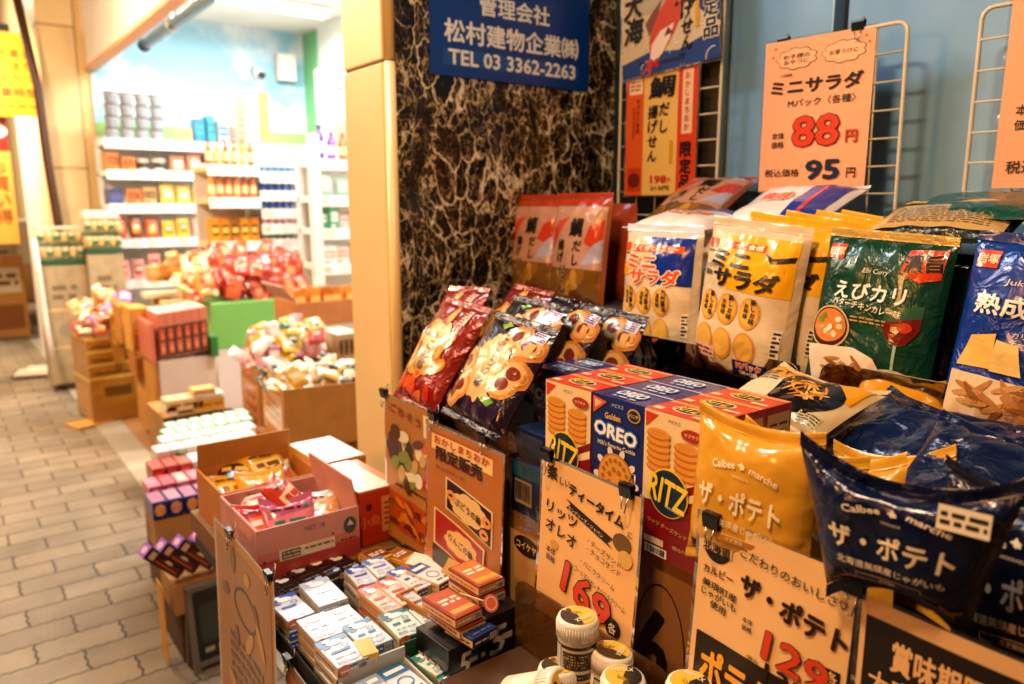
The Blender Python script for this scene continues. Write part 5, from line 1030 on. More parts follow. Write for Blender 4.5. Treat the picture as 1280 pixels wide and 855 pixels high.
# ================================================================== CANDY CARTONS AND STACKS BY THE ENTRANCE
# pink carton with candy bags
def d_pink(b, w, d, h):
    b.plane((-w / 2, 0, 0), (1, 0, 0), (0, 0, 1)); b.rect(0, 0, w, h * .36, '#b8524a', 1); b.rect(0, h * .36, w, h * .52, '#d0807a', 1)
    b.rect(w * .20, h * .30, w * .74, h * .52, '#e6d8c4', 2); b.rect(w * .22, h * .33, w * .40, h * .49, '#6a5e52', 3); b.dashes(w * .23, h * .34, w * .39, h * .48, 2, '#d9cdb8', 4, 2, .4); b.dashes(w * .44, h * .40, w * .72, h * .47, 1, '#7a6e60', 3, 3)
    b.text('NET 18', w * .55, h * .82, h * .09, '#8a6a5a', 2, .01); b.ell(w * .90, h * .66, w * .065, h * .17, '#3f5a52', 2); b.poly([(w * .87, h * .66), (w * .90, h * .78), (w * .94, h * .66)], '#d9cdbf', 3); b.dashes(w * .80, h * .36, w * .97, h * .42, 1, '#4a4038', 2, 4); b.ell(w * .06, h * .36, w * .015, h * .03, '#7a2f2a', 3); b.ell(w * .72, h * .58, w * .012, h * .025, '#8a3a34', 3)
    b.plane((-w / 2, d, 0), (0, -1, 0), (0, 0, 1)); b.rect(d * .1, h * .2, d * .9, h * .34, '#b8702c', 1)
PC = at(386, 700, Y=1.205)
open_carton('candy_carton', .178, .19, .087, '#d09a92', 'pink open carton full of red candy bags beside the gum trays', 'carton', pose((.449, 1.153, .70), 0, 0), d_pink, inner='#d8a090', flaps=(('right', .05, -10),))
open_carton('candy_carton', .19, .165, .087, '#c9883a', 'orange brown open carton of yellow candy bags behind the pink carton', 'carton', pose((.460, 1.350, .70), 0), None, inner='#c08a44', flaps=(('back', .05, -8),))
def blob(c2, c3=None):
    def d(b, w, h):
        q = mat(c2, 'film'); e = mat(c3 or '#f2e6d6', 'film'); K2 = mat('#4a2a22', 'film')
        if b.cell is None:
            b.rect(-w * .3, h * .25, w * .3, h * .72, q, 2, 3, 3); b.rect(-w * .2, h * .45, w * .22, h * .6, e, 3, 2, 2); return
        b.poly([(-w * .44, h * .30), (w * .44, h * .46), (w * .44, h * .78), (-w * .44, h * .66)], q, 2); b.ell(w * .16, h * .34, w * .18, h * .16, e, 3, 20, 18, 2); b.ell(w * .16, h * .33, w * .12, h * .10, q, 3.6, 20, 16, 2); b.ell(-w * .22, h * .2, w * .1, h * .07, e, 3, 40, 14)
        b.dashes(-w * .34, h * .48, w * .34, h * .64, 1, e, 4, 3, .7); b.dashes(-w * .36, h * .78, w * .2, h * .86, 1, K2, 4, 6, .5); b.dashes(-w * .36, h * .05, w * .3, h * .12, 2, K2, 4, 7, .4); b.star(w * .3, h * .84, w * .07, e, 4, 8, .7)
    return d
for i, (x, y, z, yw, ln, rl, c, d_) in enumerate((
    (.415, 1.235, .745, 10, 55, 8, '#c83a22', blob('#e87a4a', '#efe2d0')), (.425, 1.30, .765, -14, 72, 4, '#e2d2d0', blob('#d9562e', '#f0e6da')),
    (.500, 1.235, .752, -30, 60, -6, '#dcb8a6', blob('#d8a060', '#efe6d2')), (.525, 1.29, .765, 60, 48, 10, '#d04a2a', blob('#efd0b0', '#c83a1c')), (.455, 1.225, .735, 0, 40, 4, '#c46a86', blob('#e08a9a', '#2f8a70')))):
    x = .449 + (x - .47) * .75; y -= .045; z = .72 + (z - .745)
    bag('candy_bag', .095, .105, .03, c, d_, ['red candy bag at the street side of the pink carton', 'pale candy bag with an orange patch at the rear of the pink carton', 'cream candy bag in the middle of the pink carton', 'orange and white candy bag standing at the pillar side of the pink carton', 'purple pink candy bag at the front lip of the pink carton'][i], 'candy bag', pose((x, y, z), yw, ln, rl), seed=100 + i, wr=1.2, ear=.01)
for i, (x, y, z, yw, ln, rl, c, d_) in enumerate(((.435, 1.46, .745, 5, 62, 6, '#d89a1c', blob('#f0c648', '#b86a1c')), (.520, 1.47, .752, -12, 66, -5, '#e0c49a', blob('#c8502a', '#5a3020')), (.555, 1.53, .762, 20, 60, 4, '#dba22c', blob('#efd078', '#8a4a1c')), (.440, 1.54, .765, -20, 66, 4, '#c98a1c', blob('#4a2c18', '#e8b84a')), (.49, 1.425, .735, 0, 50, 3, '#e3ad3a', None))):
    x = .46 + (x - .49) * .8; y = 1.385 + (y - 1.45) * .7; z = .72 + (z - .745)
    bag('candy_bag', .095, .105, .03, c, d_, ['yellow candy bag at the street side of the orange carton', 'beige candy bag with a red patch in the orange carton', 'gold candy bag at the pillar side of the orange carton', 'dark patched yellow candy bag at the rear of the orange carton', 'plain amber candy bag at the front of the orange carton'][i], 'candy bag', pose((x, y, z), yw, ln, rl), seed=110 + i, wr=1.2, ear=.01)
def d_redcar(b, w, d, h):
    b.plane((-w / 2, 0, 0), (1, 0, 0), (0, 0, 1)); b.rect(w * .50, h * .2, w * .92, h * .86, '#dfa25c', 1); b.dashes(w * .55, h * .3, w * .88, h * .78, 5, '#b8482a', 2, 4, .4); b.ell(w * .2, h * .72, w * .07, h * .07, '#5a2416', 1); b.text('小魚', w * .22, h * .45, h * .2, '#e07a4a', 1, .03)
    b.plane((-w / 2, 0, h), (1, 0, 0), (0, 1, 0)); b.rect(w * .64, 0, w, d, '#e08a4a', 1)
carton('sweet_carton', .084, .17, .10, '#c2401f', 'red orange sweet carton with a pale lid corner at the pillar foot', 'carton', pose((.590, 1.17, .70), 2), d_redcar)
b_ = carton('lid_board', .066, .168, .003, '#ecdcd0', 'pale paper lid lying on the red orange sweet carton', 'paper lid', pose((.580, 1.171, .8005), 2))
def d_yelcar(b, w, d, h):
    b.plane((-w / 2, d, 0), (0, -1, 0), (0, 0, 1)); b.dashes(d * .2, h * .5, d * .8, h * .64, 1, '#a8702c', 1, 3)
carton('sweet_carton', .096, .16, .10, '#d9a44c', 'yellow sweet carton with a white lid behind the red orange one', 'carton', pose((.604, 1.352, .70), 2), d_yelcar)
carton('lid_board', .094, .157, .003, '#f0e6de', 'white paper lid lying on the yellow sweet carton', 'paper lid', pose((.603, 1.353, .8005), 2))

b = B(); b.box(.352, 1.14, .661, .66, 1.53, .699, mat('#8a6232', 'card')); tag(b.build('base_tray'), 'flat brown cardboard tray under the pink carton and its neighbours', 'tray')
# boxed rows helper: n boxes facing the camera side, front lower edge from pixel A to pixel B on the plane y
def box_row(nm, n, pa, pb, Y, h, d, cols, label, cat, design=None, lean=0, gap=.90, group=None, kind='print', tail=0):
    A = at(*pa, Y=Y); C = at(*pb, Y=Y); v = C - A
    if tail: step(pa, pb, Y, d)
    v = C - A; w = v.length / n; yaw = math.degrees(math.atan2(v.y, v.x))
    for i in range(n):
        p = A + v * ((i + .5) / n); c = cols[i % len(cols)]; b = B(); b.box(-w * gap / 2, 0, 0, w * gap / 2, d, h, mat(c[0], kind))
        b.plane((-w * gap / 2, 0, 0), (1, 0, 0), (0, 0, 1)); ww = w * gap
        if design: design(b, ww, h, c, i)
        else:
            b.rect(ww * .12, h * .22, ww * .88, h * .78, c[1], 1); b.dashes(ww * .2, h * .4, ww * .8, h * .62, 1, c[2] if len(c) > 2 else c[0], 2, i)
        b.plane((-ww / 2, 0, h), (1, 0, 0), (0, 1, 0)); b.rect(ww * .1, d * .1, ww * .9, d * .9, c[3] if len(c) > 3 else c[1], 1)
        o = b.build(nm, None, .0015); o.matrix_world = pose(p, yaw, lean); tag(o, ORD[i] + ' ' + label, cat, group)
# tiered candy stand in front of the entrance
st = empty('tier_stand', (.55, 2.35, 0), 'stepped cardboard stand with rows of small boxes on the pavement edge', 'display stand')
def step(pa, pb, Y, d):
    A = at(*pa, Y=Y); C = at(*pb, Y=Y); b = B(); b.box(A.x - .55 + .004, Y - 2.35 + .004, min(A.z, C.z) - .09, C.x - .55 - .004, Y - 2.35 + d, min(A.z, C.z) - .001, mat(KRAFT, 'card')); b.build('step', st)
b = B(); b.box(-.10, -.19, 0, .02, .06, .24, mat('#6a4824', 'card')); b.plane((-.10, -.19, 0), (1, 0, 0), (0, 0, 1)); b.rect(.015, .17, .10, .22, '#c9b088', 1); b.bars(.02, .175, .06, .215, 2, 4); b.build('base_carton', st, .002)
b = B(); b.box(-.06, .07, 0, .17, .42, .30, mat('#7a5228', 'card')); b.build('base_carton', st, .002)
b = B(); b.box(-.145, -.20, .02, -.142, -.13, .25, mat('#d8a04c', 'card')); b.build('side_flap', st)
def d_purp(b, w, h, c, i):
    b.rect(w * .06, h * .03, w * .94, h * .62, '#3a1524', 1); b.dashes(w * .12, h * .2, w * .88, h * .5, 2, '#b86a3a', 2, i, .3); b.poly([(0, h * .62), (w, h * .66), (w, h), (0, h)], '#8a4fa8', 1); b.ell(w * .35, h * .82, w * .22, h * .12, '#e6b8a8', 2); b.ell(w * .62, h * .55, w * .16, h * .06, '#d9c9b0', 2.5)
for i, (px, py) in enumerate(((228, 717), (247, 711), (267, 706), (290, 697))):
    p = at(px, py, Y=2.13); b = B(); b.box(-.018, 0, 0, .018, .06, .118, mat('#34101f', 'print')); b.plane((-.018, 0, 0), (1, 0, 0), (0, 0, 1)); W_ = .036
    b.rect(W_ * .2, .012, W_ * .34, .085, '#b8562a', 1); b.rect(W_ * .5, .012, W_ * .58, .08, '#8a3a2a', 1); b.rect(W_ * .2, .092, W_ * .8, .108, '#c9a88a', 1); b.ell(W_ * .62, .05, W_ * .12, .012, '#d9c0a0', 1)
    b.plane((-.018, .06, 0), (0, -1, 0), (0, 0, 1)); b.rect(0, 0, .06, .118, '#9a62b8', 1); b.ell(.03, .075, .02, .024, '#e6b0c0', 2); b.dashes(.01, .02, .05, .04, 2, '#e8d8f0', 2, i)
    b.plane((-.018, 0, .118), (1, 0, 0), (0, 1, 0)); b.rect(0, 0, W_, .06, '#a672c4', 1); b.ell(W_ * .5, .03, W_ * .3, .018, '#eac0c8', 2)
    o = b.build('chocolate_box', None, .0015); o.matrix_world = pose(p, 3, 6, -44); tag(o, ORD[i] + ' purple chocolate box from the street in the leaning lowest row', 'box', 'purple boxes on the stepped stand')
b = B(); b.box(-.02, 0, 0, .02, .03, .1, mat('#e8e4e6', 'print')); o = b.build('paper_card'); o.matrix_world = pose(at(293, 662, Y=2.12), -20, 20, 15); tag(o, 'white card stuck between the purple boxes and the yellow card', 'card')
def d_badge(b, w, h, c, i): b.rect(w * .06, h * .04, w * .94, h * .5, c[0], .5); b.cloud(w * .5, h * .52, w * .36, h * .34, c[1], 1, 7); b.rect(w * .2, h * .40, w * .8, h * .56, c[2], 2); b.dashes(w * .26, h * .44, w * .74, h * .52, 1, '#f2e6d8', 3, i)
G2 = 'boxes on the stepped stand'
box_row('snack_box', 7, (191, 651), (325, 622), 2.30, .052, .1, [('#14307c', '#e9b24a', '#d8562a', '#d06a8a'), ('#14307c', '#e6a86a', '#c84a6a', '#d8889a')], 'blue box with a yellow badge from the street, stepped stand', 'box', d_badge, group='blue ' + G2, tail=1)
def d_can(b, w, h, c, i): b.ell(w * .5, h * .5, w * .36, h * .36, c[1], 1, 0, 18); b.ell(w * .5, h * .56, w * .2, h * .16, c[2], 2, 0, 12); b.dashes(w * .2, h * .1, w * .8, h * .18, 1, c[2], 2, i)
box_row('snack_box', 8, (187, 627), (322, 599), 2.42, .043, .1, [('#c85a78', '#eeb0a0', '#f2d8c8', '#e58a9a'), ('#b8304a', '#e89a8a', '#f6e0d0', '#d85a6a'), ('#d88090', '#f0c8b8', '#c83a4a', '#f0b8b0')], 'pink box from the street in the row above the blue boxes', 'box', d_can, group='pink ' + G2, tail=1)
box_row('snack_box', 8, (191, 603), (320, 577), 2.54, .042, .1, [('#b82a18', '#d85a34', '#e8a080', '#e0563a'), ('#a82410', '#c84828', '#e0b090', '#d04a30'), ('#c8321c', '#e07a50', '#f0d0b0', '#e06a48'), ('#e6e0e2', '#f0ecec', '#4a6ab0', '#efe9ea'), ('#e6e0e2', '#f0ecec', '#4a6ab0', '#efe9ea')], 'red or white box from the street in the row above the pink boxes', 'box', group='red and white ' + G2, tail=1)
box_row('snack_box', 7, (196, 580), (322, 556), 2.66, .04, .08, [('#efe4de', '#f4f0ee', '#e8a890', '#f6f2f0'), ('#efe4de', '#e8c8b8', '#c84a3a', '#f6f2f0')], 'white box from the street in the row above the red boxes', 'box', group='lower white ' + G2, tail=1)
box_row('snack_box', 7, (203, 566), (322, 545), 2.76, .038, .08, [('#f2ece8', '#f6f2f0', '#e0b8a8', '#faf6f4'), ('#e8d0c8', '#f2e8e4', '#d87a5a', '#f6f0ee')], 'white box from the street in the row below the top row', 'box', group='upper white ' + G2, tail=1)
box_row('snack_box', 7, (206, 556), (318, 534), 2.88, .036, .08, [('#8fce9e', '#f0f4ee', '#3aa05a', '#eef4f0'), ('#a8d8b0', '#f4f6f0', '#2f8a4a', '#f2f6f2')], 'green rimmed white box from the street in the top row', 'box', group='lower green rimmed ' + G2, tail=1)
box_row('snack_box', 7, (210, 546), (314, 526), 3.0, .034, .08, [('#8fce9e', '#f0f4ee', '#3aa05a', '#eef4f0')], 'green rimmed white box from the street behind the top row', 'box', group='upper green rimmed ' + G2, tail=1)
step((214, 719), (296, 712), 2.13, .16)
b = B(); b.box(-.016, 0, 0, .016, .03, .065, mat('#1f7a48', 'print')); o = b.build('green_pouch', None, .004); o.matrix_world = pose(at(222, 590, Y=2.62), 0, 10, 20); tag(o, 'dark green pouch tilted between the white boxes of the stand', 'pouch')
# sandwich board below the stand
sb = empty('sandwich_board', (.53, 2.12, 0), 'grey framed sandwich board with a dark panel standing under the stepped stand', 'sandwich board')
for sg in (1, -1):
    b = B(); b.box(-.075, -.006, 0, -.06, .006, .25, mat('#7a736a', 'plastic')); b.box(.06, -.006, 0, .075, .006, .25, mat('#7a736a', 'plastic')); b.box(-.06, -.006, .235, .06, .006, .25, mat('#7a736a', 'plastic')); b.box(-.06, -.006, .015, .06, .006, .03, mat('#7a736a', 'plastic'))
    fr = b.build('frame', sb); fr.matrix_local = Matrix.Translation((0, sg * -.03, 0)) @ Matrix.Rotation(R(-sg * 8), 4, 'X')
    b = B(); b.box(-.06, -.003, .03, .06, .003, .235, mat('#1f2422', 'plastic')); b.plane((-.06, -.003, .03), (1, 0, 0), (0, 0, 1)); b.rect(.015, .05, .105, .16, '#33403c', 1); b.dashes(.02, .015, .1, .04, 1, '#a89f90', 1, 3); b.build('panel', fr)
sb.rotation_euler = (0, 0, R(6))
# boxed goods behind the stand
pt = empty('goods_pedestal', (1.0, 4.2, 0), 'white fronted pedestal carrying the red boxes near the entrance', 'pedestal')
b = B(); b.box(-.13, 0, .10, .155, .5, .492, mat('#ddd0c4', 'print')); b.build('front_panel', pt, .003)
b = B(); b.box(-.155, .01, .06, -.131, .5, .49, mat('#c9913e', 'card')); b.build('side_board', pt); b = B(); b.box(-.12, .03, 0, .145, .48, .099, mat('#3a2a1c', 'card')); b.build('plinth', pt)
def d_rb(b, w, h, c, i):
    b.rect(w * .02, h * .02, w * .98, h * .70, '#1f3f34', 1); b.rect(w * .2, h * .08, w * .8, h * .36, '#d87a62', 2); b.rect(w * .2, h * .40, w * .8, h * .66, '#cf6a54', 2); b.ell(w * .5, h * .2, w * .22, h * .06, '#efa07a', 3, 0, 12); b.ell(w * .5, h * .48, w * .22, h * .06, '#e8805a', 3, 0, 12)
box_row('chocolate_box', 6, (200, 449), (262, 437), 4.2, .235, .3, [('#d88a74', '#c8442e', '#efc0a0', '#efe0d0')], 'red chocolate box with a dark rack front on the white pedestal', 'box', d_rb, gap=.97, group='red chocolate boxes on the pedestal')
b = B(); p = at(196, 452, Y=4.16); b.box(p.x - .022, 4.15, .50, p.x - .004, 4.5, .70, mat('#d8806a', 'print')); tag(b.build('red_carton'), 'narrow red carton standing on the outer side of the red chocolate boxes', 'carton')
b = B(); b.box(1.13, 4.16, .49, 1.165, 4.5, .60, mat('#3f8f4c', 'print')); tag(b.build('green_carton'), 'small green carton beside the green counter on the pedestal', 'carton')
for i, (px, py, w, d, h, c, Y) in enumerate(((178, 440, .09, .2, .24, '#d9a04a', 4.45), (163, 430, .08, .25, .22, '#c98a34', 4.75), (190, 398, .2, .15, .05, '#e9d4ae', 4.75), (225, 385, .18, .12, .04, '#e6c792', 4.9), (180, 470, .07, .2, .18, '#b87a2c', 4.45), (205, 380, .1, .1, .06, '#d8b24a', 5.2))):
    p = at(px, py, Y=Y); b = B(); b.box(-w / 2, 0, 0, w / 2, d, h, mat(c, 'card')); b.plane((-w / 2, 0, 0), (1, 0, 0), (0, 0, 1)); b.rect(w * .1, h * .55, w * .9, h * .8, '#e8c074', 1); b.dashes(w * .15, h * .2, w * .85, h * .4, 2, '#8a5a1c', 1, i)
    o = b.build('goods_box', None, .003); o.matrix_world = pose(p, 0); tag(o, ['amber box stack end left of the red boxes', 'tall amber box behind the gold carton', 'flat cream box lying on top behind the red boxes', 'flat pale box lying behind the cream one', 'brown box under the amber box end', 'small yellow box at the rear of the flat boxes'][i], 'box')
# front tray of pudding cups before the pedestal
cr = empty('cup_rack', (.9, 3.5, 0), 'low rack of amber cups in a dark grid with cream boxes on top', 'rack')
A = at(207, 552, Y=3.5); C = at(291, 535, Y=3.5)
b = B(); b.box(A.x - .9 + .005, 0.004, .0, C.x - .9 - .005, .35, A.z + .10, mat('#b98a4a', 'card')); b.build('body', cr)
b = B(); n = 6; L = C.x - A.x
for i in range(n + 1): q = A.x - .9 + L * i / n; b.box(q - .003, -.012, A.z, q + .003, .003, A.z + .105, mat('#16251d', 'plastic'))
for z in (0, .05, .1): b.box(A.x - .9, -.011, A.z + z, C.x - .9, .002, A.z + z + .006, mat('#16251d', 'plastic'))
b.build('grid_frame', cr)
for i in range(6):
    for j in range(2):
        b = B(); x = A.x - .9 + L * (i + .5) / 6; b.lathe([(0, 0), (.016, 0), (.019, .034), (.020, .036), (0, .036)], mat('#c9842e' if j else '#c08a5a', 'plastic', .3), 14, (x, .01, A.z + .008 + .05 * j)); b.build('cup', cr)
for i, (px, py, w, d, h, c) in enumerate(((232, 513, .16, .1, .055, '#e6d0a4'), (262, 512, .14, .1, .05, '#d9a850'), (262, 498, .13, .1, .02, '#efe6d6'), (256, 494, .1, .08, .03, '#e0c080'), (215, 520, .05, .06, .04, '#efe2cc'))):
    p = at(px, py, Y=3.55); b = B(); b.box(-w / 2, 0, 0, w / 2, d, h, mat(c, 'print')); b.plane((-w / 2, 0, 0), (1, 0, 0), (0, 0, 1)); b.dashes(w * .08, h * .3, w * .92, h * .7, 1, '#a8742c', 1, i)
    o = b.build('cream_box', None, .002); o.matrix_world = pose(p, 0); tag(o, ['cream box on the street side of the cup rack top', 'amber striped box on the inner side of the cup rack top', 'thin white lid on the amber striped box', 'small tan box behind the thin white lid', 'small cream box at the street corner of the cup rack'][i], 'box')
# gold carton tower with small bags on top
gx = at(118, 522, Y=4.95)
def d_gold(b, w, d, h):
    b.plane((-w / 2, 0, 0), (1, 0, 0), (0, 0, 1))
    for z in (.52, .68, .84): b.rect(0, h * z, w, h * (z + .025), '#f0cc74', 1); b.rect(w * .08, h * (z + .05), w * .8, h * (z + .09), '#8a5f1c', 1)
    b.rect(w * .25, h * .3, w * .75, h * .42, '#7a5218', 1)
    b.plane((-w / 2, d, 0), (0, -1, 0), (0, 0, 1)); b.rect(0, h * .5, d, h * .53, '#f0cc74', 1); b.rect(d * .1, h * .1, d * .9, h * .4, '#c98e34', 1)
carton('gold_carton', .30, .34, .50, '#c08a34', 'gold brown carton tower on the pavement edge with small bags on top', 'carton', pose((.80, 5.0, .012), 6), d_gold, kind='foil')
b = B(); b.box(-.12, 0, 0, .12, .16, .012, mat('#d9a552', 'card')); o = b.build('cardboard_flap'); o.matrix_world = pose((.68, 4.97, .002), 20); tag(o, 'flattened cardboard flap on the ground at the gold carton foot', 'cardboard')
r = random.Random(11)
heap_cols = ['#d8a050', '#e8d0a0', '#c8562a', '#b87ab0', '#e0b860', '#7a4a2c', '#e6c088', '#d06a3a', '#a868b0', '#efe0c0']
for i in range(64):
    q = r.random(); x = .66 + .30 * r.random(); y = 5.02 + .34 * r.random(); z = .52 + .13 * q * (1 - abs((x - .83) / .22)) + (.10 if y > 5.2 else 0)
    bag('small_bag', .075, .09, .03, heap_cols[(i * 3) % 10], blob(heap_cols[(i * 7 + 2) % 10]), 'small wrapped snack bag in the mixed heap on the gold carton tower', 'snack bag', pose((x, y, z), r.uniform(-50, 50), r.uniform(10, 75), r.uniform(-30, 30)), seed=200 + i, low=True, group='small bags heaped on the gold carton')
# green and white counter with red bags heaped on it
gc = empty('counter', (1.53, 4.6, 0), 'green and white fronted counter carrying the heap of red bags', 'counter')
b = B(); b.box(-.255, 0, .03, .30, .5, .445, mat('#e4dcd6', 'print')); b.build('white_panel', gc, .004); b = B(); b.box(-.262, -.004, .446, .31, .5, .72, mat('#86c06c', 'print', .4)); b.build('green_panel', gc, .004); b = B(); b.box(-.24, .04, 0, .25, .46, .029, mat('#1c1814', 'card')); b.build('plinth', gc)
for i in range(120):
    x = r.uniform(1.18, 1.90); y = r.uniform(4.62, 5.0); z = .69 + .19 * r.random() * (.4 + .6 * math.sin(math.pi * min(1, max(0, (x - 1.1) / .95)))) + (y - 4.6) * .3
    c = ['#c83a1c', '#d8482a', '#b82c14', '#e0603a', '#d2571f'][i % 5] if x > 1.36 else ['#e0a050', '#e8c890', '#d87a3a'][i % 3]
    bag('red_bag', .085, .14, .035, c, blob(['#d86a3a', '#e8805a', '#c8401c', '#e0a070'][i % 4], ['#e8a070', '#d85a30', '#f0d0b0'][i % 3]), 'red or orange snack bag in the heap on the green counter', 'snack bag', pose((x, y, z), r.uniform(-30, 30), r.uniform(10, 60), r.uniform(-25, 25)), seed=240 + i, low=True, group='bags heaped on the green counter')
# cartons of sweets right of the counter
open_carton('sweet_carton', .30, .34, .52, '#b9803c', 'brown printed carton heaped with yellow and pink sweet bags by the entrance', 'carton', pose((1.16, 3.06, .10), -6), lambda b, w, d, h: (b.plane((-w / 2, 0, 0), (1, 0, 0), (0, 0, 1)), b.rect(w * .1, h * .35, w * .9, h * .8, '#c98a4a', 1), b.dashes(w * .2, h * .45, w * .8, h * .7, 3, '#8a4a22', 2, 3), b.plane((-w / 2, d, 0), (0, -1, 0), (0, 0, 1)), b.rect(d * .1, h * .3, d * .9, h * .85, '#cf8f52', 1), b.dashes(d * .2, h * .4, d * .8, h * .8, 4, '#a8502a', 2, 4)), inner='#c08a4a')
b = B(); b.box(1.0, 3.08, 0, 1.32, 3.38, .10, mat('#4a3420', 'card')); tag(b.build('base_crate'), 'dark low crate under the brown printed carton', 'crate')
hc2 = ['#d8a020', '#e8c040', '#e09a9a', '#efd8c8', '#c87a8a', '#e0b850', '#d86a5a', '#f0e4d8', '#2f7a48']
for i in range(80):
    x = r.uniform(1.03, 1.31); y = r.uniform(3.1, 3.36); z = .56 + r.random() * .12 + (x - 1.0) * .25
    bag('sweet_bag', .075, .09, .03, hc2[i % 9], blob(hc2[(i * 5 + 1) % 9]), 'small sweet bag in the heap filling the brown printed carton', 'candy bag', pose((x, y, z), r.uniform(-60, 60), r.uniform(10, 75), r.uniform(-30, 30)), seed=280 + i, low=True, group='sweet bags in the brown printed carton')
open_carton('sweet_carton', .34, .34, .20, '#cf9a52', 'amber carton of wrapped sweets in front of the yellow pillar', 'carton', pose((1.0, 2.28, .52), -8), lambda b, w, d, h: (b.plane((-w / 2, d, 0), (0, -1, 0), (0, 0, 1)), b.rect(d * .1, h * .2, d * .9, h * .85, '#d8a860', 1), b.dashes(d * .2, h * .3, d * .8, h * .7, 3, '#b8702c', 2, 4)), inner='#d9ac68')
b = B(); b.box(.84, 2.30, 0, 1.16, 2.62, .52, mat('#a8783c', 'card')); tag(b.build('base_carton', None, .004), 'plain brown carton under the amber carton of wrapped sweets', 'carton')
for i in range(64):
    x = r.uniform(.87, 1.13); y = r.uniform(2.32, 2.58); z = .66 + r.random() * .07
    bag('sweet_bag', .06, .08, .022, ['#e8c878', '#efe0c0', '#d8a83a', '#c8b8a0', '#3a4a3c', '#f0e8d8', '#e0b050'][i % 7], blob(['#f4ead0', '#d89a3a', '#efd080'][i % 3]), 'wrapped sweet bag lying in the amber carton', 'candy bag', pose((x, y, z), r.uniform(-80, 80), r.uniform(30, 80), r.uniform(-30, 30)), seed=310 + i, low=True, group='wrapped sweets in the amber carton')
b = B(); b.box(-.12, 0, 0, .12, .012, .10, mat('#8fb03a', 'plastic')); o = b.build('lime_board', None, .004); o.matrix_world = pose(at(436, 482, Y=2.75), 0, -15, -14); tag(o, 'lime green plastic board standing behind the wrapped sweets', 'board')
# wire basket with amber packs
wb = empty('wire_basket', (1.58, 3.55, .68), 'open cardboard and wire basket of amber packs beside the yellow pillar', 'basket')
A = at(372, 405, Y=3.5); C = at(445, 392, Y=3.5); wb.location = (A.x, 3.5, A.z - .02)
b = B(); L = C.x - A.x; m = mat('#c98a52', 'card'); b.box(0, 0, 0, L, .006, .12, m); b.box(0, .006, 0, .006, .3, .12, m); b.box(.006, .294, 0, L, .3, .16, m); b.box(.006, .006, .0, L, .294, .006, m); b.build('body', wb)
b = B(); b.box(-.10, 0, 0, .0, .3, .005, mat('#e0b8a0', 'card')); f = b.build('flap', wb); f.matrix_local = Matrix.Translation((0, 0, .125)) @ Matrix.Rotation(R(50), 4, 'Y')
for i in range(5):
    b = B(); b.box(-.028, 0, 0, .028, .06, .16, mat(['#d8862a', '#e09a3a', '#c8701c'][i % 3], 'print')); b.plane((-.028, 0, 0), (1, 0, 0), (0, 0, 1)); b.rect(.006, .03, .05, .12, '#efc070', 1); o = b.build('amber_pack', None, .002); o.matrix_world = pose((A.x + .06 + .062 * i, 3.56, A.z), 0, 8, [-6, 3, 5, -3, 6][i]); tag(o, ORD[i] + ' amber pack from the street in the wire basket', 'pack', 'amber packs in the basket')
box_row('goods_box', 4, (424, 452), (450, 448), 3.1, .12, .2, [('#d8c0a0', '#8a5a34', '#3a2a1c', '#efe6d8')], 'tan carton with brown ribs wedged beside the pillar', 'carton', group='ribbed cartons beside the pillar')

for i, (px, py, Y, w, d, h, c, c2, t) in enumerate((
    (150, 455, 4.95, .06, .3, .30, '#c08a34', '#e8bc60', 'narrow gold box beside the gold carton tower'), (172, 420, 4.6, .09, .1, .10, '#d8572e', '#f0c890', 'orange box on the amber box stack'), (168, 395, 4.85, .12, .1, .035, '#a8a04a', '#e8dca0', 'olive tin on the goods behind the red boxes'),
    (205, 372, 5.1, .22, .14, .03, '#efd9b4', '#f4ead0', 'flat pale box behind the olive tin'), (240, 372, 5.0, .12, .1, .05, '#e0bc8a', '#f2dcb8', 'small pale box beside the red bag heap'), (222, 345, 5.4, .16, .12, .08, '#c8863a', '#e8b868', 'amber box under the white store shelves'), (200, 352, 5.5, .14, .12, .10, '#d8a860', '#f0d098', 'tan box under the white store shelves'),
    (255, 350, 5.3, .12, .1, .12, '#a8602a', '#d8a058', 'brown upright box beside the red bag heap'), (238, 350, 5.35, .07, .1, .14, '#c8923e', '#8a4a1c', 'tall amber box beside the brown upright box'), (318, 588, 2.9, .10, .2, .05, '#e8a890', '#f4e8e0', 'pink white box at the inner end of the stepped stand'))):
    p = at(px, py, Y=Y); b = B(); b.box(-w / 2, 0, 0, w / 2, d, h, mat(c, 'print')); b.plane((-w / 2, 0, 0), (1, 0, 0), (0, 0, 1)); b.rect(w * .1, h * .4, w * .9, h * .8, c2, 1); b.dashes(w * .16, h * .5, w * .84, h * .7, 2, c, 2, i); b.plane((-w / 2, 0, h), (1, 0, 0), (0, 1, 0)); b.rect(w * .1, d * .1, w * .9, d * .9, c2, 1)
    o = b.build('goods_box', None, .002); o.matrix_world = pose(p, [-6, 4, 8, -3, 5, 2, -4, 6, -8, 0][i]); tag(o, t, 'box')
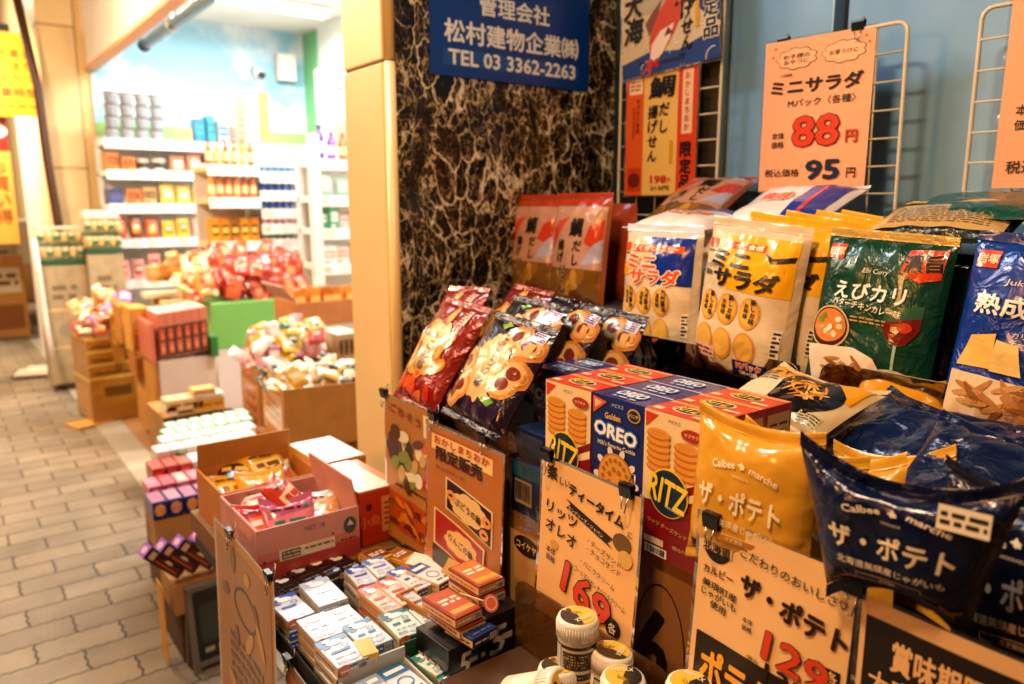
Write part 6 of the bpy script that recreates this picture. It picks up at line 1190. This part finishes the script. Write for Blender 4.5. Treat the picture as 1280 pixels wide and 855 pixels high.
# ================================================================== SHOP INTERIOR SHELVES AND STREET END
def gondola(x0, x1, y, d, zs, label, post=True, col='#eeece8', facing=0):
    g = empty('store_shelf', (x0, y, 0), label, 'shelf', 'white store shelves')
    for i, z in enumerate(zs):
        b = B(); b.box(0, 0, z - .035, x1 - x0, d, z, mat(col, 'plastic')); b.build('shelf_board', g, .003)
        b = B(); b.box(0, -.012, z - .06, x1 - x0, -.001, z + .004, mat('#f4f2ee', 'plastic')); b.plane((0, -.012, z - .055), (1, 0, 0), (0, 0, 1)); qr = random.Random(i); [b.rect(u_ * .11 + .01, .008, u_ * .11 + .01 + qr.uniform(.04, .07), .048, qr.choice(['#e8d8b8', '#f0c8a8', '#dfe4e8', '#e8e0d8']), 1) for u_ in range(int((x1 - x0) / .11))]; b.build('price_rail', g)
    b = B(); b.box(0, d, 0, x1 - x0, d + .02, zs[0] + .02, mat('#e6e4de', 'plastic')); b.build('back_panel', g)
    if post:
        for q in (0, x1 - x0 - .03):
            b = B(); b.box(q, d - .04, 0, q + .03, d - .001, zs[0] - .037, mat(col, 'plastic')); b.build('upright', g)
    return g
def goods_on(x0, x1, y, z, spec, where, hmax):
    """spec: list of (n, kind, colours, width, height, noun)"""
    x = x0; rr = random.Random(int(x0 * 100 + z * 1000)); k = 0
    for n, kind, cols, w, h, noun in spec:
        for i in range(n):
            if x + w > x1: return
            c = cols[i % len(cols)]; b = B(); hh = min(h, hmax) * rr.uniform(.72, 1.0)
            if kind == 'box':
                b.box(-w * .47, 0, 0, w * .47, .12, hh, mat(c[0], 'print')); b.plane((-w * .47, 0, 0), (1, 0, 0), (0, 0, 1)); b.rect(w * .08, hh * .35, w * .86, hh * .75, c[1], 1); b.dashes(w * .15, hh * .46, w * .8, hh * .64, 1, c[0], 2, i); b.rect(w * .08, hh * .08, w * .5, hh * .2, c[1], 1)
            elif kind == 'cup':
                b.lathe([(0, 0), (w * .36, 0), (w * .46, hh * .94), (w * .48, hh * .97), (w * .47, hh), (0, hh)], mat(c[0], 'plastic'), 18, (0, w * .5, 0)); b.lathe([(w * .40, hh * .25), (w * .452, hh * .7)], mat(c[1], 'print'), 18, (0, w * .5 - .002, 0))
            elif kind == 'bottle':
                b.lathe([(0, 0), (w * .4, 0), (w * .42, hh * .1), (w * .42, hh * .62), (w * .2, hh * .82), (w * .16, hh * .9), (w * .18, hh * .9), (w * .18, hh), (0, hh)], mat(c[0], 'plastic', .2), 16, (0, w * .5, 0)); b.lathe([(w * .43, hh * .2), (w * .43, hh * .5)], mat(c[1], 'print'), 16, (0, w * .5, 0))
            if kind == 'bag':
                o = bag('shelf_bag', w * .95, hh, .05, c[0], blob(c[1]), ORD[k % 12] + ' ' + noun + ' counted from the column, ' + where, noun.split()[-1], pose((x + w / 2, y + .03, z), 0, 6), seed=k, low=True)
            else:
                o = b.build({'box': 'grocery_box', 'cup': 'noodle_cup', 'bottle': 'drink_bottle'}[kind], None, 0); o.matrix_world = pose((x + w / 2, y + .02 + rr.uniform(-.015, .03), z), rr.uniform(-9, 9)); tag(o, ORD[k % 12] + ' ' + noun + ' counted from the column, ' + where, noun.split()[-1])
            x += w * rr.uniform(1.0, 1.12); k += 1
        x += .012
Wt = ('#efeeec', '#dcd8d4')
gondola(1.04, 2.02, 6.16, .36, (1.745, 1.53, 1.29, 1.04, .74, .42), 'white store shelf unit along the cloud painted end wall')
ys = 6.17
# stacked white cups on top
rr = random.Random(3)
for j in range(4):
    for i in range(4):
        b = B(); b.lathe([(0, 0), (.036, 0), (.046, .075), (.049, .078), (.048, .082), (0, .082)], mat('#dcdad8', 'plastic'), 18); b.lathe([(.0405, .008), (.046, .066)], mat('#8f949c', 'print'), 18, (0, 0, 0)); b.lathe([(.0495, .074), (.0495, .084), (0, .086)], mat('#2f3338', 'plastic'), 18)  # dark lid band paints the shaded gap between stacked cups
        o = b.build('noodle_cup'); o.location = (1.115 + .1 * i + .004 * j, 6.25, 1.746 + .083 * j); tag(o, ORD[i] + ' white cup from the column in the ' + ['lowest', 'second', 'third', 'highest'][j] + ' layer of the stacked cups', 'cup', 'stacked white cups')
goods_on(1.53, 2.02, ys, 1.746, [(1, 'box', [('#d8b888', '#c89a50')], .12, .13, 'tan box'), (1, 'box', [('#1f76a8', '#3a90a0')], .08, .24, 'blue box'), (1, 'box', [('#2f9a98', '#1f6a8a')], .06, .28, 'teal box'), (1, 'box', [('#98a8b4', '#4a6a8a'), ('#b8b0a8', '#987060')], .09, .18, 'grey box'), (1, 'box', [('#c8906a', '#7a5a8a')], .07, .16, 'brown box'), (1, 'box', [('#6a8ab8', '#d8c0a8')], .07, .2, 'pale blue box')], 'on the highest white shelf', .3)
goods_on(1.05, 2.0, ys, 1.531, [(2, 'box', [('#c8803a', '#8a4a20')], .09, .13, 'brown box'), (2, 'cup', [('#efe8de', '#4a4a44')], .10, .12, 'white cup'), (2, 'bag', [('#e08a6a', '#f0c0a0')], .11, .15, 'orange bag'), (2, 'box', [('#6a90a8', '#d8c060')], .09, .14, 'blue grey box'), (2, 'box', [('#d8562e', '#f0d8c8')], .09, .15, 'red box')], 'second white shelf from the top', .16)
goods_on(1.05, 2.0, ys, 1.291, [(1, 'box', [('#3a4a78', '#6a6a98')], .1, .15, 'dark blue box'), (2, 'box', [('#d88a5a', '#5a3a2a'), ('#c8a870', '#6a4a30')], .1, .13, 'tan box'), (3, 'bag', [('#e8b850', '#f0d890')], .11, .15, 'yellow bag'), (2, 'bag', [('#b8d0e0', '#e8eef2')], .11, .15, 'pale blue bag')], 'third white shelf from the top', .17)
goods_on(1.05, 2.0, ys, 1.041, [(3, 'bag', [('#c8502a', '#e8b060'), ('#8a3a20', '#d8a050')], .10, .18, 'red brown bag'), (2, 'bag', [('#e8c040', '#d8762a')], .10, .18, 'yellow bag'), (2, 'bag', [('#e8a8a0', '#f2e0d8'), ('#d8685a', '#e8e0d8')], .10, .18, 'pink bag')], 'fourth white shelf from the top', .19)
goods_on(1.05, 2.0, ys, .741, [(3, 'bag', [('#e8b0a8', '#c83a2a')], .10, .2, 'pink bag'), (3, 'box', [('#e8c898', '#c89050')], .11, .16, 'beige box'), (2, 'bag', [('#e8a050', '#f0d8b0')], .11, .18, 'orange bag')], 'fifth white shelf from the top', .22)
# middle rack: orange bottles and blue cans
gondola(1.40, 1.72, 4.98, .3, (1.53, 1.33, 1.055, .80), 'middle rack with orange rails for bottled sauces', False, '#e8c89a')
gondola(1.73, 2.02, 5.0, .3, (1.49, 1.375, 1.26, 1.16, 1.06), 'middle rack with blue fronted can rows', False, '#dfe4e8')
for j, z in enumerate((1.531, 1.331)):
    for i in range(6):
        b = B(); w = .05; h = .16; c = ['#d87a3a', '#e8a050', '#c8602a'][(i + j) % 3]
        b.lathe([(0, 0), (.02, 0), (.021, .01), (.021, .10), (.010, .13), (.009, .15), (0, .152)], mat(c, 'plastic', .25), 16); b.lathe([(.0215, .03), (.0215, .085)], mat('#efd0a0', 'print'), 16); b.lathe([(.0105, .14), (.0105, .156), (0, .156)], mat('#6a3a20', 'plastic'), 12)
        o = b.build('sauce_bottle'); o.location = (1.428 + .052 * i, 5.02, z); tag(o, ORD[i] + ' orange sauce bottle from the column, ' + ['upper', 'lower'][j] + ' row of the middle rack', 'bottle', 'orange sauce bottles')
for i in range(5):
    b = B(); b.box(-.028, 0, 0, .028, .1, .15, mat(['#e0a020', '#d8901c', '#a8701c'][i % 3], 'print')); b.plane((-.028, 0, 0), (1, 0, 0), (0, 0, 1)); b.rect(.008, .04, .048, .11, '#5a3a14', 1); b.rect(.012, .06, .044, .09, '#efc860', 2); o = b.build('curry_box'); o.location = (1.435 + .062 * i, 5.01, 1.056); tag(o, ORD[i] + ' yellow curry box from the column in the middle rack', 'box', 'yellow curry boxes')
for j, (z, c1, c2) in enumerate(((1.491, '#5a7aa0', '#dfe6ee'), (1.376, '#2f62b0', '#3a4a58'), (1.261, '#2f62b0', '#3a4a58'), (1.161, '#e6a8b0', '#efe0e0'), (1.061, '#2f8a60', '#efe8d8'))):
    for i in range(6):
        b = B(); b.lathe([(0, 0), (.019, 0), (.020, .004), (.020, .078), (.017, .084), (0, .084)], mat('#2a3440' if j in (1, 2) else c2, 'plastic'), 16); b.lathe([(.0204, .0 + .01), (.0204, .045)], mat(c1, 'print'), 16); o = b.build('small_can'); o.location = (1.755 + .046 * i, 5.03, z); tag(o, ORD[i] + ' can from the column in the ' + ['highest', 'second', 'third', 'fourth', 'lowest'][j] + ' blue rack row', 'can', 'cans in the blue rack')
for i, (px, y0, y1, c, Y) in enumerate(((303, 188, 118, '#e8a08c', 5.1), (317, 178, 112, '#f0ece8', 5.1), (331, 170, 116, '#e89a58', 5.1))):
    a = at(px, y0, Y=Y); t = at(px, y1, Y=Y); b = B(); b.box(-.035, 0, 0, .035, .003, t.z - a.z, mat(c, 'paper')); b.plane((-.035, 0, 0), (1, 0, 0), (0, 0, 1)); b.dashes(.012, .05, .058, t.z - a.z - .05, 6, '#b88a78', 1, i, .35); o = b.build('hanging_banner'); o.location = a; tag(o, ['pink', 'white', 'orange'][i] + ' narrow paper banner above the middle rack', 'banner')
# right hand shelves
gondola(1.917, 2.34, 4.5, .35, (1.56, 1.34, 1.14, .92), 'white shelf unit with a broad end post beside the pillar')
b = B(); b.box(1.858, 4.46, 0, 1.915, 4.52, 1.70, mat('#f0eae4', 'plastic')); tag(b.build('shelf_post', None, .004), 'broad white shelf end post beside the blue can rack', 'post')
goods_on(1.925, 2.34, 4.5, 1.561, [(2, 'bottle', [('#6a4a8a', '#d8c8e0'), ('#7a5a9a', '#e0d0e8')], .07, .22, 'purple bottle'), (2, 'bottle', [('#e07030', '#f0c8a0'), ('#d85a2a', '#f0d0b0')], .07, .22, 'orange bottle'), (2, 'bottle', [('#3f8a4a', '#d8e8c8')], .07, .2, 'green bottle')], 'highest shelf beside the pillar', .3)
goods_on(1.925, 2.34, 4.5, 1.341, [(2, 'bag', [('#a8c8b8', '#efe8e0')], .10, .15, 'pale green bag'), (1, 'bag', [('#e8a0a0', '#f0e0e0')], .10, .15, 'pink bag'), (2, 'bag', [('#6aa8d0', '#dfe8f0')], .10, .15, 'blue bag')], 'second shelf beside the pillar', .16)
goods_on(1.925, 2.34, 4.5, 1.141, [(2, 'box', [('#5aa880', '#efe8e0')], .06, .14, 'green box'), (2, 'box', [('#efe4e0', '#d8b0a8')], .06, .14, 'white box'), (2, 'box', [('#d8602a', '#f0c8a8')], .06, .14, 'orange box')], 'third shelf beside the pillar', .15)
goods_on(1.925, 2.34, 4.5, .921, [(2, 'box', [('#efe8e2', '#c8a890')], .10, .16, 'cream box'), (2, 'box', [('#c8843a', '#e8c080')], .10, .16, 'amber box')], 'lowest shelf beside the pillar', .17)
# things on the end wall and rear wall
wc = empty('security_camera', at(322, 90, Y=YC - .12), 'white security camera with a dark lens on the cloud painted wall', 'camera')
b = B(); b.tube([(0, -.08, -.03), (0, .06, .02)], .036, mat('#e8e6e2', 'plastic'), 16); b.build('housing', wc); b = B(); b.tube([(0, -.10, -.038), (0, -.079, -.03)], .030, mat('#17362c', 'plastic', .2), 16); b.build('lens', wc); b = B(); b.tube([(0, .05, .02), (0, .118, .05)], .012, mat('#d8d6d2', 'plastic'), 10); b.build('bracket', wc)
a = at(357, 86, Y=YC - .05); b = B(); b.box(-.075, -.05, -.10, .075, .0, .11, mat('#e8e2dc', 'plastic')); b.box(-.085, -.02, -.115, -.0755, .0, .115, mat('#d8b878', 'plastic')); o = b.build('wall_box', None, .004); o.location = a; tag(o, 'white electrical box on the cloud painted wall near the green corner', 'box')
for i, (px, py, w, h, c, X) in enumerate(((412, 118, .5, .42, '#f2f0ee', 2.55),)):
    p = at(px, py, X=X); b = B(); b.box(-.004, -w / 2, -h / 2, 0, w / 2, h / 2, mat(c, 'paper')); b.plane((-.004, w / 2, -h / 2), (0, -1, 0), (0, 0, 1)); b.dashes(.06, .06, w - .06, h - .08, 6, '#dcd6d4', 1, 3, .3); o = b.build('notice_board'); o.location = p; tag(o, 'large white notice hanging above the right shelves', 'notice')
for i, (px, py) in enumerate(((424, 100), (425, 121))):
    p = at(px, py, X=2.5); b = B(); b.box(-.004, -.07, -.07, 0, .07, .07, mat('#efe4e2', 'paper')); b.plane((-.004, .07, -.07), (0, -1, 0), (0, 0, 1)); b.ell(.07, .07, .035, .03, '#d86a5a', 1); o = b.build('paper_notice'); o.location = p; tag(o, ['upper', 'lower'][i] + ' small notice with a red mark beside the pillar edge', 'notice')
# clear stands with tubs by the column
def tub_stand(x0, x1, y, z1, label, nm):
    s = empty('display_stand', ((x0 + x1) / 2, y, 0), label, 'display stand', 'tub stands by the column'); w = (x1 - x0) / 2
    b = B(); b.box(-w, 0, .06, w, .28, z1 - .26, mat('#b8a482', 'card')); b.plane((-w, 0, .06), (1, 0, 0), (0, 0, 1)); H_ = z1 - .32
    for q in (.30, .62): b.rect(w * .1, H_ * (q + .0), w * 1.8, H_ * (q + .015), '#e8c890', 1)
    b.dashes(w * .4, H_ * .7, w * 1.5, H_ * .85, 2, '#8a7a64', 1, 4); b.ell(w, H_ * .45, w * .5, H_ * .06, '#a89a84', 1); b.build('body', s)
    b = B(); b.box(-w, -.004, z1 - .25, w, .28, z1 - .22, mat('#2f6a4e', 'plastic')); b.box(-w, -.004, z1 - .13, w, .28, z1 - .115, mat('#2f6a4e', 'plastic')); b.box(-w, -.004, z1 - .015, w, .28, z1, mat('#e8d8bc', 'print')); b.build('tray', s)
    for j in range(2):
        for i in range(6):
            b = B(); b.lathe([(0, 0), (.018, 0), (.020, .06), (.021, .075), (0, .078)], mat('#e6d2a4', 'plastic'), 12, (-w + .022 + i * (2 * w - .044) / 5, .02, z1 - .215 + .105 * j)); b.lathe([(.0202, .02), (.0208, .05)], mat('#3f8060' if (i + j) % 2 else '#d8b878', 'print'), 12, (-w + .022 + i * (2 * w - .044) / 5, .02, z1 - .215 + .105 * j)); b.build('tub', s)
    return s
tub_stand(.565, .84, 6.05, 1.14, 'cream stand of green tubs nearest the street by the column', 1)
tub_stand(.845, 1.07, 5.98, 1.21, 'taller cream stand of green tubs next to the white shelves', 2)
b = B(); b.box(.85, 6.0, 1.211, 1.06, 6.2, 1.25, mat('#e8dcd0', 'print')); tag(b.build('white_box', None, .004), 'white flat box lying on the taller tub stand', 'box')
b = B(); b.tube([at(42, 300, Y=6.0), at(50, 350, Y=6.0), at(57, 400, Y=6.0), at(66, 450, Y=5.9)], .018, mat('#efe0d4', 'plastic'), 10); tag(b.build('white_pole'), 'white slanted pole leaning on the street side of the tub stands', 'pole')
b = B(); m = mat('#e9d8c6', 'paper'); b.box(-.16, -.12, .0, .10, .10, .02, m); b.box(-.10, -.06, .0205, .13, .12, .035, mat('#efe4da', 'paper')); o = b.build('paper_bundle', None, .003); o.matrix_world = Matrix.Translation((.56, 6.75, .02)) @ Matrix.Rotation(R(-15), 4, 'Z'); tag(o, 'flat pale paper bundle lying on the pavement beside the tub stands', 'paper bundle')
b = B(); b.box(-.2, -.10, 0, .28, .14, .018, mat('#1c1712', 'card')); o = b.build('bundle_shadow'); o.matrix_world = Matrix.Translation((.58, 6.78, .001)) @ Matrix.Rotation(R(-12), 4, 'Z'); tag(o, 'dark sheet painting the shadow under the pale paper bundle', 'shadow sheet')  # dark sheet laid as the painted shadow of the paper bundle
# neighbouring shop front beyond the column
p0 = at(-6, 95, Y=8); p1 = at(48, 95, Y=8)
sg = empty('yellow_sign', (.62, 8.0, 2.03), 'yellow hanging sign with brown characters beyond the cream column', 'sign')
b = B(); b.box(-.45, 0, 0, .30, .08, .69, mat('#e3a42c', 'plastic')); b.plane((-.45, 0, 0), (1, 0, 0), (0, 0, 1))
for j, t in enumerate(('お菓子', 'のまち', 'おやつ')): b.text(t, .56, .52 - .10 * j, .07, '#7a4a1c', 1, .03)
b.text('営業時間', .52, .20, .085, '#5a3414', 1, .03); b.dashes(.32, .07, .72, .11, 1, '#8a5a20', 1, 3); b.text('お', .33, .40, .10, '#c8442a', 1, .03); b.build('sign_face', sg, .006)
b = B(); b.lathe([(0, 0), (.05, .0), (.06, .03), (.06, .20), (.045, .23), (0, .235)], emit('lamp_glow', '#ffe2b0', 2.2), 16, (.305, -.08, .12)); b.build('lamp_shade', sg)
b = B(); b.box(.0, 8.1, 1.75, .62, 8.2, 2.02, mat('#a82c24', 'plastic')); b.plane((.0, 8.1, 1.75), (1, 0, 0), (0, 0, 1)); b.ell(.52, .16, .10, .06, '#f0e2da', 1); tag(b.build('red_sign', None, .004), 'dark red sign below the yellow hanging sign', 'sign')
b = B(); b.box(.38, 8.05, .95, .62, 8.07, 1.74, mat('#e2a64a', 'paper')); b.plane((.38, 8.05, .95), (1, 0, 0), (0, 0, 1)); b.vtext('お買い得', .15, .72, .13, '#8a4a1c', 1, .03); tag(b.build('vertical_banner'), 'tall yellow banner below the red sign beyond the column', 'banner')
b = B(); b.box(-.6, 8.1, .9, .37, 8.12, 1.74, mat('#b8562c', 'paper')); b.plane((-.6, 8.1, .9), (1, 0, 0), (0, 0, 1)); b.cloud(.7, .4, .12, .2, '#efd9a8', 1); tag(b.build('orange_banner'), 'orange banner at the street side of the tall yellow banner', 'banner')
b = B(); b.box(.66, 7.6, 0, .76, 7.7, 2.0, mat('#efe6dc', 'wall')); b.box(.76, 7.6, 0, .83, 7.66, 2.0, mat('#e8d8c4', 'wall')); tag(b.build('white_door_frame'), 'white door frame of the next shop beyond the column', 'frame')
A = at(-8, 332, Y=12); C = at(37, 275, Y=12)
b = B(); b.box(A.x, 12.0, 0, C.x + .1, 12.4, A.z - .001, mat('#d8b486', 'print')); b.box(A.x, 11.98, A.z, C.x, 12.4, C.z, mat('#e6ddd2', 'print')); b.plane((A.x, 11.98, A.z), (1, 0, 0), (0, 0, 1)); b.dashes(.1, .2, C.x - A.x - .1, C.z - A.z - .2, 4, '#b8b4b4', 1, 5, .4); tag(b.build('vending_stand', None, .01), 'white and cream counter stand down the street beyond the pole', 'stand')
nb_ = empty('next_building', (0, 9, 0), 'cream fronted neighbouring building down the street', 'building')
b = B(); b.box(.95, 0, 0, 3, .3, 4.6, mat('#e3cfa6', 'wall')); b.box(1.2, .301, 0, 3, 10, 4.6, mat('#d8c098', 'wall')); b.build('front_wall', nb_); b = B(); b.box(-.2, -.6, 2.78, .75, 3.0, 2.86, mat('#3a3a40', 'plastic')); b.build('canopy', nb_); b = B(); b.box(1.0, -.02, .5, 1.3, -.002, 2.3, mat('#7a5a3a', 'plastic', .2)); b.build('window', nb_)
for i, (x, y, z, w, h, c, t) in enumerate(((.52, 8.9, 0, .34, .8, '#d8a058', 'amber street stall box beyond the yellow banner'), (.50, 10.2, 0, .5, 1.0, '#e6d2ae', 'cream street stall farther down the pavement'), (.55, 12.5, 0, .6, 1.5, '#c8663a', 'red brown street stall far down the pavement'), (.45, 15.5, 0, .7, 1.9, '#e8c070', 'tall yellow stall at the far end of the pavement'))):
    b = B(); b.box(-w / 2, 0, 0, w / 2, .5, h, mat(c, 'print')); b.plane((-w / 2, 0, 0), (1, 0, 0), (0, 0, 1)); b.rect(w * .1, h * .55, w * .9, h * .85, '#f0e0c0', 1); b.dashes(w * .16, h * .62, w * .84, h * .8, 2, '#8a4a24', 2, i); b.rect(w * .1, h * .1, w * .9, h * .4, '#a86a34', 1); o = b.build('street_stall', None, .005); o.location = (x, y, z); tag(o, t, 'stall')
lamp('far_street_lamp', (-.6, 12.5, 4.2), (.2, 13, 0), .4, 380, (1, .80, .55))  # unseen light added to brighten the far end of the street
fb = empty('far_building', (0, 30, 0), 'grey building closing the far end of the street', 'building')
b = B(); b.box(-14, 0, 0, 4, 6, 12, mat('#b8a68c', 'wall')); b.build('wall', fb)
for j in range(3):
    for i in range(6):
        b = B(); b.box(-12 + 2.4 * i, -.03, 2.5 + 3 * j, -10.6 + 2.4 * i, -.002, 4.2 + 3 * j, mat('#2c3238', 'plastic', .15)); b.build('window', fb)

lamp('neighbour_fill_light', (.15, 7.1, 2.6), (.45, 8.0, 1.4), .3, 110, (1, .80, .52))  # unseen light added to lift the neighbouring shop front
# ---- hanging signs and wire racks
b = B(); b.box(-.222, 0, 0, .222, .004, .34, mat('#114a9e', 'plastic', .3)); d_sign(b, .444, .24)
p0 = at(644, 104, Y=YM - .006); o = b.build('building_sign', None, .001); o.matrix_world = Matrix.Translation((p0.x + .002, YM - .0045, p0.z)); tag(o, 'blue building management sign with white lettering on the marble wall', 'sign')
def wire_rack(y0, y1, z0, z1, label, x=1.33, lean=0, ny=5, nz=8, yaw=0):
    w = y0 - y1; h = z1 - z0; b = B(); r = .016
    cor = []
    for cx, cz, a in ((w / 2 - r, r, 270), (w / 2 - r, h - r, 0), (-w / 2 + r, h - r, 90), (-w / 2 + r, r, 180)):
        cor += [(cx + r * math.cos(R(a + q)), 0, cz + r * math.sin(R(a + q))) for q in (0, 30, 60, 90)]
    m = mat('#dccfb6', 'plastic', .25); b.tube(cor + cor[:1], .0034, m, 8)
    root = b.build('wire_rack'); root.matrix_world = pose((x, (y0 + y1) / 2, z0), -90 + yaw, lean); tag(root, label, 'wire rack', 'white wire racks holding the price posters')
    b = B()
    for i in range(1, ny + 1): q = -w / 2 + w * i / (ny + 1); b.tube([(q, .002, .002), (q, .002, h - .002)], .0018, m, 6)
    for j in range(1, nz + 1): q = h * j / (nz + 1); b.tube([(-w / 2 + .002, -.001, q), (w / 2 - .002, -.001, q)], .0018, m, 6)
    b.build('wire_mesh', root); return root
wire_rack(1.345, 1.055, 1.22, 1.75, 'wire rack beside the marble holding the two sea bream posters', 1.335, ny=4, nz=9)
wire_rack(.905, .652, 1.18, 1.588, 'wire rack holding the orange 88 yen poster', 1.30, ny=4, nz=8, lean=-2)
wire_rack(.548, .22, 1.18, 1.588, 'wire rack cut by the photo edge with a partly seen poster', 1.30, ny=4, nz=8)
poster('price_poster', .208, .282, '#ecc26c', d_taiposter, 'tall orange and yellow sea bream cracker poster on the wire rack by the marble', pose((1.322, 1.207, 1.318), -90), .0, .001, 1)
poster('price_poster', .275, .232, '#e9dcc6', d_fish, 'wide fish picture poster hanging above the tall sea bream poster', pose((1.312, 1.178, 1.585), -90, 0, -3), .0, .001, 2)
poster('price_poster', .205, .268, '#f2b083', d_88, 'orange price poster reading 88 yen hanging on the wire rack', pose((1.288, .806, 1.322), -87, -2), .008, .0015, 3)
poster('price_poster', .205, .30, '#f2b083', d_part, 'orange price poster cut off by the photo edge on the last wire rack', pose((1.285, .40, 1.322), -90), .004, .0015, 4)
for i, (y, z, t) in enumerate(((1.255, 1.600, 'dark clip at the pillar side of the tall sea bream poster'), (1.14, 1.604, 'dark clip at the door side of the tall sea bream poster'))): clip((1.316, y, z), t, col='#15201c', w=.02)
for i, (y, z, t) in enumerate(((.878, 1.588, 'dark green clip at the upper left of the 88 yen poster'), (.735, 1.592, 'dark green clip at the upper right of the 88 yen poster'))): clip((1.284, y, z), t, col='#14261f', w=.022)
clip((1.281, .47, 1.592), 'dark clip holding the partly seen poster', col='#14261f', w=.022)
